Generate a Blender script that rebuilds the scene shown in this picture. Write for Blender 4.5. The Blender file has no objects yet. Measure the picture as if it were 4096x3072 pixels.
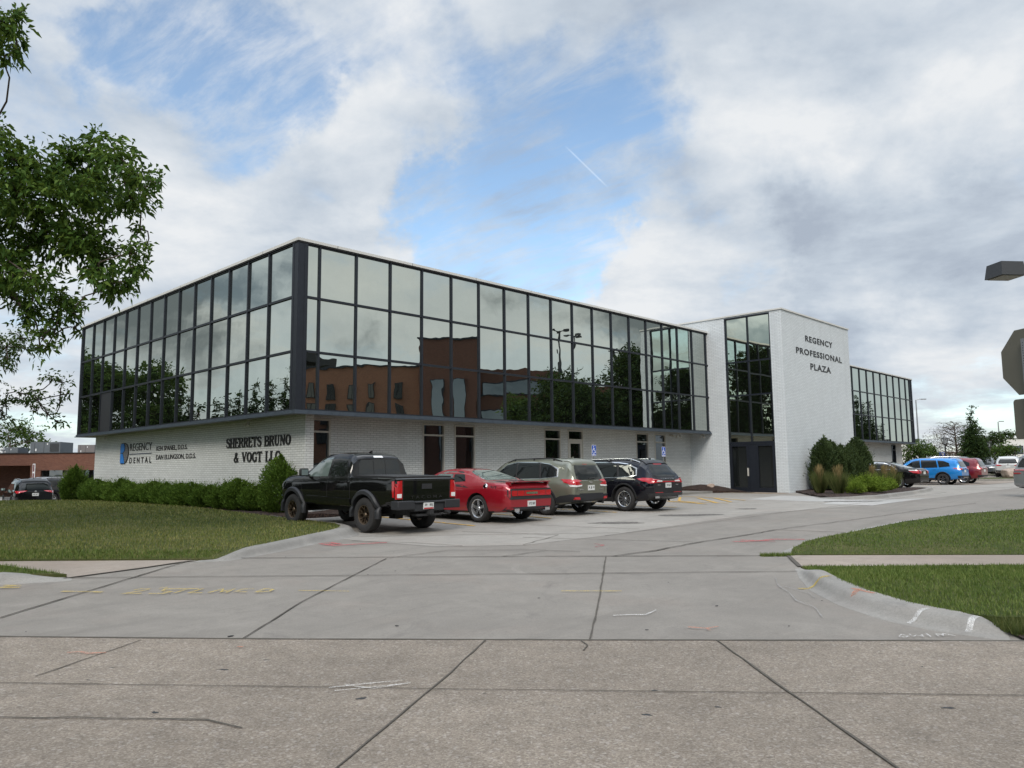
import bpy, bmesh, math, random
import numpy as np
from mathutils import Vector, Matrix
from mathutils.bvhtree import BVHTree
from mathutils.geometry import tessellate_polygon
R = math.radians
scn = bpy.context.scene
col = scn.collection

# ---------------------------------------------------------------- camera
CAM_H = 1.6
cam_d = bpy.data.cameras.new('camera'); cam = bpy.data.objects.new('camera', cam_d); col.objects.link(cam)
cam_d.sensor_width = 36; cam_d.lens = 27.13; cam_d.clip_start = .1; cam_d.clip_end = 9000
_p, _r = .1100, -.0098
_X = Vector((1, 0, 0)); _U0 = Vector((0, -math.sin(_p), math.cos(_p))); _F = Vector((0, math.cos(_p), math.sin(_p)))
_rt = _X*math.cos(_r)+_U0*math.sin(_r); _up = -_X*math.sin(_r)+_U0*math.cos(_r)
cam.matrix_world = Matrix(((_rt.x, _up.x, -_F.x, 0), (_rt.y, _up.y, -_F.y, 0), (_rt.z, _up.z, -_F.z, CAM_H), (0, 0, 0, 1)))
scn.camera = cam
scn.view_settings.view_transform = 'Standard'; scn.view_settings.look = 'None'
scn.view_settings.exposure = 0.62; scn.view_settings.gamma = 1
scn.cycles.max_bounces = 8; scn.cycles.glossy_bounces = 5; scn.cycles.diffuse_bounces = 3
scn.cycles.caustics_reflective = False; scn.cycles.caustics_refractive = False

# ---------------------------------------------------------------- node helpers
class NT:
    def __init__(s, tree):
        s.t = tree; s.n = tree.nodes; s.l = tree.links; s.n.clear()
    def __call__(s, typ, ins=None, out=0, **props):
        nd = s.n.new(typ)
        for k, v in props.items(): setattr(nd, k, v)
        for k, v in (ins or {}).items(): s.set(nd, k, v)
        return nd.outputs[out] if out is not None else nd
    def set(s, nd, k, v):
        i = nd.inputs[k]
        if isinstance(v, bpy.types.NodeSocket): s.l.new(v, i)
        elif isinstance(v, (tuple, list)) and len(v) == 3 and i.type == 'RGBA': i.default_value = (*v, 1)
        else: i.default_value = v
    def math(s, op, a, b=None, c=None, clamp=False):
        d = {0: a}
        if b is not None: d[1] = b
        if c is not None: d[2] = c
        return s('ShaderNodeMath', d, operation=op, use_clamp=clamp)
    def vm(s, op, a, b=None, out=0):
        d = {0: a}
        if b is not None: d[1] = b
        return s('ShaderNodeVectorMath', d, out=out, operation=op)
    def mix(s, f, a, b, blend='MIX'):
        nd = s.n.new('ShaderNodeMix'); nd.data_type = 'RGBA'; nd.blend_type = blend
        s.set(nd, 0, f); s.set(nd, 6, a); s.set(nd, 7, b); return nd.outputs[2]
    def mr(s, v, a, b, c=0., d=1., smooth=False):
        return s('ShaderNodeMapRange', {0: v, 1: a, 2: b, 3: c, 4: d}, interpolation_type='SMOOTHSTEP' if smooth else 'LINEAR')
    def ramp(s, v, stops):
        nd = s.n.new('ShaderNodeValToRGB'); s.set(nd, 0, v); e = nd.color_ramp.elements
        while len(e) < len(stops): e.new(.5)
        for q, (p, c) in zip(e, stops): q.position = p; q.color = (*c, 1)
        return nd.outputs[0]
    def noise(s, vec, scale, detail=4, rough=.55, dist=0., out=0):
        return s('ShaderNodeTexNoise', {'Vector': vec, 'Scale': scale, 'Detail': detail, 'Roughness': rough, 'Distortion': dist}, out=out)

# ---------------------------------------------------------------- sky, clouds and sun
SUN_EL, SUN_AZ = 42, 188     # azimuth clockwise from +Y: behind the camera, a little to its left
W = bpy.data.worlds.new('World'); scn.world = W; W.use_nodes = True
t = NT(W.node_tree)
sky = t('ShaderNodeTexSky', sky_type='NISHITA', sun_disc=False, sun_elevation=R(SUN_EL), sun_rotation=R(SUN_AZ), altitude=300, air_density=1.0, dust_density=.6, ozone_density=1.5)
skyc = t.vm('MULTIPLY', sky, (1.12, 1.16, 1.10))
dr = t.vm('NORMALIZE', t('ShaderNodeTexCoord', out=0))
sx = t('ShaderNodeSeparateXYZ', {0: dr}, out=None)
zc = t.math('ADD', t.math('MAXIMUM', sx.outputs[2], 0.), .22)
pv = t('ShaderNodeCombineXYZ', {0: t.math('DIVIDE', sx.outputs[0], zc), 1: t.math('DIVIDE', sx.outputs[1], zc), 2: 0.37})
n1 = t.noise(pv, 1.35, 10, .60, .25)
wrp = t.noise(dr, 5.5, 6, .6, 0., out=1)
drw = t.vm('NORMALIZE', t.vm('ADD', dr, t.vm('MULTIPLY', t.vm('SUBTRACT', wrp, (.5, .5, .5)), (.42, .42, .42))))
n2 = t.noise(t.vm('ADD', pv, (7.3, 2.1, 1.7)), 2.3, 10, .58, .15)
pr = t('ShaderNodeVectorRotate', {0: pv, 'Angle': R(38)}, rotation_type='Z_AXIS')
n3 = t.noise(t.vm('MULTIPLY', pr, (.8, 2.6, 1.0)), 4.0, 8, .66, .25)
def dirpix(px, py):
    a = (px-2048)/3086.5; b = -(py-1536)/3086.5
    return (_rt*a+_up*b+_F).normalized()
def blob(px, py, rad, amp):      # a wide soft patch of the sky around one direction
    d = dirpix(px, py) if not isinstance(px, Vector) else px; dt = t.vm('DOT_PRODUCT', drw, tuple(d), out=1)
    return t.math('MULTIPLY', t.mr(dt, math.cos(R(rad)), math.cos(R(rad*.15)), 0., 1., True), amp)
den = n1
for b in [(2150, 620, 12, -.15), (1900, 900, 6.5, -.14), (2600, 380, 9, -.10), (760, 230, 9, -.22), (2250, 1020, 3.5, -.13), (1500, 230, 7, -.06), (430, 180, 5, -.08),
          (3300, 700, 20, .12), (1200, 900, 13, .13), (600, 420, 8, .09), (1500, 480, 8, .08), (2450, 1150, 8, .10), (2900, 180, 12, .05), (150, 1300, 12, .05), (3700, 1250, 14, .06)]:
    den = t.math('ADD', den, blob(*b))
mask = t.mr(den, .36, .60, 0., 1., True)
wisp = t.math('MULTIPLY', t.mr(n3, .36, .70, .10, .72, True), t.math('SUBTRACT', 1., mask))
mask = t.math('ADD', mask, wisp, clamp=True)
tone = t.math('ADD', t.math('ADD', t.math('MULTIPLY', n2, 1.15), -.13), t.math('MULTIPLY', t.math('SUBTRACT', den, .5), -.40))
for b in [(3500, 940, 9, .16), (4100, 900, 9, .13), (2500, 150, 16, .06), (3900, 100, 14, .06), (1500, 850, 8, .05), (3300, 1030, 6, .08), (700, 350, 8, -.07), (1500, 430, 9, -.08), (3700, 600, 9, -.09), (3000, 520, 6, -.08), (2450, 1080, 7, -.07), (1250, 700, 9, -.03)]:
    tone = t.math('ADD', tone, blob(*b))
cl = t.ramp(tone, [(.24, (.545, .56, .575)), (.40, (.44, .475, .515)), (.54, (.355, .40, .455)), (.70, (.27, .31, .37))])
# heavier cloud behind the camera
bk = t.math('ABSOLUTE', sx.outputs[0])
n4 = t.noise(t.vm('ADD', t.vm('MULTIPLY', dr, (1., 1., 1.6)), (3.1, .4, 2.2)), 3.4, 8, .55, .2)
bt = t.math('MULTIPLY', t.mr(bk, .58, .80, 0., .92, True), t.mr(n4, .42, .54, 1., .0, True))
mask = t.math('MAXIMUM', mask, t.mr(bk, .60, .80, 0., .85, True))
cl = t.mix(t.mr(bk, .58, .80, 0., .6, True), cl, (.58, .59, .56))
cl = t.mix(bt, cl, (.125, .145, .155))
zen_boost = t.mr(sx.outputs[2], .62, .90, 1., 4.0, True)  # cloud above the frame brightened to add light on walls and ground
cl = t.vm('SCALE', cl); t.l.new(zen_boost, t.n[-1].inputs[3])
# low haze of the horizon
hz = t.mr(sx.outputs[2], .0, .16, .55, 0., True)
cl = t.mix(hz, cl, (.43, .47, .505))
mask = t.math('MAXIMUM', mask, t.math('MULTIPLY', hz, 1.2), clamp=True)
# contrail: a short straight streak between two directions of the sky
ca, cb = dirpix(2262, 585), dirpix(2432, 750); nn = ca.cross(cb).normalized(); mid = (ca+cb).normalized()
off = t.math('ABSOLUTE', t.vm('DOT_PRODUCT', dr, tuple(nn), out=1))
ln = t.vm('DOT_PRODUCT', dr, tuple(mid), out=1)
ct = t.math('MULTIPLY', t.mr(off, .0003, .0014, .17, 0.), t.mr(ln, mid.dot(ca)-.00005, mid.dot(ca)+.0004, 0., 1.))
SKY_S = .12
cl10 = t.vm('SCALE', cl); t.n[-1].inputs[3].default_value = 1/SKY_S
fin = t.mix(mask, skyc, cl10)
fin = t.mix(ct, fin, tuple(v/SKY_S for v in (.85, .92, 1.)))
gnd_mix = t.mr(sx.outputs[2], -.02, .0, 0., 1.)
fin = t.mix(gnd_mix, tuple(v/SKY_S for v in (.12, .13, .11)), fin)
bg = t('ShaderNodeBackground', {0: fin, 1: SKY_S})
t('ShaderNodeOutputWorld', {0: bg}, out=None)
sd = bpy.data.lights.new('sun', 'SUN'); sd.energy = 1.5; sd.angle = R(22); sd.color = (1, .93, .83)
sun = bpy.data.objects.new('sun', sd); col.objects.link(sun); sun.location = (0, -20, 60)
_sv = Vector((math.sin(R(SUN_AZ))*math.cos(R(SUN_EL)), math.cos(R(SUN_AZ))*math.cos(R(SUN_EL)), math.sin(R(SUN_EL))))
sun.rotation_euler = _sv.to_track_quat('Z', 'Y').to_euler()

# ---------------------------------------------------------------- object helpers
def tag(o, label=None, cat=None, group=None, kind=None):
    if label: o['label'] = label
    if cat: o['category'] = cat
    if group: o['group'] = group
    if kind: o['kind'] = kind
    return o
def empty(name, loc=(0, 0, 0), rz=0., label=None, cat=None, group=None):
    o = bpy.data.objects.new(name, None); col.objects.link(o); o.location = loc; o.rotation_euler = (0, 0, rz)
    o.empty_display_size = .3
    return tag(o, label, cat, group)
def link(name, me, mats, parent=None):
    for m in (mats if isinstance(mats, (list, tuple)) else [mats]): me.materials.append(m)
    o = bpy.data.objects.new(name, me); col.objects.link(o)
    if parent: o.parent = parent
    return o
def copy_tree(o, parent=None):
    c = o.copy(); col.objects.link(c); c.parent = parent
    for ch in [k for k in bpy.data.objects if k.parent == o]: copy_tree(ch, c)
    return c
def box_uv(me):
    uv = me.uv_layers.new(name='UVMap').data
    vs = me.vertices
    for p in me.polygons:
        n = p.normal; a = (abs(n.x), abs(n.y), abs(n.z)); k = a.index(max(a))
        for li in p.loop_indices:
            c = vs[me.loops[li].vertex_index].co
            uv[li].uv = (c.y, c.z) if k == 0 else ((c.x, c.z) if k == 1 else (c.x, c.y))
class MB:
    def __init__(s): s.v = []; s.f = []; s.m = []
    def poly(s, pts, mi=0):
        b = len(s.v); s.v += [tuple(p) for p in pts]; s.f.append(tuple(range(b, b+len(pts)))); s.m.append(mi)
    def box(s, x0, x1, y0, y1, z0, z1, mi=0, rot=None, at=None):
        if x0 > x1: x0, x1 = x1, x0
        if y0 > y1: y0, y1 = y1, y0
        b = len(s.v)
        pts = [Vector((x, y, z)) for z in (z0, z1) for x, y in ((x0, y0), (x1, y0), (x1, y1), (x0, y1))]
        if rot is not None: pts = [rot @ p for p in pts]
        if at is not None: pts = [p+Vector(at) for p in pts]
        s.v += [tuple(p) for p in pts]
        for f in ((0, 3, 2, 1), (4, 5, 6, 7), (0, 1, 5, 4), (1, 2, 6, 5), (2, 3, 7, 6), (3, 0, 4, 7)):
            s.f.append(tuple(b+i for i in f)); s.m.append(mi)
        return s
    def tube(s, pts, rads, n=8, mi=0, caps=True):
        pts = [Vector(p) for p in pts]
        if not isinstance(rads, (list, tuple)): rads = [rads]*len(pts)
        rings = []; prev = None
        for i, p in enumerate(pts):
            d = (pts[min(i+1, len(pts)-1)]-pts[max(i-1, 0)]).normalized()
            a = prev if prev is not None else (Vector((0, 0, 1)) if abs(d.z) < .9 else Vector((1, 0, 0)))
            x = (a-d*a.dot(d))
            x = x.normalized() if x.length > 1e-6 else d.orthogonal().normalized()
            prev = x; y = d.cross(x); b = len(s.v)
            for k in range(n):
                q = p+(x*math.cos(2*math.pi*k/n)+y*math.sin(2*math.pi*k/n))*rads[i]; s.v.append(tuple(q))
            rings.append(b)
        for a, b in zip(rings, rings[1:]):
            for k in range(n):
                s.f.append((a+k, a+(k+1) % n, b+(k+1) % n, b+k)); s.m.append(mi)
        if caps:
            s.f.append(tuple(rings[0]+k for k in reversed(range(n)))); s.m.append(mi)
            s.f.append(tuple(rings[-1]+k for k in range(n))); s.m.append(mi)
        return s
    def lathe(s, prof, n=32, axis='y', at=(0, 0, 0), mi=0):
        b0 = len(s.v)
        for (r, h) in prof:
            for k in range(n):
                a = 2*math.pi*k/n; c, q = r*math.cos(a), r*math.sin(a)
                p = {'y': (c, h, q), 'z': (c, q, h), 'x': (h, c, q)}[axis]
                s.v.append((p[0]+at[0], p[1]+at[1], p[2]+at[2]))
        for i in range(len(prof)-1):
            for k in range(n):
                a = b0+i*n; b = a+n
                s.f.append((a+k, a+(k+1) % n, b+(k+1) % n, b+k)); s.m.append(mi)
        return s
    def prism(s, pts2, mapf, h0, h1, mi=0):
        """polygon pts2 in a plane, mapf(a,b,h) -> 3d, thick from h0 to h1"""
        b = len(s.v); n = len(pts2)
        s.v += [tuple(mapf(a, c, h0)) for a, c in pts2]+[tuple(mapf(a, c, h1)) for a, c in pts2]
        for i in range(n):
            j = (i+1) % n; s.f.append((b+i, b+j, b+n+j, b+n+i)); s.m.append(mi)
        tr = tessellate_polygon([[Vector((a, c, 0)) for a, c in pts2]])
        for q in tr:
            s.f.append(tuple(b+n+i for i in q)); s.m.append(mi)
            s.f.append(tuple(b+i for i in reversed(q))); s.m.append(mi)
    def ribbon(s, pts, w, mapf, h0, h1, mi=0):
        P = [Vector((a, b)) for a, b in pts]; L = []; Rr = []
        ws = w if isinstance(w, (list, tuple)) else [w]*len(P)
        for i, p in enumerate(P):
            d0 = (p-P[i-1]).normalized() if i else (P[1]-P[0]).normalized()
            d1 = (P[i+1]-p).normalized() if i < len(P)-1 else d0
            d = (d0+d1); d = d.normalized() if d.length > 1e-4 else d0
            n = Vector((-d.y, d.x)); k = ws[i]/2/max(.45, n.dot(Vector((-d0.y, d0.x))))
            L.append(p+n*k); Rr.append(p-n*k)
        for i in range(len(P)-1):
            q = [L[i], L[i+1], Rr[i+1], Rr[i]]
            b = len(s.v)
            s.v += [tuple(mapf(a.x, a.y, h1)) for a in q]+[tuple(mapf(a.x, a.y, h0)) for a in q]
            s.f += [(b, b+1, b+2, b+3), (b, b+4, b+5, b+1), (b+2, b+6, b+7, b+3)]; s.m += [mi]*3
            if i == 0: s.f.append((b+3, b+7, b+4, b)); s.m.append(mi)
            if i == len(P)-2: s.f.append((b+1, b+5, b+6, b+2)); s.m.append(mi)
    def build(s, name, mats, parent=None, uv=False, smooth=None, fixn=True):
        me = bpy.data.meshes.new(name); me.from_pydata(s.v, [], s.f)
        if any(s.m): me.polygons.foreach_set('material_index', s.m)
        if fixn:
            bm = bmesh.new(); bm.from_mesh(me); bmesh.ops.recalc_face_normals(bm, faces=bm.faces); bm.to_mesh(me); bm.free()
        me.update()
        if uv: box_uv(me)
        if smooth is not None: smooth_mesh(me, smooth)
        return link(name, me, mats, parent)
def smooth_mesh(me, ang=35):
    me.polygons.foreach_set('use_smooth', [True]*len(me.polygons)); me.set_sharp_from_angle(angle=R(ang))

# ---------------------------------------------------------------- materials
def mat(name, c, rough=.6, metal=0., spec=.5, coat=0., **kw):
    m = bpy.data.materials.new(name); m.use_nodes = True; t = NT(m.node_tree)
    b = t('ShaderNodeBsdfPrincipled', {'Base Color': c, 'Roughness': rough, 'Metallic': metal, 'Specular IOR Level': spec, 'Coat Weight': coat, 'Coat Roughness': .03}, out=None)
    t('ShaderNodeOutputMaterial', {0: b.outputs[0]}, out=None)
    return m
def nmat(name, fn):
    m = bpy.data.materials.new(name); m.use_nodes = True; t = NT(m.node_tree); s = fn(t)
    t('ShaderNodeOutputMaterial', {0: s}, out=None); return m
def pbsdf(t, c, rough=.7, bump=None, bd=.01, spec=.4, metal=0., coat=0.):
    d = {'Base Color': c, 'Roughness': rough, 'Specular IOR Level': spec, 'Metallic': metal, 'Coat Weight': coat}
    if bump is not None: d['Normal'] = t('ShaderNodeBump', {'Height': bump, 'Distance': bd, 'Strength': 1.})
    return t('ShaderNodeBsdfPrincipled', d)
def gpos(t): return t('ShaderNodeNewGeometry', out=0)
def m_street(t):
    p = gpos(t)
    v = t('ShaderNodeTexVoronoi', {'Vector': p, 'Scale': 95.}, out=1); vg = t('ShaderNodeSeparateColor', {0: v})
    v2 = t('ShaderNodeTexVoronoi', {'Vector': p, 'Scale': 52., 'Randomness': 1.}, out=1); v2g = t('ShaderNodeSeparateColor', {0: v2})
    big = t.noise(p, .35, 5, .6); med = t.noise(p, 3.5, 5, .65); fine = t.noise(p, 120, 3, .7)
    base = t.ramp(vg, [(.0, (.155, .126, .098)), (.3, (.195, .162, .129)), (.72, (.232, .196, .158)), (1., (.30, .26, .212))])
    peb = t.math('GREATER_THAN', v2g, .93)
    base = t.mix(t.math('MULTIPLY', peb, .28), base, (.46, .43, .40))
    base = t.mix(t.math('MULTIPLY', t.math('LESS_THAN', v2g, .06), .3), base, (.06, .052, .048))
    sh = t.math('ADD', t.mr(big, .3, .7, .78, 1.16), t.mr(med, .3, .7, -.13, .12))
    base = t.vm('SCALE', base); t.n[-1].inputs[3].default_value = 1; t.l.new(sh, t.n[-1].inputs[3])
    return pbsdf(t, base, .85, t.math('ADD', t.math('MULTIPLY', vg, .5), fine), .004)
def m_conc(c0, c1, stain=(.10, .09, .085), warm=0.):
    def f(t):
        p = gpos(t); a = t.noise(p, .28, 6, .6, .4); b = t.noise(p, 1.7, 8, .70, .8); fine = t.noise(p, 48, 5, .75); mid = t.noise(p, 9, 6, .72, .5)
        st = t.noise(t.vm('MULTIPLY', p, (1., .6, 1.)), .8, 9, .72, 1.8)
        tr = t.noise(t.vm('MULTIPLY', t('ShaderNodeVectorRotate', {0: p, 'Angle': R(-52)}, rotation_type='Z_AXIS'), (.16, 2.6, 1.)), 1.0, 6, .6, .3)
        c = t.mix(t.mr(a, .34, .66), c0, c1)
        c = t.mix(t.mr(b, .42, .70, 0., .40), c, tuple(x*.70 for x in c0))
        c = t.mix(t.mr(b, .28, .42, .30, 0.), c, tuple(min(1, x*1.28) for x in c1))
        c = t.mix(t.mr(tr, .54, .70, 0., .34), c, tuple(x*.62 for x in c0))
        c = t.mix(t.mr(st, .57, .72, 0., .45), c, stain)
        c = t.mix(t.mr(st, .24, .38, .40, 0.), c, tuple(min(1, x*1.35) for x in c1))
        c = t.mix(t.mr(t.noise(p, .6, 4, .6), .52, .70, 0., .22), c, (c1[0]*1.05, c1[1]*.90, c1[2]*.84))
        c = t.mix(t.mr(mid, .56, .74, 0., .30), c, tuple(x*.55 for x in c0))
        c = t.mix(t.mr(fine, .40, .72, 0., .42), c, tuple(x*.50 for x in c0))
        return pbsdf(t, c, .82, t.math('ADD', fine, b), .005)
    return f
def m_grass(t):
    p = gpos(t); a = t.noise(p, .45, 6, .62, .3); b = t.noise(t.vm('MULTIPLY', p, (1., 1.3, 1.)), 4.2, 6, .7); f = t.noise(t.vm('MULTIPLY', p, (1., .5, 1.)), 60, 3, .75)
    c = t.ramp(t.math('ADD', t.math('MULTIPLY', a, .55), t.math('MULTIPLY', b, .45)), [(.32, (.048, .070, .016)), (.46, (.085, .105, .028)), (.56, (.135, .135, .046)), (.70, (.21, .18, .085))])
    c = t.mix(t.mr(f, .35, .7, 0., .55), c, (.018, .032, .008))
    return pbsdf(t, c, .9, t.math('ADD', f, b), .05, .2)
def isl(t): return t('ShaderNodeNewGeometry', out=8)      # random per island
def m_leaf(stops, trans=.25, rough=.5):
    def f(t):
        r = isl(t); p = gpos(t); n = t.noise(p, 1.6, 3, .6)
        c = t.ramp(t.math('ADD', t.math('MULTIPLY', r, .6), t.math('MULTIPLY', n, .5)), stops)
        d = t('ShaderNodeBsdfPrincipled', {'Base Color': c, 'Roughness': .65, 'Specular IOR Level': .12})
        tr = t('ShaderNodeBsdfTranslucent', {0: t.mix(.5, c, (.16, .22, .03))})
        return t('ShaderNodeMixShader', {0: trans, 1: d, 2: tr})
    return f
def m_brick(c, c2, mortar, bw=.26, bh=.0735, ms=.007, bd=.006, off=.5, dirt=None):
    def f(t):
        uv = t('ShaderNodeUVMap'); br = t('ShaderNodeTexBrick', {'Vector': uv, 'Color1': c, 'Color2': c2, 'Mortar': mortar, 'Scale': 1., 'Mortar Size': ms, 'Mortar Smooth': .25, 'Bias': 0., 'Brick Width': bw, 'Row Height': bh}, out=None, offset=off)
        n = t.noise(gpos(t), 1.3, 6, .65); n2 = t.noise(gpos(t), 14, 5, .7)
        cc = t.mix(t.mr(n, .35, .72, 0., .30), br.outputs[0], dirt or tuple(x*.72 for x in c))
        cc = t.mix(t.mr(n2, .5, .8, 0., .18), cc, tuple(x*.6 for x in c))
        stk = t.noise(t.vm('MULTIPLY', gpos(t), (2.6, 2.6, .16)), 1., 6, .65)
        cc = t.mix(t.mr(stk, .52, .72, 0., .30), cc, tuple(x*.66 for x in c))
        h = t.math('ADD', t.math('MULTIPLY', br.outputs[1], -1.), t.math('MULTIPLY', n2, .35))
        return pbsdf(t, cc, .75, h, bd, .3)
    return f
def m_glass(tint, amp=.0034, rough=.0, sc=.9, dark=0.):
    def f(t):
        oi = t('ShaderNodeObjectInfo', out=None)
        p = t.vm('ADD', gpos(t), t.vm('MULTIPLY', t('ShaderNodeCombineXYZ', {0: oi.outputs['Random'], 1: oi.outputs['Random'], 2: oi.outputs['Random']}), (40., 70., 90.)))
        h = t.noise(p, sc, 2, .4)
        nrm = t('ShaderNodeBump', {'Height': h, 'Distance': amp*10, 'Strength': .1*1.0})
        sm = t.noise(gpos(t), 3., 5, .6)
        g = t('ShaderNodeBsdfGlossy', {0: tint, 1: rough, 'Normal': nrm})
        d = t('ShaderNodeBsdfDiffuse', {0: (.045, .05, .045)})
        return t('ShaderNodeMixShader', {0: t.mr(sm, .3, .7, .03, .07), 1: g, 2: d}) if not dark else t('ShaderNodeMixShader', {0: dark, 1: g, 2: t('ShaderNodeBsdfDiffuse', {0: (.012, .014, .014)})})
    return f
def m_paint(c, metal=.0, flake=0.):
    def f(t):
        n = t.noise(gpos(t), 3, 4, .6)
        return t('ShaderNodeBsdfPrincipled', {'Base Color': c, 'Metallic': metal, 'Roughness': t.mr(n, .3, .7, .28, .36), 'Coat Weight': 1., 'Coat Roughness': .03, 'Specular IOR Level': .5 if max(c) > .05 else .0})
    return f
def m_metal(c, rough=.35, var=.25):
    def f(t):
        n = t.noise(gpos(t), 6, 5, .65)
        return t('ShaderNodeBsdfPrincipled', {'Base Color': t.mix(t.mr(n, .35, .7, 0., var), c, tuple(x*.5 for x in c)), 'Metallic': .6, 'Roughness': rough})
    return f
def m_bark(c):
    def f(t):
        n = t.noise(t.vm('MULTIPLY', gpos(t), (1., 1., .25)), 18, 5, .7)
        return pbsdf(t, t.mix(n, tuple(x*.45 for x in c), c), .9, n, .02)
    return f
def m_mulch(t):
    p = gpos(t); v = t('ShaderNodeTexVoronoi', {'Vector': p, 'Scale': 26.}, out=1); g = t('ShaderNodeSeparateColor', {0: v}); n = t.noise(p, 9, 5, .7)
    return pbsdf(t, t.ramp(t.math('ADD', t.math('MULTIPLY', g, .6), t.math('MULTIPLY', n, .4)), [(.2, (.010, .006, .005)), (.55, (.035, .020, .015)), (.9, (.10, .06, .045))]), .95, g, .03)
def m_yline(t):
    n = t.noise(gpos(t), 9, 5, .75)
    return pbsdf(t, t.mix(t.mr(n, .48, .60, 0., .85), (.62, .36, .045), (.24, .22, .19)), .8)
def m_chalk(c, wear=.5):
    def f(t):
        n = t.noise(gpos(t), 95, 4, .75); n_ = t.noise(gpos(t), 9, 4, .6)
        b = pbsdf(t, c, .85)
        return t('ShaderNodeMixShader', {0: t.math('ADD', t.mr(n, .40, .62, wear*.85, .05), t.mr(n_, .45, .62, .0, .35), clamp=True), 1: b, 2: t('ShaderNodeBsdfTransparent')})
    return f
M = {}
M['street'] = nmat('exposed_aggregate_concrete', m_street)
M['drive'] = nmat('driveway_concrete', m_conc((.205, .186, .163), (.257, .235, .206)))
M['lot'] = nmat('pale_lot_concrete', m_conc((.270, .250, .222), (.340, .318, .285), (.15, .13, .115)))
M['walk'] = nmat('sidewalk_concrete', m_conc((.26, .215, .175), (.34, .29, .245), (.18, .14, .11)))
M['kerb'] = nmat('kerb_concrete', m_conc((.215, .205, .188), (.33, .315, .288), (.075, .07, .065)))
M['newconc'] = nmat('fresh_concrete', m_conc((.37, .36, .34), (.46, .45, .43), (.30, .29, .27)))
M['grass'] = nmat('lawn_turf', m_grass)
M['terrain'] = nmat('terrain', lambda t: pbsdf(t, t.mix(t.noise(gpos(t), .05, 5), (.06, .07, .03), (.11, .10, .06)), .9))
M['blade'] = nmat('grass_blades', m_leaf([(.2, (.066, .096, .020)), (.45, (.130, .158, .040)), (.7, (.200, .198, .064)), (.95, (.31, .27, .12))], .2))
M['blade2'] = nmat('grass_blades_fresh', m_leaf([(.2, (.048, .088, .018)), (.5, (.100, .148, .034)), (.8, (.158, .196, .054)), (.97, (.26, .25, .11))], .2))
M['joint'] = nmat('joint_tar', lambda t: pbsdf(t, t.mix(t.noise(gpos(t), 14, 4, .7), (.040, .037, .033), (.12, .105, .085)), .95))
M['wbrick'] = nmat('white_painted_brick', m_brick((.69, .705, .69), (.61, .625, .61), (.29, .295, .285)))
M['wbrick2'] = nmat('white_painted_tower_brick', m_brick((.70, .735, .75), (.645, .68, .695), (.36, .385, .40), ms=.006))
M['rbrick'] = nmat('red_brown_brick', m_brick((.20, .085, .055), (.14, .058, .040), (.15, .10, .08), .22, .075, .008))
M['obrick'] = nmat('orange_brown_brick', m_brick((.27, .125, .075), (.215, .098, .06), (.25, .15, .10), .22, .075, .008))
M['dbrick'] = nmat('dark_brown_brick', m_brick((.15, .065, .045), (.11, .048, .035), (.12, .08, .06), .22, .075, .008))
M['mirror'] = nmat('mirror_glass', m_glass((.52, .555, .52)))
M['mirror2'] = nmat('mirror_glass_tower', m_glass((.66, .68, .58), .0026))
M['dkglass'] = nmat('tinted_window_glass', m_glass((.24, .27, .30), .0015, .01, .9, .32))
M['doorglass'] = nmat('dark_door_glass', m_glass((.3, .3, .3), .0004, .01, .9, .88))
M['frame'] = nmat('blue_grey_window_frame', m_metal((.034, .039, .050), .45, .3))
M['dframe'] = nmat('dark_door_frame', m_metal((.028, .033, .045), .45, .3))
M['sill'] = nmat('weathered_sill_metal', m_metal((.10, .125, .155), .5, .5))
M['coping'] = mat('pale_coping', (.62, .61, .58), .6)
M['soffit'] = nmat('stucco_soffit', lambda t: pbsdf(t, t.mix(t.noise(gpos(t), 1.5, 5), (.30, .29, .26), (.42, .41, .38)), .9))
M['cream'] = mat('cream_window_trim', (.52, .50, .45), .55)
M['black'] = mat('black_sign_paint', (.012, .012, .013), .45)
M['blackm'] = mat('matte_black', (.02, .02, .021), .75)
M['plastic'] = nmat('grey_black_plastic', lambda t: pbsdf(t, (.022, .023, .026), .55, t.noise(gpos(t), 90, 2), .001))
M['rubber'] = mat('tyre_rubber', (.022, .021, .021), .85)
M['chrome'] = mat('chrome', (.75, .76, .78), .08, 1.)
M['wheelchrome'] = mat('wheel_chrome', (.72, .73, .75), .22, .8); M['alloy'] = mat('silver_alloy', (.60, .61, .63), .25, .9)
M['dalloy'] = mat('dark_alloy', (.16, .16, .17), .25, .9)
M['bronze'] = mat('bronze_alloy', (.13, .095, .065), .4, .7)
M['carglass'] = nmat('car_glass', lambda t: t('ShaderNodeBsdfPrincipled', {'Base Color': (.010, .012, .012), 'Roughness': .02, 'Specular IOR Level': .6}))
M['ltglass'] = nmat('pale_car_glass', lambda t: t('ShaderNodeBsdfPrincipled', {'Base Color': (.10, .13, .12), 'Roughness': .05, 'Specular IOR Level': .9, 'Coat Weight': 1., 'Coat Roughness': .0}))
M['redlens'] = mat('red_lens', (.42, .008, .015), .15, coat=1.)
M['whitelens'] = mat('white_lens', (.75, .76, .76), .15, coat=1.)
M['ledred'] = mat('dark_red_lens', (.22, .006, .012), .15, coat=1.)
M['plate'] = mat('plate_white', (.62, .63, .62), .4)
M['steel'] = nmat('galvanised_steel', m_metal((.33, .34, .35), .45, .3))
M['hvac'] = nmat('hvac_grey', lambda t: pbsdf(t, t.mix(t.noise(gpos(t), 2, 4), (.10, .115, .13), (.15, .165, .18)), .6))
M['hvac2'] = nmat('hvac_taupe', lambda t: pbsdf(t, t.mix(t.noise(gpos(t), 2, 4), (.16, .145, .145), (.21, .195, .19)), .6))
M['blue'] = mat('parking_sign_blue', (.012, .075, .42), .4)
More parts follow.
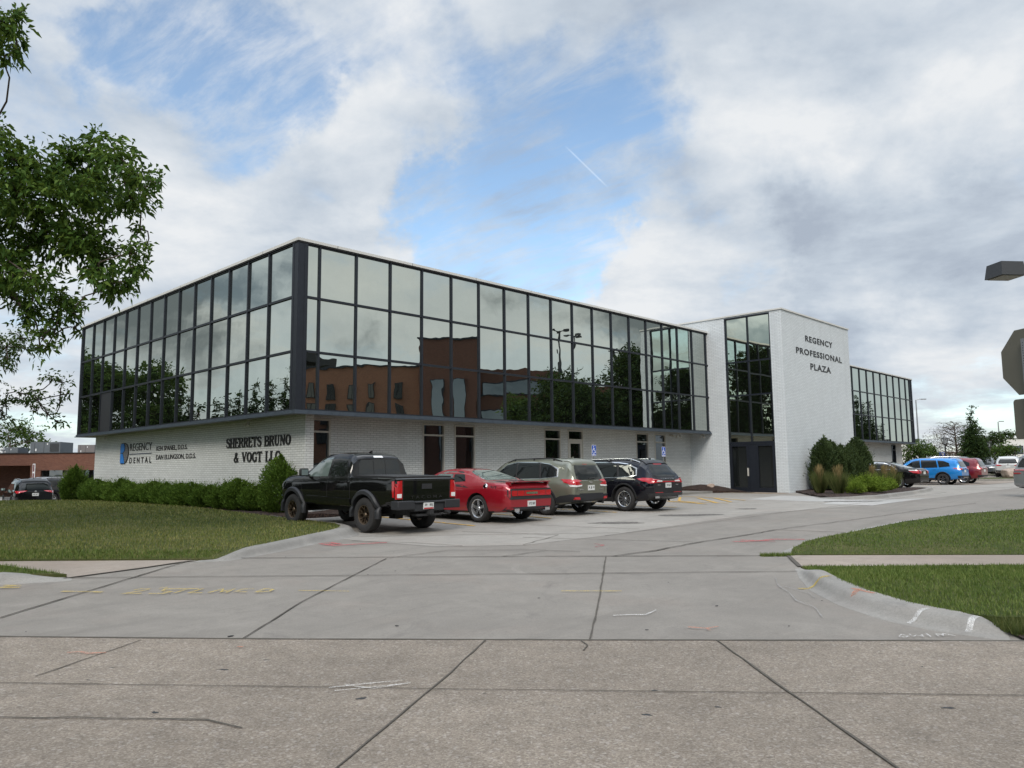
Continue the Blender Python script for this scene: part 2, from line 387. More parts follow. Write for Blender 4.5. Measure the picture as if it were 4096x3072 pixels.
M['white'] = mat('white_paint', (.80, .80, .80), .5)
M['signback'] = nmat('sign_back_aluminium', lambda t: pbsdf(t, t.mix(t.noise(gpos(t), 3, 5, .6), (.12, .115, .09), (.15, .143, .115)), .5, spec=.3))
M['lampbody'] = mat('dark_bronze_lamp', (.035, .037, .040), .5)
M['lens'] = mat('frosted_lamp_lens', (.28, .27, .25), .4)
M['bark'] = nmat('bark', m_bark((.10, .078, .062)))
M['ash'] = nmat('ash_leaves', m_leaf([(.15, (.020, .046, .009)), (.5, (.046, .098, .018)), (.75, (.095, .165, .032)), (.95, (.19, .26, .05))], .3))
M['ash2'] = nmat('far_ash_leaves', m_leaf([(.15, (.022, .046, .014)), (.5, (.045, .085, .022)), (.9, (.10, .15, .04))], .3))
M['yew'] = nmat('shrub_leaves', m_leaf([(.2, (.030, .066, .010)), (.5, (.068, .125, .018)), (.8, (.115, .19, .030)), (1., (.18, .25, .05))], .25))
M['hedge'] = nmat('dark_cedar_leaves', m_leaf([(.2, (.018, .032, .013)), (.5, (.036, .058, .022)), (.9, (.072, .10, .036))], .15))
M['lime'] = nmat('lime_shrub_leaves', m_leaf([(.2, (.055, .10, .012)), (.5, (.13, .20, .025)), (.9, (.26, .34, .055))], .3))
M['dtree'] = nmat('dark_tree_leaves', m_leaf([(.2, (.010, .022, .008)), (.5, (.022, .044, .014)), (.9, (.048, .080, .024))], .2))
M['browntwig'] = nmat('brown_twigs', m_leaf([(.2, (.045, .030, .026)), (.6, (.085, .060, .050)), (.95, (.10, .10, .05))], .1))
M['straw'] = nmat('straw_grass', m_leaf([(.2, (.13, .095, .04)), (.6, (.27, .20, .095)), (.95, (.40, .30, .16))], .25))
M['greenstraw'] = nmat('green_grass_blades', m_leaf([(.2, (.04, .06, .02)), (.6, (.10, .12, .04)), (.95, (.20, .19, .08))], .25))
M['mulch'] = nmat('dark_mulch', m_mulch)
M['yline'] = nmat('worn_yellow_line', m_yline)
M['ychalk'] = nmat('yellow_marking_paint', m_chalk((.50, .37, .08), .75)); M['rchalk'] = nmat('red_marking_paint', m_chalk((.50, .06, .07), .75))
M['wchalk'] = nmat('white_marking_paint', m_chalk((.62, .61, .59), .8)); M['fchalk'] = nmat('faint_mineral_stain', m_chalk((.30, .29, .28), .95)); M['ochalk'] = nmat('orange_marking_paint', m_chalk((.50, .22, .14), .8))
M['stain'] = nmat('damp_stain', m_chalk((.10, .092, .085), .75))
M['stone'] = nmat('pink_granite', lambda t: pbsdf(t, t.ramp(t.noise(gpos(t), 5, 6, .65), [(.3, (.26, .19, .15)), (.7, (.45, .36, .30))]), .8, t.noise(gpos(t), 7, 5), .05))
M['whitewall'] = mat('white_wall', (.72, .71, .68), .7)
M['roofgrey'] = mat('flat_roof_membrane', (.35, .35, .34), .9)
M['curtain'] = mat('pale_blind', (.16, .15, .12), .8)
# ---------------------------------------------------------------- terrain shape
_YP = [(-60, 0), (7.2, 0.0), (13, .08), (18, .13), (24, .24), (40, .35), (52, .37), (62, .6), (100, .8), (200, 1.0), (4000, 1.0)]
_yx = [a for a, b in _YP]; _yy = [b for a, b in _YP]
def sm(v): v = min(max(v, 0.), 1.); return v*v*(3-2*v)
def g(x, y):
    z = sum(np.interp(y+k*.6, _yx, _yy) for k in (-2, -1, 0, 1, 2))/5
    return float(z)-.72*sm((y-32)/11)*sm((-x-13)/8)
def drape(name, poly, off, m, parent=None, cell=1.0, zf=None, skirt=0., smooth=True, holes=None):
    """a polygon in plan laid over the terrain, off metres above it"""
    zf = zf or (lambda x, y: g(x, y)+off)
    bm = bmesh.new(); vs = [bm.verts.new((x, y, 0)) for x, y in poly]
    for q in tessellate_polygon([[Vector((x, y, 0)) for x, y in poly]]):
        try: bm.faces.new([vs[i] for i in q])
        except ValueError: pass
    xs = [p[0] for p in poly]; ys = [p[1] for p in poly]
    for ax, lo, hi, st in ((0, min(xs), max(xs), cell*2), (1, min(ys), max(ys), cell)):
        k = math.floor(lo/st)+1
        while k*st < hi:
            co = [0, 0, 0]; co[ax] = k*st; no = [0, 0, 0]; no[ax] = 1
            bmesh.ops.bisect_plane(bm, geom=bm.verts[:]+bm.edges[:]+bm.faces[:], dist=1e-5, plane_co=co, plane_no=no); k += 1
    if skirt:
        be = [e for e in bm.edges if e.is_boundary]
        r = bmesh.ops.extrude_edge_only(bm, edges=be); low = set(v for v in r['geom'] if isinstance(v, bmesh.types.BMVert))
    else: low = set()
    for v in bm.verts: v.co.z = zf(v.co.x, v.co.y)-(skirt if v in low else 0)
    bmesh.ops.recalc_face_normals(bm, faces=bm.faces)
    if not skirt:
        for f in bm.faces:
            if f.normal.z < 0: f.normal_flip()
    me = bpy.data.meshes.new(name); bm.to_mesh(me); bm.free()
    if smooth: smooth_mesh(me, 40)
    return link(name, me, m, parent)
def struct(o): o['kind'] = 'structure'; return o
rng = np.random.default_rng(7)
def wob(pts, amp=.012, step=.25, seed=1):
    r = random.Random(seed); out = []
    for a, b in zip(pts, pts[1:]):
        L = math.dist(a, b); n = max(1, int(L/step))
        for k in range(n):
            f = k/n; out.append((a[0]+(b[0]-a[0])*f+r.uniform(-amp, amp), a[1]+(b[1]-a[1])*f+r.uniform(-amp, amp)))
    out.append(pts[-1]); return out
def strips(name, lines, off, m, parent=None):
    mb = MB()
    for i, (pts, w) in enumerate(lines):
        pp = wob(pts, (.018 if name == 'crack' else .0045) if w < .09 else .004, .22, i+3); h = off+i*.0004
        ww = [w*random.Random(i*99+k).uniform(.6, 1.4) if w < .06 else w for k in range(len(pp))]
        mb.ribbon(pp, ww, lambda a, b, hh: (a, b, g(a, b)+hh), h-.002, h)
    return mb.build(name, m, parent, fixn=False)
def curb(name, inner, outer, m, h=.14, taper=(0, 0), parent=None, roll=.05):
    """kerb following inner (lawn side) and outer (pavement side) lines of equal length"""
    def res(pts, n):
        L = [0]
        for a, b in zip(pts, pts[1:]): L.append(L[-1]+math.dist(a, b))
        return [(float(np.interp(s, L, [p[0] for p in pts])), float(np.interp(s, L, [p[1] for p in pts]))) for s in np.linspace(0, L[-1], n)]
    n = max(24, int(sum(math.dist(a, b) for a, b in zip(inner, inner[1:]))/.25))
    I, O_ = res(inner, n), res(outer, n); mb = MB(); prof = [(-.12, .985), (.0, 1.), (.34, 1.0), (.46, .96), (.56, .82), (.66, .50), (.76, .20), (.88, .05), (1.02, .0), (1.1, -.4)]
    b = 0
    for i, (p, q) in enumerate(zip(I, O_)):
        s = i/(n-1); tp = (sm(s/taper[0]) if taper[0] else 1)*(sm((1-s)/taper[1]) if taper[1] else 1)
        for f, z in prof:
            x = p[0]+(q[0]-p[0])*f; y = p[1]+(q[1]-p[1])*f
            mb.v.append((x, y, g(x, y)+.007+h*z*tp))
    k = len(prof)
    for i in range(n-1):
        for j in range(k-1):
            mb.f.append((i*k+j, (i+1)*k+j, (i+1)*k+j+1, i*k+j+1)); mb.m.append(0)
    o = mb.build(name, m, parent, smooth=50)
    return o

# base sheet to the horizon
bm = bmesh.new()
gx = [-3000, -1200, -500, -250, -140]+list(range(-100, 131, 4))+[170, 260, 500, 1200, 3000]
gy = [-1500, -500, -200, -100]+list(range(-60, 151, 3))+[180, 240, 400, 900, 2000, 4000]
grid = [[bm.verts.new((x, y, g(x, y)-.05-(.25 if (6 < y < 60 and -35 < x < 60) else 0))) for x in gx] for y in gy]
for j in range(len(gy)-1):
    for i in range(len(gx)-1): bm.faces.new((grid[j][i], grid[j][i+1], grid[j+1][i+1], grid[j+1][i]))
me = bpy.data.meshes.new('ground'); bm.to_mesh(me); bm.free(); smooth_mesh(me, 60)
struct(link('ground', me, M['terrain']))
PHI = R(45.723); OU = (math.cos(PHI), math.sin(PHI)); OV = (-math.sin(PHI), math.cos(PHI))
def uvw(u, v): return (-6.467+u*OU[0]+v*OV[0], 23+u*OU[1]+v*OV[1])
def jy(x): return 7.44-.0625*x
struct(drape('street', [(-70, jy(-70)), (70, jy(70)), (70, -14), (-70, -14)], .012, M['street'], cell=3))
drv_poly = [(-60, jy(-60)), (60, jy(60)), (60, 13), (34, 20), (60, 52), (60, 64), (34, 66), uvw(60, 0), uvw(-4, 0), (-10, 23), (-9, 13.5), (-60, 13.2)]
struct(drape('driveway', drv_poly, .004, M['drive'], cell=1.5))
lot = [(-3.7, 17.0), (-3.2, 16.6), (-1.5, 15.35), (.2, 15.45), (1.82, 17.01), (4.3, 19.8), (6.86, 22.64), (13.98, 28.2), (27.5, 42), (45, 60), uvw(62, 0), uvw(24, .9), uvw(0, .9), (-7.2, 23), (-5, 20.5), (-3.7, 18.6)]
lot_o = struct(drape('parking_lot', lot, .008, M['lot'], cell=1.5))
# paler replaced slab and darker patches in the lot
struct(drape('concrete_patch', [(9.4, 31.4), (11.9, 34.6), (14.6, 31.2), (13.4, 29.9), (16.3, 30.8), (14.2, 28.6), (12.1, 26.3), (10.9, 27.6), (11.9, 28.9), (11.2, 29.6)], .0125, M['newconc'], cell=2))
def blobpoly(cx, cy, a, b, rot, seed, n=22):
    r = random.Random(seed); o = []
    ph = [r.uniform(0, 6.3) for _ in range(4)]
    for k in range(n):
        th = 2*math.pi*k/n; q = 1+.16*math.sin(2*th+ph[0])+.11*math.sin(3*th+ph[1])+.06*math.sin(5*th+ph[2])
        x, y = a*q*math.cos(th), b*q*math.sin(th); o.append((cx+x*math.cos(rot)-y*math.sin(rot), cy+x*math.sin(rot)+y*math.cos(rot)))
    return o
for i, (cx, cy, a, b) in enumerate([(5.1, 22.65, .85, .40), (2.7, 20.35, .75, .28), (7.5, 25.1, .42, .2), (12.6, 29.0, 1.0, .4)]):
    q = drape('damp_stain', blobpoly(cx, cy, a, b, .1, i+4), .017+.001*i, M['stain'], lot_o, cell=1)
# joints
J = M['joint']
strips('expansion_joint', [([(-70, jy(-70)), (-5.04, 7.77), (-2.36, 7.55), (-.09, 7.42), (4.6, 7.17), (12, 6.7)], .040),
    ([(-2.59, 7.6), (-2.55, 9.5), (-2.19, 13.5)], .015), ([(.70, 7.4), (.98, 9.2), (1.57, 13.4)], .020), ([(-5.65, 8.7), (-5.56, 13.8)], .026), ([(-5.65, 8.7), (-5.9, 7.85)], .026),
    ([(-5.56, 13.8), (-.03, 13.61), (4.66, 13.38)], .030), ([(-6.54, 11.6), (-.03, 11.54), (4.15, 11.54)], .020), ([(-6.6, 11.55), (-6.0, 12.5), (-5.5, 13.5)], .05),
    ([(4.66, 13.34), (4.37, 12.02)], .07)], .0165, J, bpy.data.objects['driveway'])
strips('crack', [([(-.2, 13.6), (.62, 14.44), (1.2, 14.2)], .02), ([(1.7, 13.51), (2.6, 14.3), (3.66, 15.6), (5.17, 17.12), (6.04, 18.09)], .035), ([(6.04, 18.09), (7.64, 17.15)], .03),
    ([(-2.19, 13.5), (-1.2, 14.6), (.6, 14.5)], .015), ([(6.04, 18.09), (10, 21.5), (16, 27)], .022), ([(-3.4, 16.5), (-2, 16.0), (-1.0, 15.35)], .018), ([(3.66, 15.6), (.2, 16.9)], .014)], .021, J, bpy.data.objects['driveway'])
strips('crack', [([(.2, 15.45), (1.0, 17.4), (-1.2, 18.4)], .016), ([(3.0, 18.6), (.4, 20)], .014), ([(2, 17.1), (9.8, 25.0), (20, 36)], .012), (([(-3.6, 17.4), (-1.0, 17.6), (2.4, 17.7)]), .012)], .0225, J, lot_o)
strips('expansion_joint', [([(-.27, 7.39), (-.50, 6.3), (-.76, 5.2), (-1.4, 2.5), (-2, -1)], .015), ([(1.86, 7.3), (1.90, 6.4), (1.96, 5.2), (2.1, 2.5), (2.3, -1)], .017), ([(-3.54, 7.53), (-3.77, 6.28)], .011),
    ([(-70, 10.5), (-3.93, 6.10), (-.02, 5.78), (3.5, 5.52), (60, 1.6)], .007), ([(4.9, 7.1), (5.3, 6.5), (6.1, 5.6)], .02)], .0205, J, bpy.data.objects['street'])
strips('crack', [([(-3.6, 5.26), (-3.1, 5.25), (-2.62, 5.22), (-2.0, 5.17), (-1.7, 5.0)], .012), ([(.62, 7.35), (.66, 7.15), (.60, 6.95)], .012)], .0225, J, bpy.data.objects['street'])
# spots of tar and spalls
mb = MB(); rr = random.Random(5)
for (x, y, a) in [(-2.35, 6.45, .055), (-1.08, 5.62, .05), (.85, 5.2, .04), (-2.1, 6.75, .03), (1.35, 5.35, .035), (2.85, 5.28, .05), (-3.3, 6.55, .03), (1.0, 5.75, .03), (-2.4, 5.35, .04), (-2.75, 7.7, .04), (-1.2, 8.1, .03), (2.3, 9.0, .03), (1.3, 7.8, .02), (.3, 9.6, .02)]+[(rr.uniform(-3.5, 3.5), rr.uniform(5.2, 7.3), rr.uniform(.008, .022)) for _ in range(14)]+[(rr.uniform(-5, 4), rr.uniform(7.6, 16), rr.uniform(.006, .014)) for _ in range(14)]:
    P = blobpoly(x, y, a*1.7, a*.7, rr.uniform(-.4, .7), rr.random(), 13)
    P = [(x+(p-x)*.5*rr.uniform(.6, 1.25), y+(q-y)*.62*rr.uniform(.5, 1.3)) for p, q in P]
    mb.prism(P, lambda A, B, h: (A, B, g(A, B)+h), .010, .0132)
mb.build('tar_spot', M['blackm'], bpy.data.objects['street'])
# lawns, verges, walks
curbL_in = [(-5.43, 13.52), (-5.10, 13.52), (-4.92, 14.0), (-4.69, 14.76), (-4.50, 15.7), (-4.33, 16.6), (-4.12, 17.5), (-4.02, 18.1), (-4.10, 18.8), (-4.45, 19.55), (-5.09, 20.24), (-6.13, 21.4), (-6.95, 22.29)]
curbL_out = [(-5.40, 13.30), (-4.86, 13.45), (-4.62, 14.0), (-4.36, 14.76), (-4.14, 15.7), (-3.92, 16.5), (-3.62, 17.2), (-3.52, 17.95), (-3.72, 18.75), (-4.22, 19.5), (-4.92, 20.1), (-5.97, 21.26), (-6.80, 22.15)]
curb('kerb', curbL_in, curbL_out, M['kerb'], .145, (.12, 0)).update_tag(); struct(bpy.data.objects['kerb'])
def lz(x, y): return g(x, y)+.035+.10*sm((y-13.5)/.9)+.05*sm((y-15)/10)*sm((-x-6)/5)
edgeM = [(-6.95, 22.29), (-8.5, 23.9), (-10.18, 25.66), (-12.3, 27.9), (-14.53, 30.01), (-17, 32.2), (-19.9, 34.0), (-20.6, 35.2)]
lawnL = [(-70, 14.6), (-8.9, 13.64), (-5.43, 13.54)]+curbL_in[1:-1]+edgeM+[(-22.5, 37.5), (-70, 38)]
lawn1 = struct(drape('lawn', lawnL, 0, M['grass'], cell=1, zf=lz, skirt=.25))
bedL = list(reversed(edgeM))+[uvw(.8, -.55), uvw(1.9, -.55), uvw(1.9, .5), uvw(.62, .48), uvw(.62, 19.3), uvw(-.4, 20.6)]
def bz(x, y): return g(x, y)+.13+.05*math.sin(x*3.1+y*1.7)*math.sin(x*1.3-y*2.3)
mulch1 = struct(drape('mulch_bed', bedL, 0, M['mulch'], cell=.35, zf=bz, skirt=.3))
struct(drape('sidewalk', [(-70, 14.55), (-8.9, 13.60), (-5.45, 13.5), (-6.0, 12.5), (-6.58, 11.64), (-8.1, 12.36), (-70, 13.0)], .018, M['walk'], cell=2))
vergeL = [(-70, 12.98), (-8.1, 12.34), (-6.62, 11.66), (-7.3, 11.45), (-8.3, 10.7), (-9.4, 9.6), (-10.6, 8.7), (-70, 12.4)]
lawn0 = struct(drape('verge', vergeL, 0, M['grass'], cell=1, zf=lambda x, y: g(x, y)+.06+.06*sm((-x-6.6)/1.5), skirt=.2))
o = struct(curb('kerb', [(-6.55, 11.68), (-7.3, 11.45), (-8.3, 10.7), (-9.4, 9.6), (-10.6, 8.7)], [(-6.4, 11.4), (-7.2, 11.05), (-8.0, 10.3), (-9.1, 9.2), (-10.3, 8.2)], M['kerb'], .13, (.2, 0)))
zR1 = lambda x, y: g(x, y)+.028+.09*sm((y-(13.36-.07*(x-4.7)))/1.4)
zR2 = lambda x, y: g(x, y)+.028+.10*sm((11.6-y)/1.8)
R1 = [(4.72, 13.40), (4.95, 13.95), (5.5, 14.7), (6.2, 15.5), (6.9, 16.2), (9.4, 18.8), (12, 20.9), (14.3, 22.1), (20, 24.4), (32, 19), (60, 12), (60, 9.6), (8.5, 13.14)]
lawn2 = struct(drape('lawn', R1, 0, M['grass'], cell=1, zf=zR1, skirt=.25))
R1i = R1[:9]; R1o = [(4.60, 13.30), (4.76, 13.98), (5.34, 14.80), (6.04, 15.62), (6.76, 16.34), (9.27, 18.95), (11.9, 21.07), (14.2, 22.3), (20, 24.6)]
struct(curb('kerb', R1i, R1o, M['kerb'], .12, (.25, 0)))
struct(drape('sidewalk', [(4.68, 13.36), (8.5, 13.11), (60, 9.55), (60, 8.3), (7.76, 11.95), (4.38, 12.02)], .018, M['walk'], cell=2))
R2 = [(4.35, 11.94), (4.24, 11.06), (4.10, 9.97), (4.08, 9.15), (4.18, 8.4), (4.38, 7.90), (4.72, 7.66), (6, 7.55), (60, 4.6), (60, 8.28), (9, 11.88)]
lawn3 = struct(drape('verge', R2, 0, M['grass'], cell=.5, zf=zR2, skirt=.25))
struct(curb('kerb', [(4.35, 11.9), (4.24, 11.06), (4.10, 9.97), (4.08, 9.15), (4.18, 8.4), (4.38, 7.90), (4.74, 7.66)], [(4.24, 11.85), (3.98, 11.0), (3.74, 9.97), (3.68, 9.0), (3.80, 8.15), (4.08, 7.58), (4.50, 7.22)], M['kerb'], .13, (.28, .06)))
struct(drape('mulch_bed', [(4.72, 7.68), (5.6, 7.6), (5.5, 7.2), (4.6, 7.2)], 0, M['mulch'], cell=.3, zf=lambda x, y: g(x, y)+.03))
# stall lines of the front lot
Y = M['yline']
def stall(u, v0, v1, w=.10): a, b = uvw(u, v0), uvw(u-.25, v1); return ([a, b], w)
strips('stall_line', [stall(1.85, -1.4, -6.1), stall(4.8, -1.4, -6.1), stall(7.7, -1.4, -6.2), stall(10.9, -1.4, -6.3), ([uvw(14.3, -1.4), uvw(14.0, -6.4)], .10)], .0205, Y, lot_o)
def au(u0, v0, u1, v1, w=.11): return ([uvw(u0, v0), uvw(u1, v1)], w)
strips('hatched_zone', [([(7.29, 34.0), (6.5, 30.6), (6.91, 28.31)], .11), ([(7.81, 33.0), (7.52, 28.73)], .12), ([(8.45, 32.65), (8.2, 29.33)], .12), ([(6.0, 30.3), (6.96, 28.13)], .11), ([(8.9, 31.2), (9.05, 30.5)], .10),
    ([(7.2, 35.2), (8.2, 33.6), (9.08, 30.54)], .09), ([(8.3, 37.6), (10.2, 38.8), (12.2, 36.8)], .10)], .0215, Y, lot_o)
strips('stall_line', [([uvw(u, -1.6), uvw(u, -6.5)], .10) for u in (36, 39.4, 43.9, 47, 50)], .0205, Y, lot_o)
# spray-painted utility marks
def marks(name, lines, m, off): return strips(name, lines, off, m, bpy.data.objects['driveway'])
two = lambda x, y, s: [([(x, y+.25*s), (x+.15*s, y+.5*s), (x+.42*s, y+.42*s), (x+.35*s, y+.1*s), (x+.0*s, y-.45*s), (x+.55*s, y-.40*s)], .035)]
marks('yellow_marks', [([(-5.94, 10.38), (-5.36, 10.29)], .05), ([(.60, 10.03), (1.36, 9.98)], .04), ([(-2.80, 10.26), (-2.12, 10.16)], .03)]
      + two(-5.02, 10.32, .42) + [([(-4.72, 10.62), (-4.73, 10.52)], .02), ([(-4.66, 10.62), (-4.67, 10.52)], .02),
      ([(-4.42, 10.48), (-4.62, 10.46), (-4.60, 10.32), (-4.45, 10.26), (-4.50, 10.12), (-4.68, 10.12)], .035), ([(-4.44, 10.46), (-4.18, 10.47)], .03), ([(-4.32, 10.46), (-4.36, 10.14)], .03), ([(-4.12, 10.46), (-4.18, 10.14), (-4.0, 10.13)], .03),
      ([(-3.92, 10.14), (-3.84, 10.42), (-3.78, 10.2), (-3.68, 10.42), (-3.70, 10.14)], .035), ([(-3.42, 10.40), (-3.56, 10.38), (-3.60, 10.2), (-3.44, 10.16)], .035), ([(-3.32, 10.14), (-3.28, 10.40), (-3.16, 10.34), (-3.16, 10.2), (-3.30, 10.14)], .035)]
      + [([(-7.05, 10.9), (-6.85, 10.86), (-7.0, 10.7), (-6.7, 10.7)], .05)], M['ychalk'], .0212)
marks('red_marks', [([(-3.95, 15.95), (-3.75, 16.15), (-3.55, 15.95), (-3.80, 15.78), (-3.55, 15.62), (-3.1, 15.9), (-2.6, 16.1)], .09), ([(4.35, 15.6), (4.9, 15.7), (5.3, 16.0), (5.9, 15.9)], .09), ([(4.6, 15.9), (5.2, 15.6)], .07), ([(1.55, 14.9), (1.75, 15.2), (1.6, 15.45)], .04)], M['rchalk'], .0225)
marks('white_marks', [([(1.06, 8.46), (1.24, 8.50), (1.40, 8.49), (1.49, 8.60), (1.56, 8.74)], .026), 
      ([(3.56, 7.36), (3.62, 7.44), (3.66, 7.37), (3.60, 7.32), (3.56, 7.36)], .016), ([(3.70, 7.45), (3.68, 7.34), (3.74, 7.40), (3.78, 7.34), (3.80, 7.42)], .016), ([(3.86, 7.46), (3.84, 7.33)], .016), ([(3.92, 7.34), (3.94, 7.44), (3.99, 7.42), (3.97, 7.35), (4.02, 7.45), (4.08, 7.36)], .016)], M['wchalk'], .0232)
marks('mineral_stain', [([(3.62, 10.9), (3.44, 10.3), (3.40, 9.8), (3.28, 9.2), (3.34, 8.8), (3.22, 8.3)], .016), ([(3.5, 10.2), (3.62, 9.7), (3.56, 9.3)], .014)], M['fchalk'], .0242)
marks('orange_marks', [([(1.72, 7.85), (1.88, 7.78), (1.90, 7.70)], .025), ([(1.88, 7.78), (2.02, 7.86)], .02)], M['ochalk'], .0250)
strips('white_scribble', [([(-1.36, 5.86), (-.86, 6.04), (-1.25, 5.92), (-1.02, 5.83), (-.78, 5.97)], .012), ([(-1.30, 5.78), (-.80, 5.95)], .010)], .026, M['wchalk'], bpy.data.objects['street'])
strips('orange_marks', [([(-3.95, 7.03), (-3.85, 7.06), (-3.75, 7.0), (-3.6, 7.02)], .03), ([(-2.5, 7.2), (-2.45, 7.18)], .03)], .027, M['ochalk'], bpy.data.objects['street'])
# marks sprayed over the right kerb
kb = [o for o in bpy.data.objects if o.name.startswith('kerb')][-1]
def kerbmark(name, a, b, w, m, n=10):
    dg = bpy.context.evaluated_depsgraph_get(); bv = BVHTree.FromObject(kb, dg); mb = MB(); d = (Vector(b)-Vector(a)).normalized(); p = Vector((-d.y, d.x))*w/2
    def z(x, y):
        h = bv.ray_cast(Vector((x, y, 3)), Vector((0, 0, -1))); return (h[0].z if h[0] else g(x, y)+.01)+.005
    rows = []
    for i in range(n+1):
        c = Vector(a).lerp(Vector(b), i/n); rows.append([(c.x+s*p.x, c.y+s*p.y) for s in (-1, 0, 1)])
    for r0, r1 in zip(rows, rows[1:]):
        for k in (0, 1): mb.poly([(*q, z(*q)) for q in (r0[k], r0[k+1], r1[k+1], r1[k])])
    mb.build(name, m, kb, fixn=False)
kerbmark('yellow_mark', (4.12, 10.25), (3.62, 10.05), .07, M['ychalk']); kerbmark('orange_mark', (4.05, 9.25), (3.86, 9.0), .06, M['ochalk']); kerbmark('orange_mark', (4.08, 8.95), (3.98, 9.3), .06, M['ochalk'])
kerbmark('white_mark', (4.22, 8.05), (3.95, 7.95), .05, M['wchalk']); kerbmark('white_mark', (4.52, 7.75), (4.28, 7.50), .055, M['wchalk'])

# ---------------------------------------------------------------- the glass office building
Z0 = CAM_H
ZT, Z1, Z2, ZB = 7.099+Z0, 5.306+Z0, 3.625+Z0, 1.712+Z0
BL, BV = 56.44, 19.98       # length of the box and its depth
TU0, TU1, TV0, TV1, TZ = 23.95, 32.40, -4.14, 12.0, 7.758+Z0
B = empty('office_building', (-6.467, 23, 0), PHI, 'mirror-glass office on white painted brick with a tall white brick entrance tower', 'building')
# upper core, soffit, roof
MB().box(.10, BL-.1, .10, BV-.1, ZB+.10, ZT-.12).build('upper_core', M['blackm'], B)
MB().box(.02, BL-.02, .02, BV-.02, ZB+.03, ZB+.09).build('soffit', M['soffit'], B)
MB().box(.04, BL-.04, .04, BV-.04, ZT-.11, ZT-.02).build('roof', M['roofgrey'], B)
c = MB()
for (a, b, x, y) in ((-.10, BL+.10, -.10, .02), (-.10, BL+.10, BV-.02, BV+.10)): c.box(a, b, x, y, ZT-.085, ZT)
for (a, b) in ((-.10, .02), (BL-.02, BL+.10)): c.box(a, b, .023, BV-.023, ZT-.085, ZT)
c.build('roof_coping', M['coping'], B)
c = MB()
for k in range(16): MB().box(3.0*k+1.3, 3.0*k+1.31, -.104, -.099, ZT-.08, ZT-.001).build('coping_joint', M['blackm'], B)
for k in range(6): MB().box(-.104, -.099, 3.2*k+2.1, 3.2*k+2.11, ZT-.08, ZT-.001).build('coping_joint', M['blackm'], B)
c = MB()
c.box(-.13, BL+.13, -.13, .04, ZB, ZB+.045); c.box(-.09, BL+.09, -.09, .04, ZB+.045, ZB+.12)
c.box(-.13, .04, .045, BV+.13, ZB+.001, ZB+.044); c.box(-.09, .04, .045, BV+.09, ZB+.044, ZB+.119)
c.box(BL-.04, BL+.13, .045, BV+.13, ZB+.001, ZB+.044); c.box(.045, BL-.045, BV-.04, BV+.1, ZB, ZB+.12)
c.build('sill_ledge', M['sill'], B)
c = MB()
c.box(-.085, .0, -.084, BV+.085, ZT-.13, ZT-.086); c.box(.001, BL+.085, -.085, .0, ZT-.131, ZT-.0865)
c.build('coping_gap_strip', M['blackm'], B)  # black strip drawn as the dark gap below the coping
# mullions
UM = [.715+1.358*k for k in range(18)]; UM[-1] = 23.80
VM = [1.774+1.387*k for k in range(13)]
WM = [43.70-9.8+1.405*k for k in range(16)]+[55.96]
GT, GB = ZT-.13, ZB+.12
c = MB(); fw, fd = .032, .055
for u in UM: c.box(u-fw, u+fw, -fd, .012, GB, GT)
for v in VM: c.box(-fd, .012, v-fw, v+fw, GB, GT)
for u in WM: c.box(u-fw, u+fw, -fd, .012, GB, GT)
for z in (Z1, Z2):
    c.box(.20, TU0, -fd+.006, .012, z-.036, z+.036); c.box(TU1, BL, -fd+.006, .012, z-.036, z+.036); c.box(-fd+.006, .012, .20, BV-.08, z-.036, z+.036)
for z0, z1 in ((GB, GB+.045), (GT-.04, GT)):
    c.box(.20, TU0, -.04, .013, z0, z1); c.box(TU1, BL, -.04, .013, z0, z1); c.box(-.04, .013, .20, BV-.08, z0, z1)
c.box(-.06, .1, BV-.09, BV+.05, GB-.01, GT); c.box(BL-.09, BL+.05, -.06, .1, GB-.01, GT)
c.build('mullion_frame', M['frame'], B)
c = MB(); c.box(-.065, .20, -.065, .20, GB-.01, GT+.01); c.box(-.072, -.064, .16, .27, GB-.01, GT); c.box(.16, .27, -.072, -.064, GB-.01, GT); c.box(-.05, .0, .2, .29, GB-.01, GT-.001); c.box(.2, .29, -.05, 0, GB-.01, GT-.001)
c.build('corner_column', M['frame'], B)
rows = [(Z1+.03, GT-.03), (Z2+.03, Z1-.03), (GB+.04, Z2-.03)]
prn = random.Random(11)
def pane(name, u0, u1, z0, z1, plane, m, parent=B, at=0., tilt=.0016):
    """one pane with its own slight lean, as real glazing has"""
    a, b = prn.gauss(0, tilt), prn.gauss(0, tilt); w, h = (u1-u0)/2, (z1-z0)/2; cu, cz = (u0+u1)/2, (z0+z1)/2
    P = []
    for dz in (-h, h):
        for du in (-w, w): P.append((cu+du, a*du+b*dz, cz+dz))
    mb = MB(); th = .012
    if plane == 'u':   # faces -u
        q = [(at+d, x, z) for x, d, z in P]; back = [(at+d+th, x, z) for x, d, z in P]
    else:
        q = [(x, at+d, z) for x, d, z in P]; back = [(x, at+d+th, z) for x, d, z in P]
    mb.v = q+back; mb.f = [(0, 1, 3, 2), (4, 6, 7, 5), (0, 4, 5, 1), (2, 3, 7, 6), (0, 2, 6, 4), (1, 5, 7, 3)]; mb.m = [0]*6
    return mb.build(name, m, parent)
ue = [.27]+UM; uR = list(zip(ue[:-1], ue[1:]))
for k, (a, b) in enumerate(uR):
    for z0, z1 in rows: pane('window_pane', a+.02, b-.02, z0, z1, 'v', M['mirror'])
ve = [.27]+VM+[BV-.05]
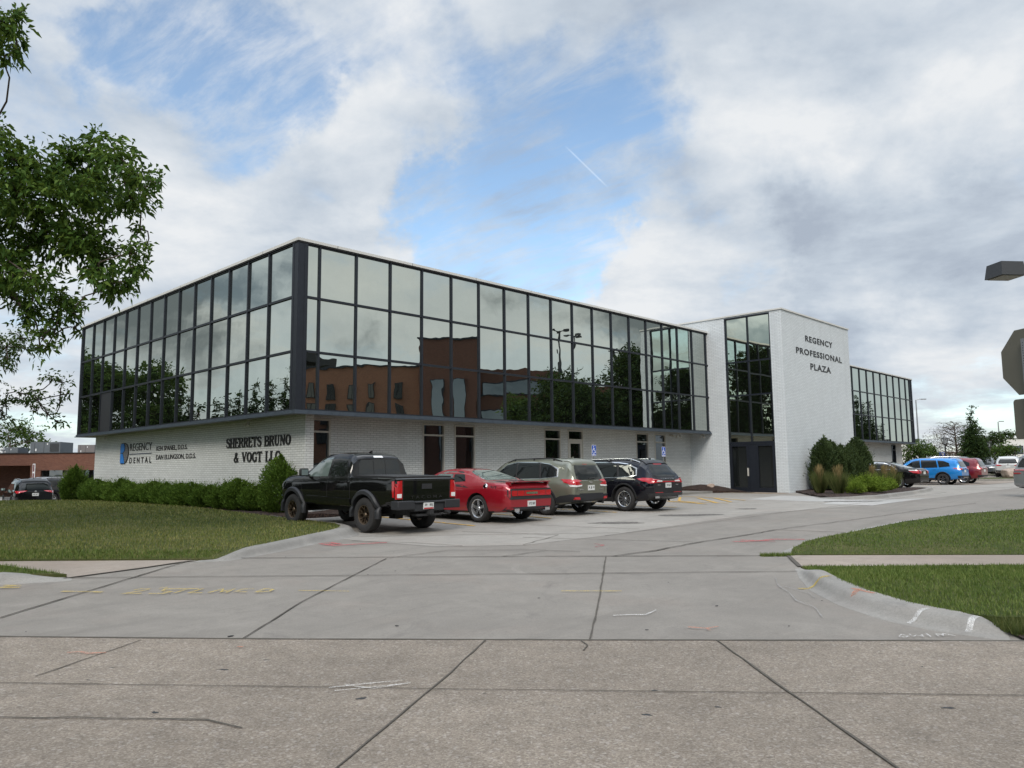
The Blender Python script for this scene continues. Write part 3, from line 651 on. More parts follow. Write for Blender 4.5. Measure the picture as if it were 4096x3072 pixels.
for k, (a, b) in enumerate(zip(ve[:-1], ve[1:])):
    for r_, (z0, z1) in enumerate(rows):
        if r_ == 2 and k == len(ve)-4:
            o = MB().box(-.02, .02, a+.03, b-.03, z0, z1).build('boarded_panel', M['plastic'], B); o['label'] = 'dark boarded panel in place of a pane'
        else: pane('window_pane', a+.02, b-.02, z0, z1, 'u', M['mirror'])
c = MB()
we = WM+[BL-.08]
for a, b in zip(we[:-1], we[1:]):
    for z0, z1 in rows: c.box(a+.02, b-.02, 0, .012, z0, z1)
o = c.build('wing_glazing', M['mirror'], B); o['kind'] = 'stuff'
# back and far sides of the box
MB().box(BL-.02, BL-.005, .1, BV-.1, GB, GT).box(.1, BL-.1, BV-.02, BV-.005, GB, GT).build('rear_glazing', M['mirror'], B)
# ground floor brick with openings
WB = M['wbrick']; zlo = -.6
def wall_u(name, v, segs, z0, z1, th, mats):   # wall running along u, facing -v, split round openings (u0,u1,zsill,zhead)
    c = MB(); return c
win = [(.9, 1.93, 0, 'window'), (5.78, 6.83, 0, 'window'), (7.31, 8.37, 0, 'window'), (12.35, 13.41, 0, 'window'), (13.89, 14.94, 0, 'door'), (18.99, 20.02, 0, 'window'), (20.57, 21.55, 0, 'window')]
GV = 1.15; zh = Z0+1.655
c = MB(); edges = [.62]
for a, b, _, _k in win: edges += [a, b]
edges.append(TU0+.02)
for i in range(0, len(edges), 2): c.box(edges[i], edges[i+1], GV, GV+.25, zlo, ZB+.04)
for a, b, _, _k in win: c.box(a, b, GV+.001, GV+.249, zh+.03, ZB+.04); c.box(a, b, GV+.001, GV+.249, zlo, .45)
c.box(.60, .90, .45, GV, zlo, ZB+.04)                      # corner pier
c.box(.60, .86, GV, 19.42, zlo, ZB+.04)                    # side wall
c.box(.861, 55.7, 19.2, 19.42, zlo, ZB+.04)
c.build('brick_wall', WB, B, uv=True)
for a, b, _, k in win:
    f = MB(); w = .055; zt = zh+.028; zb = .45; zm = Z0+1.265
    for x0, x1 in ((a, a+w), (b-w, b)): f.box(x0, x1, GV-.025, GV+.07, zb, zt)
    f.box(a+w, b-w, GV-.024, GV+.07, zt-w, zt); f.box(a+w, b-w, GV-.02, GV+.07, zm-.03, zm+.03); f.box(a+w, b-w, GV-.02, GV+.07, zb, zb+.06)
    if k == 'door':
        fr = f.build('glass_door', M['cream'], B)
        d = MB(); d.box(a+w, a+w+.13, GV+.0, GV+.05, zb+.06, zm-.03); d.box(b-w-.13, b-w, GV+.0, GV+.05, zb+.06, zm-.03); d.box(a+w+.13, b-w-.13, GV+.001, GV+.05, zm-.17, zm-.03); d.box(a+w+.13, b-w-.13, GV+.001, GV+.05, zb+.06, zb+.3)
        d.build('door_leaf', M['cream'], fr)
    else: fr = f.build('ground_window', M['cream'], B)
    for z0, z1 in ((zb+.06, zm-.03), (zm+.03, zt-w)):
        pane('pane', a+w, b-w, z0, z1, 'v', M['dkglass'], fr, GV+.06)
# wing ground floor
c = MB(); c.box(TU1-.05, 53.2, .75, 1.0, zlo, ZB+.04); c.box(54.1, 55.6, .75, 1.0, zlo, ZB+.04); c.box(53.2, 54.1, .751, .99, zh, ZB+.04); c.box(55.35, 55.6, 1.0, 19.2, zlo, ZB+.04)
c.build('wing_wall', WB, B, uv=True)
f = MB()
for x0, x1 in ((53.2, 53.26), (54.04, 54.1)): f.box(x0, x1, .72, .85, .4, zh)
f.box(53.26, 54.04, .72, .85, zh-.06, zh); f.box(53.26, 54.04, .72, .85, Z0+1.2, Z0+1.26)
fr = f.build('ground_window', M['frame'], B); pane('pane', 53.26, 54.04, .4, zh-.06, 'v', M['dkglass'], fr, .84)
# entrance tower
TB = M['wbrick2']; s0, s1 = -3.53, -1.05; tz = TZ-.075
c = MB(); c.box(TU0, TU0+.3, s1, TV1, zlo, tz); c.box(TU0, TU0+.3, TV0, s0, zlo, tz); c.box(TU0+.001, TU0+.299, s0, s1, tz-.05, tz); c.box(TU0+.3, TU1, TV0, TV0+.3, zlo, tz)
c.box(TU1-.3, TU1, TV0+.3, TV1, zlo, tz); c.box(TU0+.3, TU1-.3, TV1-.3, TV1, zlo, tz)
c.build('tower_wall', TB, B, uv=True)
MB().box(TU0+.3, TU1-.3, TV0+.3, TV1-.3, tz-.3, tz-.2).build('tower_roof', M['roofgrey'], B)
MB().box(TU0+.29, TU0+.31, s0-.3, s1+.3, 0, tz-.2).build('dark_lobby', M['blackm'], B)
c = MB(); a = .05
c.box(TU0-a, TU1+a, TV0-a, TV0+.2, tz+.001, TZ); c.box(TU0-a, TU0+.2, TV0+.201, TV1+a, tz+.001, TZ); c.box(TU1-.2, TU1+a, TV0+.201, TV1+a, tz+.001, TZ); c.box(TU0+.201, TU1-.201, TV1-.2, TV1+a, tz+.001, TZ)
c.build('tower_coping', M['coping'], B)
zd = Z0+1.22; gz = .36; f = MB(); x0, x1 = TU0+.02, TU0+.16; sm_ = (s0+s1)/2
f.box(x0, x1, s1-.06, s1, gz, tz-.05); f.box(x0, x1, s0, s0+.06, gz, tz-.05); f.box(x0+.004, x1, s0+.06, s1-.06, tz-.12, tz-.05)
f.box(x0+.01, x1, sm_-.03, sm_+.03, zd, tz-.12)
for z in (Z0+5.31, Z0+3.60): f.box(x0+.014, x1, s0+.06, s1-.06, z-.035, z+.035)
f.box(x0-.01, x1, s0+.06, s1-.06, zd-.07, zd+.04)
fr = f.build('entrance_frame', M['dframe'], B)
for z0, z1 in ((zd+.04, Z0+3.565), (Z0+3.635, Z0+5.275), (Z0+5.345, tz-.12)):
    for a, b in ((s0+.06, sm_-.03), (sm_+.03, s1-.06)):
        o = pane('tower_window', a, b, z0, z1, 'u', M['mirror2'], B, TU0+.10, .003)
for (a, b, hs) in ((-2.10, s1-.06, 1), (s0+.06, -2.52, -1)):
    d = MB(); w = .10
    d.box(x0, x1-.03, a, a+w, gz+.01, zd-.08); d.box(x0, x1-.03, b-w, b, gz+.01, zd-.08); d.box(x0+.002, x1-.03, a+w, b-w, zd-.19, zd-.08); d.box(x0+.002, x1-.03, a+w, b-w, gz+.01, gz+.22)
    do = d.build('entrance_door', M['dframe'], B)
    pane('door_glass', a+w, b-w, gz+.2, zd-.18, 'u', M['doorglass'], do, TU0+.08, .001)
    if hs == 1:
        MB().box(x0-.05, x0, a+.01, a+.07, 1.15, 1.55).build('door_handle', M['cream'], do)
MB().box(x0+.02, x1-.02, -2.52, -2.10, gz, zd-.08).build('door_post_panel', M['dframe'], B)
# flood lights under the soffit
for (u, v) in ((.35, 17.2), (.35, 3.6), (22.2, .75), (23.6, .2)):
    f = MB(); f.box(u-.06, u+.06, v-.06, v+.06, ZB-.02, ZB+.03)
    for s in (-1, 1):
        f.tube([(u, v, ZB-.02), (u-.05, v+s*.08, ZB-.10)], .012, 6); f.tube([(u-.03, v+s*.07, ZB-.08), (u-.10, v+s*.12, ZB-.19)], [.03, .055], 10)
    f.build('floodlight', M['cream'], B)
f = MB(); f.box(21.9, 22.0, GV-.12, GV, ZB-.12, ZB-.02); f.tube([(21.95, GV-.12, ZB-.08), (21.95, GV-.25, ZB-.12)], .04, 10); f.build('security_camera', M['cream'], B)

# ---------------------------------------------------------------- lettering
def textmesh(s, bold=.0, spacing=1.):
    cu = bpy.data.curves.new('txt', 'FONT'); cu.body = s; cu.offset = bold; cu.extrude = .02; cu.resolution_u = 3; cu.space_character = spacing
    o = bpy.data.objects.new('txt', cu); col.objects.link(o)
    dg = bpy.context.evaluated_depsgraph_get(); dg.update()
    me = bpy.data.meshes.new_from_object(o.evaluated_get(dg)); bpy.data.objects.remove(o); bpy.data.curves.remove(cu); return me
def place_text(name, s, org, ud, vd, w, h, m, parent, th=.02, bold=0., spacing=1.):
    me = textmesh(s, bold, spacing); n = len(me.vertices); co = np.empty(n*3); me.vertices.foreach_get('co', co); co = co.reshape(-1, 3)
    lo, hi = co.min(0), co.max(0); org, ud, vd = Vector(org), Vector(ud).normalized(), Vector(vd).normalized(); nd = ud.cross(vd)
    q = (co-lo)/(hi-lo); pts = np.outer(q[:, 0]*w, ud)+np.outer(q[:, 1]*h, vd)+np.outer((q[:, 2])*th, nd)+np.array(org)
    me.vertices.foreach_set('co', pts.ravel()); me.update()
    return link(name, me, m, parent)
BK = M['black']; Fp = TV0-.015
for s, a, b, z0, z1 in (('REGENCY', 26.62, 30.07, 6.385, 6.70), ('PROFESSIONAL', 25.46, 31.27, 5.665, 5.985), ('PLAZA', 27.08, 29.67, 4.965, 5.29)):
    place_text('tower_lettering', s, (a, Fp+.013, z0+Z0), (1, 0, 0), (0, 0, 1), b-a, z1-z0, BK, B, .014, .022, 1.15)
SP = .585
def side_text(s, v0, v1, z0, z1, m=BK, th=.012, bold=0., spacing=1.): return place_text('side_lettering', s, (SP+.012, v0, z0+Z0), (0, -1, 0), (0, 0, 1), v0-v1, z1-z0, m, B, th, bold, spacing)
side_text('REGENCY', 14.92, 12.45, .95, 1.27, th=.012)
side_text('DENTAL', 14.92, 12.48, .42, .66, bold=.016, spacing=1.7)
side_text('KEN SPANEL, D.D.S.', 11.98, 8.98, .86, 1.08, bold=.012)
side_text('DAN ELLINGSON, D.D.S.', 11.98, 8.20, .50, .72, bold=.012)
MB().box(SP-.004, SP+.004, 12.48, 14.95, Z0+.80, Z0+.825).build('side_lettering', mat('navy_line', (.02, .03, .09), .5), B)
# the logo: a blue and grey tooth-like capital letter in a half oval
lg = MB(); mp = lambda a, b, h: (SP-h, 16.02-a*1.04, Z0+.40+b*.92)
outer = [(0, .10), (.03, .03), (.10, 0), (.52, 0), (.72, .08), (.88, .25), (.97, .5), (.93, .76), (.78, .93), (.55, 1.), (.14, 1.), (.04, .95), (0, .86)]
lg.prism(outer, mp, .0, .012, 0)
lg.prism([(.56, .03), (.70, .10), (.85, .26), (.93, .5), (.89, .75), (.75, .90), (.50, .97), (.55, .90), (.58, .78), (.55, .62), (.36, .52), (.44, .36), (.52, .16)], mp, .013, .018, 1)
for zz in (.12, .22, .32, .42, .52, .62, .72, .82): lg.ribbon([(.50, zz), (.86, zz)], .012, mp, .0185, .0205, 0)
lg.prism([(.04, .10), (.10, .03), (.50, .03), (.46, .16), (.38, .36), (.28, .50), (.04, .50)], mp, .013, .020, 2)
lg.prism([(.04, .54), (.30, .53), (.46, .62), (.50, .76), (.46, .90), (.36, .97), (.14, .97), (.05, .92)], mp, .013, .020, 2)
lg.build('wall_logo', [BK, mat('logo_grey', (.16, .16, .165), .5), mat('logo_blue', (.02, .20, .62), .4)], B)
# serif capitals drawn stroke by stroke (unit height)
def glyph(ch):
    T, t_, S = .17, .065, .06
    st = []
    def bar(x0, y0, x1, y1, w): st.append(([(x0, y0), (x1, y1)], w))
    def ser(x, y, l=.15): st.append(([(x-l, y), (x+l, y)], S))
    def arc(cx, cy, rx, ry, a0, a1, w, n=12):
        p = []; ws = []
        for k in range(n+1):
            a = R(a0+(a1-a0)*k/n); p.append((cx+rx*math.cos(a), cy+ry*math.sin(a))); ws.append(t_+(w-t_)*abs(math.cos(a))**1.3)
        st.append((p, ws))
    wd = .72
    if ch == 'S': st.append(([(.58, .70), (.57, .86), (.40, .96), (.22, .93), (.12, .80), (.16, .64), (.36, .53), (.54, .42), (.60, .26), (.52, .09), (.34, .03), (.16, .09), (.09, .28)], [.05, .06, .07, .10, .14, .16, .17, .17, .15, .11, .07, .06, .05])); wd = .68
    if ch == 'H': bar(.16, .03, .16, .97, T); bar(.62, .03, .62, .97, T); bar(.2, .5, .6, .5, t_); [ser(x, y) for x in (.16, .62) for y in (.03, .97)]; wd = .80
    if ch == 'E': bar(.16, .03, .16, .97, T); st.append(([(.05, .97), (.58, .97), (.60, .78)], S)); st.append(([(.05, .03), (.60, .03), (.63, .24)], S)); bar(.2, .51, .46, .51, t_); bar(.46, .40, .46, .62, .05); wd = .68
    if ch in 'RB':
        bar(.16, .03, .16, .97, T); ser(.13, .97, .10); ser(.16, .03)
        st.append(([(.2, .96), (.42, .95), (.56, .86), (.57, .66), (.44, .53), (.2, .51)], [t_, .08, .15, .16, .09, t_]))
        if ch == 'R': st.append(([(.34, .50), (.50, .38), (.60, .06), (.72, .03)], [.1, .15, .13, .05])); wd = .76
        else: st.append(([(.2, .50), (.46, .49), (.62, .40), (.63, .16), (.48, .04), (.2, .03)], [t_, .08, .15, .17, .09, t_])); wd = .72
    if ch == 'T': bar(.35, .03, .35, .97, T); ser(.35, .03); st.append(([(.05, .74), (.07, .97), (.63, .97), (.65, .74)], S)); wd = .72
    if ch == 'U': st.append(([(.17, .97), (.17, .30), (.24, .09), (.40, .03), (.56, .10), (.61, .30), (.61, .97)], [T, T, .13, .07, .07, t_, t_])); ser(.17, .97); ser(.61, .97, .11); wd = .78
    if ch == 'N': bar(.15, .03, .15, .97, t_); bar(.64, .03, .64, .97, t_); bar(.14, .95, .64, .05, T); ser(.15, .03, .1); ser(.64, .97, .1); ser(.1, .97, .08); wd = .80
    if ch == 'O': arc(.38, .5, .27, .45, 0, 360, .18, 20); wd = .76
    if ch == 'C': arc(.40, .5, .28, .45, 48, 320, .18, 16); bar(.60, .66, .60, .92, .05); wd = .72
    if ch == 'G': arc(.40, .5, .28, .45, 48, 330, .18, 16); bar(.60, .66, .60, .92, .05); bar(.62, .08, .62, .44, .13); ser(.60, .44, .11); wd = .76
    if ch == 'V': bar(.12, .97, .38, .05, T); bar(.62, .97, .38, .05, t_); ser(.13, .97, .12); ser(.63, .97, .1); wd = .74
    if ch == 'L': bar(.16, .03, .16, .97, T); ser(.16, .97); st.append(([(.05, .03), (.57, .03), (.60, .28)], S)); wd = .66
    if ch == '&': st.append(([(.70, .03), (.56, .10), (.26, .70), (.28, .90), (.42, .96), (.52, .85), (.44, .65), (.18, .45), (.08, .25), (.18, .06), (.38, .03), (.58, .20), (.66, .45)], [.06, .15, .15, .10, .05, .08, .07, .10, .14, .12, .06, .05, .05])); wd = .80
    if ch == ' ': wd = .42
    return st, wd
def serif_text(s, v0, v1, z0, h):
    tot = sum(glyph(c)[1] for c in s); k = (v0-v1)/tot; x = 0; n = 0
    for c_ in s:
        st, wd = glyph(c_); mb = MB()
        for pts, w in st:
            n += 1; hh = .030+.0007*(n % 9)
            ws = [q*1.0*(h*.5+k*.5)*1.12 for q in w] if isinstance(w, list) else w*(h*.5+k*.5)*1.12
            mb.ribbon([((x+a)*k, b*h) for a, b in pts], ws, lambda A, Bq, H: (SP+.015-H, v0-A, z0+Z0+Bq), .0, hh)
        x += wd
        if st: mb.build('serif_letter', BK, B)
serif_text('SHERRETS BRUNO', 5.72, 1.27, .84, .33); serif_text('& VOGT LLC', 5.10, 1.90, .335, .33)
# ---------------------------------------------------------------- vehicles
def pch(keys):
    xs = np.array([k[0] for k in keys], float); ys = np.array([k[1] for k in keys], float)
    h = np.diff(xs); d = np.diff(ys)/h; m = np.zeros(len(xs)); m[0], m[-1] = d[0], d[-1]
    for i in range(1, len(xs)-1):
        if d[i-1]*d[i] > 0: w1, w2 = 2*h[i]+h[i-1], h[i]+2*h[i-1]; m[i] = (w1+w2)/(w1/d[i-1]+w2/d[i])
    def f(x):
        x = min(max(x, xs[0]), xs[-1]); i = min(int(np.searchsorted(xs, x, 'right'))-1, len(h)-1); i = max(i, 0); t_ = (x-xs[i])/h[i]
        return float((2*t_**3-3*t_**2+1)*ys[i]+(t_**3-2*t_**2+t_)*h[i]*m[i]+(-2*t_**3+3*t_**2)*ys[i+1]+(t_**3-t_**2)*h[i]*m[i+1])
    return f
class Car:
    """x forward from the rear axle, y left, z up"""
    def __init__(s, name, label, cat, x, y, heading, S, paint, group=None, pitch=0.):
        s.S = S; z = g(x, y)+.012
        s.root = empty(name, (x, y, z), heading, label, cat, group)
        fx, fy = math.cos(heading), math.sin(heading); dz = g(x+fx*S['wb'], y+fy*S['wb'])-g(x, y)
        s.root.rotation_euler = (0, -math.atan2(dz, S['wb']), heading)
        s.paint = paint; s.body(S)
    def part(s, mb, name, m, smooth=None, parent=None, uv=False): return mb.build(name, m, parent or s.root, smooth=smooth, uv=uv)
    def body(s, S):
        zb, wl, wm, zbelt, wbelt, zt, wt = [pch(S[k]) for k in ('zb', 'wl', 'wm', 'zbelt', 'wbelt', 'zt', 'wt')]
        x0, x1 = S['zt'][0][0], S['zt'][-1][0]
        xs = sorted(set([round(v, 3) for v in np.arange(x0, x1, .07)]+[k[0] for k in S['zt']]+[x1])); X = [xs[0]]
        for v in xs[1:]:
            if v-X[-1] > .012: X.append(v)
        rings = []
        for x in X:
            b, l, w, q, wq, t_, r_ = zb(x), wl(x), wm(x), zbelt(x), wbelt(x), zt(x), wt(x)
            q = min(q, t_-.012); d = q-b; hh = t_-q; rr = min(.10, hh*.35)
            P = [(0, b), (l*.55, b), (l*.93, b+.004), (l, b+.05), (w-.01, b+.25*d), (w, b+.55*d), (w*.992, b+.78*d), ((w+wq)/2, q-.045), (wq, q)]
            if hh > .12:
                P += [(wq-(wq-r_)*.30, q+hh*.33), (wq-(wq-r_)*.66, q+hh*.70), (r_, t_-rr), (r_*.90, t_-rr*.36), (r_*.62, t_-rr*.08), (0, t_)]
            else:
                P += [(wq*.97, q+hh*.3), (wq*.93, q+hh*.55), (wq*.86, q+hh*.72), (wq*.70, q+hh*.86), (wq*.42, q+hh*.96), (0, t_)]
            rings.append((x, P))
        # rounded ends
        def shrink(P, k, kz):
            zc_ = (P[0][1]+P[-1][1])/2; return [(a*k, zc_+(b-zc_)*kz) for a, b in P]
        e = S.get('round', .035)
        rings = [(rings[0][0]-e, shrink(rings[0][1], .955, .93)), (rings[0][0]-e*.45, shrink(rings[0][1], .985, .98))]+rings+[(rings[-1][0]+e*.45, shrink(rings[-1][1], .98, .975)), (rings[-1][0]+e, shrink(rings[-1][1], .94, .92))]
        V = []; F = []; n = len(rings[0][1]); k = 2*n-2
        for x, P in rings:
            V += [(x, a, z) for a, z in P]+[(x, -a, z) for a, z in reversed(P[1:-1])]
        for i in range(len(rings)-1):
            for j in range(k): F.append((i*k+j, i*k+(j+1) % k, (i+1)*k+(j+1) % k, (i+1)*k+j))
        F.append(tuple(reversed(range(k)))); F.append(tuple((len(rings)-1)*k+j for j in range(k)))
        me = bpy.data.meshes.new('body'); me.from_pydata(V, [], F)
        bm = bmesh.new(); bm.from_mesh(me); bmesh.ops.recalc_face_normals(bm, faces=bm.faces); bm.to_mesh(me); bm.free()
        o = bpy.data.objects.new('body', me); col.objects.link(o)
        cut = MB(); R_ = S['tr']+S.get('gap', .055); wmx = max(k_[1] for k_ in S['wm'])
        for ax in (0, S['wb']):
            for sd in (-1, 1):
                a, b_ = sd*(wmx-.34), sd*(wmx+.3); zc_ = S['tr']+.01
                cut.lathe([(0.0001, a), (R_, a), (R_, b_), (0.0001, b_)], 40, 'y', (ax, 0, zc_))
        co = cut.build('cutter', M['blackm'])
        bm = bmesh.new(); bm.from_mesh(co.data); bmesh.ops.remove_doubles(bm, verts=bm.verts, dist=.002); bmesh.ops.recalc_face_normals(bm, faces=bm.faces); bm.to_mesh(co.data); bm.free()
        md = o.modifiers.new('b', 'BOOLEAN'); md.operation = 'DIFFERENCE'; md.object = co; md.solver = 'EXACT'
        dg = bpy.context.evaluated_depsgraph_get(); dg.update()
        nm = bpy.data.meshes.new_from_object(o.evaluated_get(dg)); bpy.data.objects.remove(o); bpy.data.objects.remove(co)
        nm.materials.clear(); nm.name = 'body'; s.uncut = None
        low = S.get('lowz', None)
        for p in nm.polygons:
            c_ = p.center; mi = 0
            for ax in (0, S['wb']):
                if math.hypot(c_.x-ax, c_.z-S['tr']-.01) < R_*.995+.004 and abs(p.normal.y) < .5 and abs(c_.y) > wmx-.36 and (Vector((c_.x-ax, 0, c_.z-S['tr']-.01)).dot(p.normal) < 0) and math.hypot(c_.x-ax, c_.z-S['tr']-.01) > R_*.9: mi = 1
                if math.hypot(c_.x-ax, c_.z-S['tr']) < R_ and abs(abs(c_.y)-(wmx-.34)) < .01: mi = 1
            if p.normal.z < -.8 and c_.z < (S['tr']): mi = 1
            p.material_index = mi
        smooth_mesh(nm, 28)
        s.b = link('body', nm, [s.paint, M['blackm']], s.root)
        vs = [v.co[:] for v in nm.vertices]; s.bvh = BVHTree.FromPolygons(vs, [tuple(p.vertices) for p in nm.polygons])
        s.x0, s.x1, s.w = x0-e, x1+e, wmx
    def patch(s, name, poly, view, m, off=.004, cell=.07, sk=None, parent=None, flat=None):
        """a panel cut to poly and laid on the body, seen from view: 'l','r' (x,z) / 'b','f' (y,z) / 't' (x,y)"""
        bm = bmesh.new(); vs = [bm.verts.new((a, b, 0)) for a, b in poly]
        for q in tessellate_polygon([[Vector((a, b, 0)) for a, b in poly]]):
            try: bm.faces.new([vs[i] for i in q])
            except ValueError: pass
        for ax in (0, 1):
            lo = min(p[ax] for p in poly); hi = max(p[ax] for p in poly); k = math.floor(lo/cell)+1
            while k*cell < hi-1e-4:
                co = [0, 0, 0]; co[ax] = k*cell; no = [0, 0, 0]; no[ax] = 1
                bmesh.ops.bisect_plane(bm, geom=bm.verts[:]+bm.edges[:]+bm.faces[:], dist=1e-4, plane_co=co, plane_no=no); k += 1
        D = {'l': ((0, -1, 0), lambda a, b: (a, 3, b)), 'r': ((0, 1, 0), lambda a, b: (a, -3, b)), 'b': ((1, 0, 0), lambda a, b: (s.x0-2, a, b)), 'f': ((-1, 0, 0), lambda a, b: (s.x1+2, a, b)), 't': ((0, 0, -1), lambda a, b: (a, b, 4))}[view]
        d = Vector(D[0]); last = None; miss = []
        for v in bm.verts:
            o = Vector(D[1](v.co.x, v.co.y)); h = s.bvh.ray_cast(o, d)
            if h[0] is None: miss.append((v, o)); continue
            v.co = h[0]+(-d*off if flat is None else h[1]*off if h[1].dot(-d) > 0 else -h[1]*off); last = v.co.copy()
        good = [v.co.copy() for v in bm.verts if v not in [q[0] for q in miss]] if miss else []
        for v, o in miss:
            if not good: bm.free(); return None
            kk = min(good, key=lambda c: (c-o-d*(c-o).dot(d)).length); v.co = o+d*(kk-o).dot(d)
        be = [e for e in bm.edges if e.is_boundary]
        r_ = bmesh.ops.extrude_edge_only(bm, edges=be)
        for v in [q for q in r_['geom'] if isinstance(q, bmesh.types.BMVert)]: v.co += d*(off+(sk if sk is not None else .004))
        bmesh.ops.recalc_face_normals(bm, faces=bm.faces)
        up = [f for f in bm.faces]; sgn = sum(f.normal.dot(d)*f.calc_area() for f in up if len(f.verts) >= 3 and abs(f.normal.dot(d)) > .3)
        if sgn > 0: bmesh.ops.reverse_faces(bm, faces=bm.faces)
        me = bpy.data.meshes.new(name); bm.to_mesh(me); bm.free(); smooth_mesh(me, 40)
        return link(name, me, m, parent or s.root)
    def sides(s, name, poly, m, off=.004, **k):
        return [s.patch(name, poly, v, m, off, **k) for v in ('l', 'r')]
    def back2(s, name, poly, m, off=.004, view='b', **k):
        return [s.patch(name, poly, view, m, off, **k), s.patch(name, [(-a, b) for a, b in reversed(poly)], view, m, off, **k)]
    def line(s, pts, w=.008, m=None, off=.003, name='panel_gap', view='l', both=True, parent=None):
        P = [Vector(p) for p in pts]; L = []; Q = []
        for i, p in enumerate(P):
            d0 = (p-P[i-1]).normalized() if i else (P[1]-P[0]).normalized(); d1 = (P[i+1]-p).normalized() if i < len(P)-1 else d0
            d = (d0+d1).normalized(); n = Vector((-d.y, d.x)); kk = w/2/max(.5, n.dot(Vector((-d0.y, d0.x)))); L.append(p+n*kk); Q.append(p-n*kk)
        poly = [tuple(v) for v in L]+[tuple(v) for v in reversed(Q)]
        o = []
        for v in (('l', 'r') if (view == 'l' and both) else (view,)): o.append(s.patch(name, poly, v, m or M['blackm'], off, cell=.12, parent=parent))
        return o
    def wheels(s, rim, style, n=5, rimr=.6, capm=None):
        S = s.S; r = S['tr']; w = S.get('tw', .23); face = s.w-.015-S.get('inset', .01)
        proto = {}
        for ax in (0, S['wb']):
            for sd in (1, -1):
                at = (ax, sd*(face-w), r)
                hub = MB().lathe([(.001, .0), (r*.42, .0), (r*.42, sd*w*.45), (.001, sd*w*.45)], 20, 'y', at)
                h = hub.build('wheel', M['blackm'], s.root, smooth=30)
                rr = r*rimr; sh = r-rr
                pr = [(rr-.015, 0), (r-.05, 0), (r-.018, .012), (r, .045), (r, w-.045), (r-.018, w-.012), (r-sh*.45, w+.004), (rr+.012, w-.004), (rr-.004, w-.018), (rr-.015, w*.4), (rr-.015, 0)]
                tm = MB().lathe([(a, b*sd) for a, b in pr], 44, 'y', at)
                tm.build('tyre', M['rubber'], h, smooth=40)
                rm = MB(); o_ = w-.02
                rm.lathe([(rr-.002, sd*(o_-.05)), (rr+.008, sd*o_), (rr-.006, sd*(o_+.006)), (rr-.022, sd*(o_-.004)), (rr-.03, sd*(o_-.06)), (rr-.03, sd*.03)], 40, 'y', at)
                def spoke(a0, wi, wo, r0=.035, r1=None, dep=0., tw=0.):
                    r1 = r1 or rr-.012; yo = sd*(o_-.012); yi = sd*(o_-.035-dep); c0, s0_ = math.cos(a0), math.sin(a0); c1, s1_ = math.cos(a0+tw), math.sin(a0+tw)
                    q = []
                    for (rad, ww, yy, c_, s_) in ((r0, wi, yi, c0, s0_), (r1, wo, yo, c1, s1_)):
                        for e_, dy in ((-1, 0), (1, 0), (.6, -sd*.035), (-.6, -sd*.035)):
                            q.append((at[0]+rad*c_-e_*ww*s_, at[1]+yy+dy, at[2]+rad*s_+e_*ww*c_))
                    b = len(rm.v); rm.v += q
                    for f in ((0, 1, 5, 4), (1, 2, 6, 5), (2, 3, 7, 6), (3, 0, 4, 7)): rm.f.append(tuple(b+i for i in f)); rm.m.append(0)
                for k in range(n):
                    a0 = 2*math.pi*k/n+.3
                    if style == 'five': spoke(a0, .030, .040, .03); spoke(a0, .022, .03, .03)
                    elif style == 'twin':
                        for e_ in (-.11, .11): spoke(a0+e_, .010, .013, .05)
                    elif style == 'mesh':
                        for e_ in (-.30, .30): spoke(a0, .013, .013, .05, rr*.62, .0, 0); spoke(a0, .012, .012, rr*.55, rr-.012, -.005, e_)
                    else: spoke(a0, .016, .022)
                rm.lathe([(.001, sd*(o_-.02)), (.04, sd*(o_-.022)), (.055, sd*(o_-.04)), (.055, sd*.05)], 16, 'y', at)
                rm.build('rim', rim, h, smooth=30)
    def plate(s, y, z, w=.30, h=.15, text='', lean=.0, x=None, band=None, pm=None):
        hit = s.bvh.ray_cast(Vector((s.x0-2, y, z)), Vector((1, 0, 0)))[0]; xx = (hit.x if hit else s.x0)-.018 if x is None else x
        p = MB().box(xx-.004, xx+.02, y-w/2, y+w/2, z-h/2, z+h/2).build('licence_plate', pm or M['plate'], s.root)
        if band: MB().box(xx-.0065, xx-.003, y-w/2+.01, y+w/2-.01, z-h/2+.005, z-h/2+.035).build('plate_band', band, p)
        if text: place_text('plate_number', text, (xx-.005, y+w*.40, z-h*.20+(.012 if band else 0)), (0, -1, 0), (0, 0, 1), w*.80, h*.45, M['black'], p, .002, .01)
    def badge(s, txt, y, z, w, h, m, th=.008, name='badge', bold=.01, spacing=1.1):
        hit = s.bvh.ray_cast(Vector((s.x0-2, y, z+h/2)), Vector((1, 0, 0)))[0]; xx = (hit.x if hit else s.x0)-.004
        place_text(name, txt, (xx, y+w/2, z), (0, -1, 0), (0, 0, 1), w, h, m, s.root, th, bold, spacing)
    def disc(s, name, y, z, r, m, ry=None):
        hit = s.bvh.ray_cast(Vector((s.x0-2, y, z)), Vector((1, 0, 0)))[0]; xx = (hit.x if hit else s.x0)
        mb = MB(); mb.prism([(y+(ry or r)*math.cos(k*.3927), z+r*math.sin(k*.3927)) for k in range(16)], lambda a, b, h: (xx-h, a, b), 0, .014); mb.build(name, m, s.root)
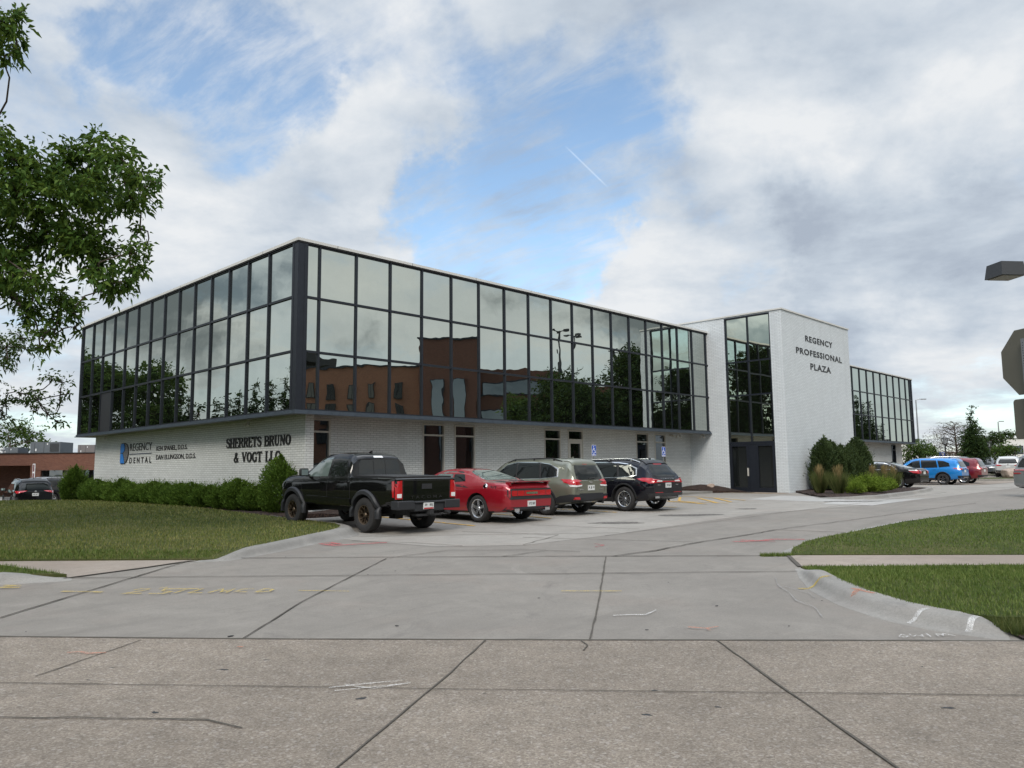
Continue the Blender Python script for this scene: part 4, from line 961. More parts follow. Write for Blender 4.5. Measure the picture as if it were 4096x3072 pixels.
    def mirrors(s, x, z, m, w=.22, h=.15):
        for sd in (1, -1):
            y0 = s.bvh.ray_cast(Vector((x, sd*3, z-.05)), Vector((0, -sd, 0)))[0]; y0 = abs(y0.y) if y0 else s.w
            mb = MB(); P = []
            for (xx, k) in ((x-.055, .82), (x-.04, 1.), (x+.03, .95), (x+.10, .5)):
                P.append([(xx, sd*(y0+.07+w/2+dy*w/2*k), z+dz*h/2*k) for dy, dz in ((-1, -.7), (-.8, -1), (.7, -1), (1, -.6), (1, .7), (.7, 1), (-.8, 1), (-1, .7))])
            for q in P: mb.v += q
            for i in range(3):
                for j in range(8): mb.f.append((i*8+j, i*8+(j+1) % 8, (i+1)*8+(j+1) % 8, (i+1)*8+j)); mb.m.append(0)
            mb.f += [tuple(range(8)), tuple(range(24, 32))]; mb.m += [0, 0]
            mb.box(x-.02, x+.03, sd*(y0-.06), sd*(y0+.10), z-h*.55, z-h*.25)
            o = mb.build('side_mirror', m, s.root, smooth=50)
            MB().box(x-.060, x-.056, sd*(y0+.07+w*.12), sd*(y0+.07+w*.88), z-h*.36, z+h*.36).build('mirror_glass', M['mirror'], o)
    def handle(s, x, z, m=None, L=.17):
        for v, sd in (('l', 1), ('r', -1)):
            h = s.bvh.ray_cast(Vector((x, sd*3, z)), Vector((0, -sd, 0)))[0]
            if h: MB().box(x-L/2, x+L/2, h.y+sd*.012, h.y+sd*.032, z-.014, z+.014).box(x-L/2, x-L/2+.03, h.y-sd*.005, h.y+sd*.0125, z-.012, z+.012).box(x+L/2-.03, x+L/2, h.y-sd*.005, h.y+sd*.0125, z-.012, z+.012).build('door_handle', m or s.paint, s.root, smooth=20)
    def rails(s, xa, xb, y, m, h=.05, r=.016, posts=True):
        for sd in (1, -1):
            P = []; n = 14
            for k in range(n+1):
                x = xa+(xb-xa)*k/n; hh = s.bvh.ray_cast(Vector((x, sd*y, 4)), Vector((0, 0, -1)))[0]; e = min(k, n-k)/2.; P.append((x, sd*y, hh.z+(h if e >= 1 else h*sm(e))))
            mb = MB().tube(P, r, 8)
            for k in (2, 7, n-2): mb.box(P[k][0]-.03, P[k][0]+.03, P[k][1]-.012, P[k][1]+.012, P[k][2]-h-.02, P[k][2])
            mb.build('roof_rail', m, s.root, smooth=40)
    def antenna(s, x, m=None):
        h = s.bvh.ray_cast(Vector((x, 0, 4)), Vector((0, 0, -1)))[0].z
        mb = MB(); mb.prism([(x-.07, h-.01), (x+.09, h-.01), (x+.0, h+.035), (x-.06, h+.06)], lambda a, b, q: (a, q, b), -.02, .02); mb.build('roof_antenna', m or s.paint, s.root)
def paint(nm, c, metal=0.): return nmat('paint_'+nm, m_paint(c, metal))
HV = PHI+math.pi/2          # nose towards the building wall
BLACKP = paint('black', (.006, .006, .0065)); 
def cpos(u, v): return uvw(u, v)

# --- pickup
pu = dict(wb=3.24, tr=.405, tw=.27, gap=.085, inset=-.04, round=.03,
  zt=[(-1.13, 1.275), (-1.0, 1.285), (.55, 1.30), (.66, 1.30), (.74, 1.72), (.80, 1.80), (.95, 1.86), (1.45, 1.885), (2.0, 1.86), (2.25, 1.79), (2.95, 1.37), (3.1, 1.345), (3.7, 1.30), (3.95, 1.22), (4.07, 1.08)],
  zb=[(-1.13, .60), (0, .56), (3.2, .56), (3.9, .62), (4.07, .70)], wl=[(-1.13, .86), (0, .89), (3.6, .89), (4.07, .80)],
  wm=[(-1.13, .915), (-.9, .935), (3.3, .935), (3.85, .90), (4.07, .78)], zbelt=[(-1.13, 1.26), (.66, 1.27), (.8, 1.275), (2.9, 1.24), (3.3, 1.24), (3.9, 1.15), (4.07, 1.04)],
  wbelt=[(-1.13, .90), (.6, .905), (.8, .885), (2.9, .875), (3.7, .86), (4.07, .74)], wt=[(-1.13, .86), (.6, .84), (.8, .68), (2.2, .66), (2.95, .76), (4.07, .70)])
x, y = cpos(-.32, -5.35); T = Car('pickup_truck', 'black crew-cab pickup with bronze wheels and bed cover, nearest the lawn kerb', 'pickup truck', x, y, HV, pu, BLACKP)
GL = M['carglass']
T.sides('side_window', [(1.68, 1.29), (2.72, 1.27), (2.62, 1.38), (2.22, 1.66), (2.05, 1.735), (1.70, 1.765)], M['ltglass'])
T.sides('side_window', [(.98, 1.30), (1.56, 1.29), (1.58, 1.765), (1.02, 1.755), (.93, 1.55), (.88, 1.40)], GL)
T.patch('rear_window', [(-.64, 1.33), (.64, 1.33), (.60, 1.62), (.54, 1.70), (-.54, 1.70), (-.60, 1.62)], 'b', GL, .004)
T.line([(-.18, 1.335), (-.18, 1.69)], .02, M['blackm'], .008, 'window_bar', 'b'); T.line([(.18, 1.335), (.18, 1.69)], .02, M['blackm'], .008, 'window_bar', 'b')
T.patch('windscreen', [(2.30, -.60), (2.90, -.70), (2.90, .70), (2.30, .60)], 't', GL, .006)
T.patch('brake_lamp', [(-.14, 1.755), (.14, 1.755), (.13, 1.80), (-.13, 1.80)], 'b', M['whitelens'], .012)
for pts in ([(1.63, .66), (1.62, 1.26), (1.64, 1.78)], [(.86, .95), (.80, 1.26)], [(2.72, .66), (2.86, 1.05), (2.80, 1.24)], [(.62, .62), (.62, 1.28)]): T.line(pts)
T.handle(1.84, 1.13, BLACKP); T.handle(1.02, 1.14, BLACKP)
T.mirrors(2.58, 1.38, M['blackm'], .24, .20)
T.sides('side_step', [(.60, .58), (2.66, .58), (2.66, .74), (2.60, .79), (.60, .76)], BLACKP, .035, sk=.02)
# flares
def flare(car, ax, r0, r1, off=.05, a0=-12, a1=192, m=None, zc_=None, name='wheel_arch_trim'):
    zc_ = zc_ or car.S['tr']+.01; n = 22
    for sd in (1, -1):
        mb = MB(); ring = []
        for k in range(n+1):
            a = R(a0+(a1-a0)*k/n); cx, cz = math.cos(a), math.sin(a); q = car.bvh.ray_cast(Vector((ax+r1*cx, sd*3, zc_+r1*cz)), Vector((0, -sd, 0)))[0]
            yb = abs(q.y) if q and abs(q.y) > car.w-.25 else car.w-.02
            y1 = max(yb+off*.35, yb+.004); y2 = yb+off
            for rr_, yy in ((r0, yb-.05), (r0, y2), (r0+(r1-r0)*.7, y2), (r1, y1), (r1, yb-.03)): ring.append((ax+rr_*cx, sd*yy, zc_+rr_*cz))
        mb.v = ring
        for k in range(n):
            for j in range(4): mb.f.append((k*5+j, k*5+j+1, (k+1)*5+j+1, (k+1)*5+j)); mb.m.append(0)
        mb.f += [(0, 1, 2, 3, 4), (n*5, n*5+1, n*5+2, n*5+3, n*5+4)]; mb.m += [0, 0]
        mb.build(name, m or M['plastic'], car.root, smooth=35)
for ax in (0, 3.24): flare(T, ax, .475, .585, .06, -8, 188)
# bed cover, tailgate, lamps, bumper
T.patch('bed_cover', [(-1.10, -.80), (.60, -.80), (.60, .80), (-1.10, .80)], 't', mat('vinyl_cover', (.018, .018, .019), .7), .035, sk=.01, cell=.3)
T.line([(-.70, .72), (-.70, 1.22), (.70, 1.22), (.70, .72)], .012, M['blackm'], .004, 'panel_gap', 'b')
T.patch('tailgate_handle', [(-.15, 1.02), (.15, 1.02), (.15, 1.14), (-.15, 1.14)], 'b', M['plastic'], .015)
T.patch('handle_recess', [(-.10, 1.05), (.07, 1.05), (.07, 1.11), (-.10, 1.11)], 'b', M['blackm'], .019)
T.badge('TACOMA', .0, .80, .95, .07, mat('gloss_black_letters', (.02, .02, .021), .2), .006, 'tailgate_lettering', .01, 1.6)
for sd in (1, -1):
    k = lambda q: [(a*sd, b) for a, b in (q if sd > 0 else reversed(q))]
    lo = T.patch('tail_lamp', k([(.72, .80), (.90, .80), (.915, 1.20), (.73, 1.22)]), 'b', M['redlens'], .016)
    T.patch('reverse_lamp', k([(.745, .83), (.865, .83), (.865, .92), (.745, .92)]), 'b', M['whitelens'], .022, parent=lo)
    T.patch('tail_lamp', [(-1.12, .84), (-1.07, .84), (-1.04, 1.20), (-1.12, 1.21)], 'l' if sd > 0 else 'r', M['redlens'], .010)
bp = MB()
bp.box(-1.30, -1.02, -.93, -.45, .56, .76); bp.box(-1.30, -1.02, .45, .93, .56, .76); bp.box(-1.27, -1.05, -.4499, .4499, .51, .70); bp.box(-1.31, -1.05, -.44, .44, .701, .745)
o = T.part(bp, 'rear_bumper', M['plastic']); md = o.modifiers.new('bv', 'BEVEL'); md.width = .035; md.segments = 3; smooth_mesh(o.data, 40)
T.part(MB().box(-1.36, -1.1, -.06, .06, .44, .53).box(-1.25, -1.05, -.35, .35, .40, .45).tube([(-1.38, -.52, .47), (-.6, -.52, .50)], .04, 10), 'tow_hitch', M['blackm'])
T.plate(0.05, .635, .30, .15, '39   83J', x=-1.30, band=M['redlens'])
T.part(MB().tube([(0, -.8, .40), (0, .8, .40)], .06, 10).box(-.12, .12, -.12, .12, .28, .52).box(-1., 3.6, -.45, -.35, .42, .56).box(-1., 3.6, .35, .45, .42, .56).tube([(3.24, -.8, .40), (3.24, .8, .40)], .05, 10), 'chassis', M['blackm'])
T.patch('grille', [(-.45, .85), (.45, .85), (.48, 1.10), (-.48, 1.10)], 'f', M['blackm'], .02); T.back2('headlight', [(.50, .98), (.74, 1.0), (.76, 1.12), (.50, 1.10)], M['whitelens'], .02, view='f'); T.sides('headlight', [(3.93, .98), (4.05, .98), (4.04, 1.10), (3.88, 1.13)], M['whitelens'], .008)
T.wheels(M['bronze'], 'mesh', 6, .57); T.antenna(1.1)

# --- red coupe
REDP = paint('red', (.30, .006, .016), .25)
cp = dict(wb=2.95, tr=.36, tw=.27, gap=.05, inset=.015, round=.045,
  zt=[(-1.07, .93), (-1.0, 1.03), (-.90, 1.055), (-.35, 1.07), (-.10, 1.09), (.15, 1.19), (.62, 1.345), (.90, 1.40), (1.30, 1.425), (1.75, 1.40), (2.05, 1.33), (2.65, 1.06), (2.85, 1.03), (3.5, .97), (3.78, .88), (3.86, .74)],
  zb=[(-1.07, .34), (-.8, .28), (0, .24), (3, .22), (3.86, .30)], wl=[(-1.07, .80), (-.8, .87), (0, .90), (3.2, .90), (3.86, .72)],
  wm=[(-1.07, .83), (-.93, .90), (-.5, .955), (.2, .96), (1.2, .93), (2.6, .94), (3.4, .93), (3.7, .86), (3.86, .74)], zbelt=[(-1.07, .90), (-.9, 1.0), (-.1, 1.05), (.4, 1.02), (1.2, .985), (2.6, .97), (3.3, .92), (3.86, .72)],
  wbelt=[(-1.07, .80), (-.9, .85), (-.1, .89), (1.2, .865), (2.6, .86), (3.4, .86), (3.86, .70)], wt=[(-1.07, .76), (-.3, .80), (.1, .70), (.6, .60), (.9, .575), (1.7, .57), (2.1, .60), (2.7, .78), (3.86, .68)])
x, y = cpos(3.25, -5.42); C = Car('coupe', 'red two-door coupe with a black stripe and chrome wheels beside the pickup', 'car', x, y, HV, cp, REDP)
C.sides('side_window', [(1.18, 1.03), (2.50, 1.00), (2.30, 1.11), (1.95, 1.27), (1.70, 1.33), (1.22, 1.345)], M['ltglass'])
C.sides('quarter_window', [(.58, 1.07), (1.14, 1.035), (1.16, 1.345), (.98, 1.335), (.74, 1.24)], GL)
C.patch('rear_window', [(-.04, -.60), (.10, -.66), (.62, -.54), (.72, -.44), (.72, .44), (.62, .54), (.10, .66), (-.04, .60)], 't', M['ltglass'], .006)
C.patch('windscreen', [(2.12, -.52), (2.66, -.68), (2.66, .68), (2.12, .52)], 't', GL, .006)
C.line([(.98, .36), (1.02, .90), (1.16, .99)]); C.line([(2.44, .32), (2.56, .70), (2.52, .98)]); C.handle(1.16, .90, REDP)
for a in (-.30, .30): C.patch('stripe', [(-.98, a-.15), (-.12, a-.15), (-.12, a+.15), (-.98, a+.15)], 't', M['blackm'], .004)
C.sides('side_stripe', [(.35, .90), (1.0, .93), (2.4, .90), (2.4, .96), (1.1, .985), (.62, .98)], M['blackm'], .003)
C.mirrors(2.38, 1.04, REDP, .2, .14)
tl = C.patch('lamp_surround', [(-.80, .62), (.80, .62), (.84, .70), (.84, .86), (.78, .90), (-.78, .90), (-.84, .86), (-.84, .70)], 'b', M['blackm'], .010)
C.patch('tail_lamp', [(-.74, .71), (.74, .71), (.76, .76), (.75, .85), (-.75, .85), (-.76, .76)], 'b', M['redlens'], .022)
C.line([(.28, .72), (.28, .85)], .012, M['blackm'], .026, 'lamp_divider', 'b'); C.line([(-.28, .72), (-.28, .85)], .012, M['blackm'], .026, 'lamp_divider', 'b'); C.line([(.55, .72), (.55, .85)], .012, M['blackm'], .026, 'lamp_divider', 'b'); C.line([(-.55, .72), (-.55, .85)], .012, M['blackm'], .026, 'lamp_divider', 'b')
C.patch('chrome_badge_bar', [(-.22, .755), (.22, .755), (.22, .81), (-.22, .81)], 'b', M['chrome'], .030)
C.patch('lower_valance', [(-.86, .33), (.86, .33), (.84, .42), (-.84, .42)], 'b', M['plastic'], .012)
sp = MB(); 
for (x0_, x1_, z0_, z1_) in ((-1.12, -.88, 1.062, 1.086),): sp.box(x0_, x1_, -.76, .76, z0_, z1_)
for sd in (1, -1): sp.box(-1.06, -.90, sd*.70, sd*.76, .98, 1.062)
o = C.part(sp, 'rear_spoiler', REDP); md = o.modifiers.new('bv', 'BEVEL'); md.width = .012; md.segments = 2
MB().box(-1.122, -.86, -.18, .18, 1.0865, 1.089).build('spoiler_stripe', M['blackm'], o)
for sd in (1, -1): C.part(MB().box(-1.16, -1.0, sd*.50, sd*.68, .31, .385), 'exhaust_tip', M['chrome'])
C.plate(0, .50, .30, .15, 'VYZ 683'); C.disc('fuel_cap', 0, -5, .01, M['chrome']) if False else None
fc = C.bvh.ray_cast(Vector((-.32, 3, .955)), Vector((0, -1, 0)))[0]
C.part(MB().lathe([(.001, .022), (.035, .024), (.038, .012), (.062, .012), (.078, .020), (.085, .0)], 24, 'y', (-.32, fc.y-.004, .94)), 'fuel_cap', M['chrome'], 40)
for v_, s_ in (('l', 1),):
    h = C.bvh.ray_cast(Vector((-.62, 3, .93)), Vector((0, -1, 0)))[0]
    place_text('side_lettering', 'R/T', (-.52, h.y+.006, .90), (-1, 0, 0), (0, 0, 1), .22, .07, M['blackm'], C.root, .004, .01)
C.wheels(M['wheelchrome'], 'five', 5, .70)

# --- tall wagons share one base profile, scaled to each car
def suv(L, H, W_, wb, ro, tr, **k):
    fo = L-wb-ro; sx_ = L/4.65; sz = H/1.68; sy = W_/1.84
    d = dict(wb=wb, tr=tr, tw=k.get('tw', .225), gap=.06, inset=.0, round=k.get('round', .045),
      zt=[(-ro, 1.02*sz), *k.get('tail', [(-ro+.05, 1.16*sz), (-ro+.13, 1.34*sz), (-ro+.23, 1.53*sz), (-ro+.38, 1.615*sz)]), (-ro+1.2, 1.665*sz), (wb*.55, 1.665*sz), (wb-.78, 1.59*sz), (wb-.05, 1.13*sz), (wb+.10, 1.075*sz), (wb+fo*.72, .96*sz), (wb+fo-.05, .84*sz), (wb+fo, .70*sz)],
      zb=[(-ro, .42), (-ro+.3, .34), (0, .28), (wb, .27), (wb+fo, .34)], wl=[(-ro, .76*sy), (-ro+.3, .84*sy), (0, .88*sy), (wb, .87*sy), (wb+fo, .66*sy)],
      wm=[(-ro, .80*sy), (-ro+.16, .87*sy), (-ro+.5, .915*sy), (.3, .92*sy), (wb, .92*sy), (wb+fo-.35, .87*sy), (wb+fo, .70*sy)],
      zbelt=[(-ro, .99*sz), (-ro+.2, 1.02*sz), (-ro+.6, 1.03*sz), (wb*.5, .995*sz), (wb, .97*sz), (wb+fo-.2, .85*sz), (wb+fo, .67*sz)],
      wbelt=[(-ro, .755*sy), (-ro+.2, .82*sy), (-ro+.6, .865*sy), (wb*.5, .87*sy), (wb, .85*sy), (wb+fo-.3, .80*sy), (wb+fo, .66*sy)],
      wt=[(-ro, .70*sy), (-ro+.2, .68*sy), (-ro+.46, .63*sy), (-ro+1.2, .645*sy), (wb-.8, .62*sy), (wb, .76*sy), (wb+fo, .64*sy)])
    d['sc'] = (sx_, sz, sy, ro, fo); return d
def suv_common(c, glass, trim, rimm, style, n, side=None, plastic=True, rail=None, lowtrim=M['plastic'], screen=True):
    sx_, sz, sy, ro, fo = c.S['sc']; wb = c.S['wb']
    b0 = -ro; zl = 1.05*sz
    wins = side or [[(wb*.47, zl), (wb-.42, 1.02*sz), (wb-.62, 1.24*sz), (wb-.90, 1.46*sz), (wb*.50, 1.54*sz)], [(wb*.10, 1.075*sz), (wb*.45, zl), (wb*.475, 1.54*sz), (wb*.14, 1.525*sz)], [(b0+.58, 1.14*sz), (wb*.07, 1.08*sz), (wb*.11, 1.52*sz), (b0+.95, 1.48*sz), (b0+.62, 1.34*sz)]]
    xs = [p[0] for w in wins for p in w]
    if trim:
        lowp = [wins[2][0], wins[2][1], wins[1][0], wins[1][1], wins[0][0], wins[0][1]]; top = [wins[0][2], wins[0][3], wins[0][4], wins[1][2], wins[1][3], wins[2][2], wins[2][3], wins[2][4]]
        out = [(a, z-.025) for a, z in lowp]+[(a+.01, z+.02) for a, z in top]; out[0] = (out[0][0]-.05, out[0][1]); out[-1] = (out[-1][0]-.06, out[-1][1])
        c.sides('window_trim', out, trim, .003)
        inn = [(a, z) for a, z in lowp]+[(a, z) for a, z in top]; c.sides('window_pillars', inn, M['blackm'], .011)
    for i, w in enumerate(wins): c.sides('side_window' if i < 2 else 'quarter_window', w, glass if i else M['carglass'], .016)
    c.patch('windscreen', [(wb-.80, -.56*sy), (wb-.04, -.70*sy), (wb-.04, .70*sy), (wb-.80, .56*sy)], 't', M['carglass'], .006)
    c.line([(wb*.47, .36), (wb*.46, zl-.03)]); c.line([(wb*.12, .72), (wb*.07, .95), (wb*.05, zl)]); c.line([(wb-.50, .36), (wb-.40, .7), (wb-.42, zl-.05)])
    c.mirrors(wb-.50, 1.10*sz, M['blackm'] if plastic else c.paint)
    if plastic:
        for ax in (0, wb): flare(c, ax, c.S['tr']+.058, c.S['tr']+.11, .010, -15, 195, lowtrim)
        c.sides('sill_trim', [(c.S['tr']+.09, .30), (wb-c.S['tr']-.09, .30), (wb-c.S['tr']-.09, .42), (c.S['tr']+.09, .42)], lowtrim, .012)
    if rail: c.rails(b0+.55, wb-.85, .60*sy, rail)
    c.wheels(rimm, style, n, .66)
x, y = cpos(6.15, -5.22); GREENP = paint('sage', (.19, .195, .15), .5)
S1 = suv(4.62, 1.69, 1.82, 2.67, .99, .35); F = Car('compact_wagon', 'sage green sport wagon with black roof rails beside the red coupe', 'suv', x, y, HV, S1, GREENP)
suv_common(F, M['carglass'], M['chrome'], M['dalloy'], 'five', 5, rail=M['blackm'])
F.handle(1.42, .93); F.handle(.42, .95); sz = 1.69/1.68
F.patch('rear_window', [(-.60, 1.07), (-.50, 1.035), (.50, 1.035), (.60, 1.07), (.58, 1.25), (.50, 1.46), (-.50, 1.46), (-.58, 1.25)], 'b', GL, .008)
F.patch('tailgate_spoiler', [(-.80, -.58), (-.50, -.60), (-.50, .60), (-.80, .58)], 't', GREENP, .03, sk=.01)
F.patch('brake_lamp', [(-.11, 1.485), (.11, 1.485), (.11, 1.50), (-.11, 1.50)], 'b', M['redlens'], .012)
for sd in (1, -1):
    k = lambda q: [(a*sd, b) for a, b in (q if sd > 0 else reversed(q))]
    lo = F.patch('tail_lamp', k([(.42, .90), (.66, .88), (.83, .90), (.86, 1.05), (.64, 1.05), (.40, 1.02), (.58, .97)]), 'b', M['redlens'], .018)
    F.patch('reverse_lamp', k([(.44, .85), (.70, .83), (.82, .84), (.84, .895), (.64, .88), (.42, .895)]), 'b', M['whitelens'], .016, parent=lo)
    F.patch('tail_lamp', [(-.98, .90), (-.72, .96), (-.60, 1.06), (-.98, 1.05)], 'l' if sd > 0 else 'r', M['redlens'], .012)
F.patch('rear_bumper', [(-.80, .40), (.80, .40), (.86, .52), (.84, .62), (.55, .60), (.52, .64), (-.52, .64), (-.55, .60), (-.84, .62), (-.86, .52)], 'b', M['plastic'], .035, sk=.02)
F.sides('rear_bumper_side', [(-.99, .40), (-.44, .36), (-.42, .50), (-.60, .57), (-.99, .62)], M['plastic'], .018)
F.back2('reflector', [(.55, .47), (.76, .47), (.76, .54), (.58, .54)], M['redlens'], .05)
F.line([(-.66, .68), (-.60, 1.0)], .010, view='b'); F.line([(.66, .68), (.60, 1.0)], .010, view='b')
F.plate(0, .80, .30, .15, '1J1'); F.disc('badge', 0, .965, .035, M['chrome'], .065); F.badge('SUBARU', .47, .735, .2, .03, M['chrome']); F.badge('FORESTER', -.47, .735, .16, .025, M['chrome'])
F.line([(.05, 1.065), (-.25, 1.09)], .025, M['blackm'], .03, 'rear_wiper', 'b'); F.antenna(-.30)
F.part(MB().tube([(-1.02, -.60, .36), (-.7, -.60, .38)], .035, 12), 'exhaust_tip', M['blackm'])

x, y = cpos(9.0, -6.05); NAVY = paint('deep_black', (.007, .007, .011), .2)
S2 = suv(4.83, 1.66, 1.93, 2.85, .98, .378, tw=.24, tail=[(-.91, 1.13), (-.76, 1.31), (-.60, 1.49), (-.46, 1.575)]); Lc = Car('crossover', 'glossy black crossover with silver roof rails and full-width red tail lamp', 'suv', x, y, HV, S2, NAVY)
suv_common(Lc, M['carglass'], M['chrome'], M['alloy'], 'twin', 10, plastic=True, rail=M['alloy'], lowtrim=mat('gloss_dark_trim', (.02, .02, .021), .3))
Lc.handle(1.50, .93, M['chrome']); Lc.handle(.45, .95, M['chrome'])
Lc.patch('rear_window', [(-.66, 1.10), (-.55, 1.075), (.55, 1.075), (.66, 1.10), (.60, 1.30), (.50, 1.42), (-.50, 1.42), (-.60, 1.30)], 'b', GL, .008)
Lc.patch('tailgate_spoiler', [(-.62, -.58), (-.36, -.60), (-.36, .60), (-.62, .58)], 't', NAVY, .03, sk=.01)
Lc.patch('brake_lamp', [(-.22, 1.45), (.22, 1.45), (.22, 1.475), (-.22, 1.475)], 'b', M['redlens'], .014)
for sd in (1, -1):
    k = lambda q: [(a*sd, b) for a, b in (q if sd > 0 else reversed(q))]
    Lc.patch('tail_lamp', k([(.40, .895), (.88, .87), (.93, 1.0), (.88, 1.03), (.42, .965)]), 'b', M['redlens'], .020)
    Lc.patch('reverse_lamp', k([(.36, .915), (.66, .915), (.60, .965), (.36, .955)]), 'b', M['whitelens'], .028)
    Lc.patch('tail_lamp', [(-.98, .90), (-.70, .93), (-.52, 1.00), (-.66, 1.04), (-.98, 1.03)], 'l' if sd > 0 else 'r', M['redlens'], .012)
    Lc.part(MB().box(-1.05, -.9, sd*.52, sd*.76, .41, .475), 'exhaust_tip', M['chrome'])
Lc.patch('tail_lamp_bar', [(-.40, .895), (.40, .895), (.40, .935), (-.40, .935)], 'b', M['redlens'], .018)
Lc.patch('chrome_strip', [(-.40, .945), (.40, .945), (.40, .965), (-.40, .965)], 'b', M['chrome'], .020)
Lc.patch('rear_bumper', [(-.80, .36), (.80, .36), (.90, .56), (-.90, .56)], 'b', mat('bumper_grey', (.028, .028, .03), .45), .03, sk=.02)
Lc.patch('skid_plate', [(-.50, .40), (.50, .40), (.56, .46), (-.56, .46)], 'b', M['dalloy'], .045)
Lc.back2('reflector', [(.30, .575), (.72, .575), (.72, .592), (.30, .592)], M['redlens'], .012)
Lc.plate(0, .80, .30, .15, 'YFE 657'); Lc.badge('LINCOLN', 0, .985, .62, .03, M['chrome'], spacing=2.4); Lc.badge('MKX', .50, .80, .14, .03, M['chrome']); Lc.badge('AWD', -.50, .80, .12, .03, M['chrome'])
Lc.antenna(-.32)

# --- black saloon beyond the tower
SEDP = BLACKP
sed = dict(wb=2.82, tr=.335, tw=.22, gap=.05, inset=.01, round=.05,
  zt=[(-1.08, .95), (-1.0, 1.06), (-.90, 1.075), (-.55, 1.09), (-.2, 1.17), (.35, 1.36), (.70, 1.435), (1.25, 1.465), (1.75, 1.44), (2.05, 1.37), (2.75, 1.03), (2.95, .99), (3.5, .90), (3.75, .80), (3.84, .68)],
  zb=[(-1.08, .32), (-.8, .26), (0, .22), (3, .20), (3.84, .28)], wl=[(-1.08, .76), (-.8, .83), (0, .86), (3.2, .85), (3.84, .64)], wm=[(-1.08, .78), (-.9, .86), (-.4, .905), (1.2, .91), (3.2, .90), (3.6, .82), (3.84, .68)],
  zbelt=[(-1.08, .93), (-.9, 1.02), (0, 1.0), (1.2, .95), (2.7, .92), (3.4, .84), (3.84, .66)], wbelt=[(-1.08, .75), (-.9, .80), (0, .84), (1.2, .84), (2.7, .82), (3.4, .80), (3.84, .64)], wt=[(-1.08, .70), (-.5, .70), (0, .64), (.6, .58), (1.8, .57), (2.1, .58), (2.8, .74), (3.84, .60)])
x, y = cpos(34.35, -5.95); Sd = Car('saloon_car', 'black four-door saloon behind the tall straw grass near the tower', 'car', x, y, HV, sed, SEDP)
Sd.sides('window_trim', [(.02, 1.02), (.60, 1.0), (2.62, .955), (2.40, 1.09), (2.0, 1.33), (1.7, 1.395), (1.2, 1.41), (.75, 1.385), (.30, 1.24)], M['chrome'], .003)
Sd.sides('side_window', [(1.30, 1.01), (2.52, .985), (2.34, 1.09), (1.95, 1.31), (1.65, 1.375), (1.30, 1.39)], GL, .007); Sd.sides('side_window', [(.14, 1.045), (1.22, 1.012), (1.22, 1.39), (.78, 1.365), (.36, 1.22)], GL, .007)
Sd.patch('rear_window', [(-.50, -.56), (-.30, -.62), (.45, -.52), (.45, .52), (-.30, .62), (-.50, .56)], 't', M['ltglass'], .006); Sd.patch('windscreen', [(2.1, -.52), (2.7, -.66), (2.7, .66), (2.1, .52)], 't', GL, .006)
Sd.line([(1.26, .3), (1.26, 1.0)]); Sd.line([(.30, .75), (.05, 1.0)])
for sd in (1, -1):
    k = lambda q: [(a*sd, b) for a, b in (q if sd > 0 else reversed(q))]; v = 'l' if sd > 0 else 'r'
    Sd.patch('tail_lamp', k([(.48, .80), (.80, .78), (.84, .97), (.46, .97)]), 'b', M['redlens'], .015)
    Sd.patch('tail_lamp', [(-1.07, .79), (-.82, .82), (-.60, .93), (-1.07, .935)], v, M['redlens'], .012); Sd.patch('reverse_lamp', [(-1.0, .935), (-.62, .945), (-.58, .985), (-1.0, .985)], v, M['whitelens'], .014)
    Sd.part(MB().box(-1.13, -1.0, sd*.45, sd*.66, .33, .40), 'exhaust_tip', M['chrome'])
Sd.plate(0, .82, .30, .15); Sd.handle(.45, .90, M['chrome']); Sd.handle(1.45, .88, M['chrome']); Sd.mirrors(2.35, 1.02, SEDP); Sd.wheels(M['alloy'], 'spoke', 9, .68); Sd.antenna(.55)
for (d, a) in ((-.95, .05),): pass

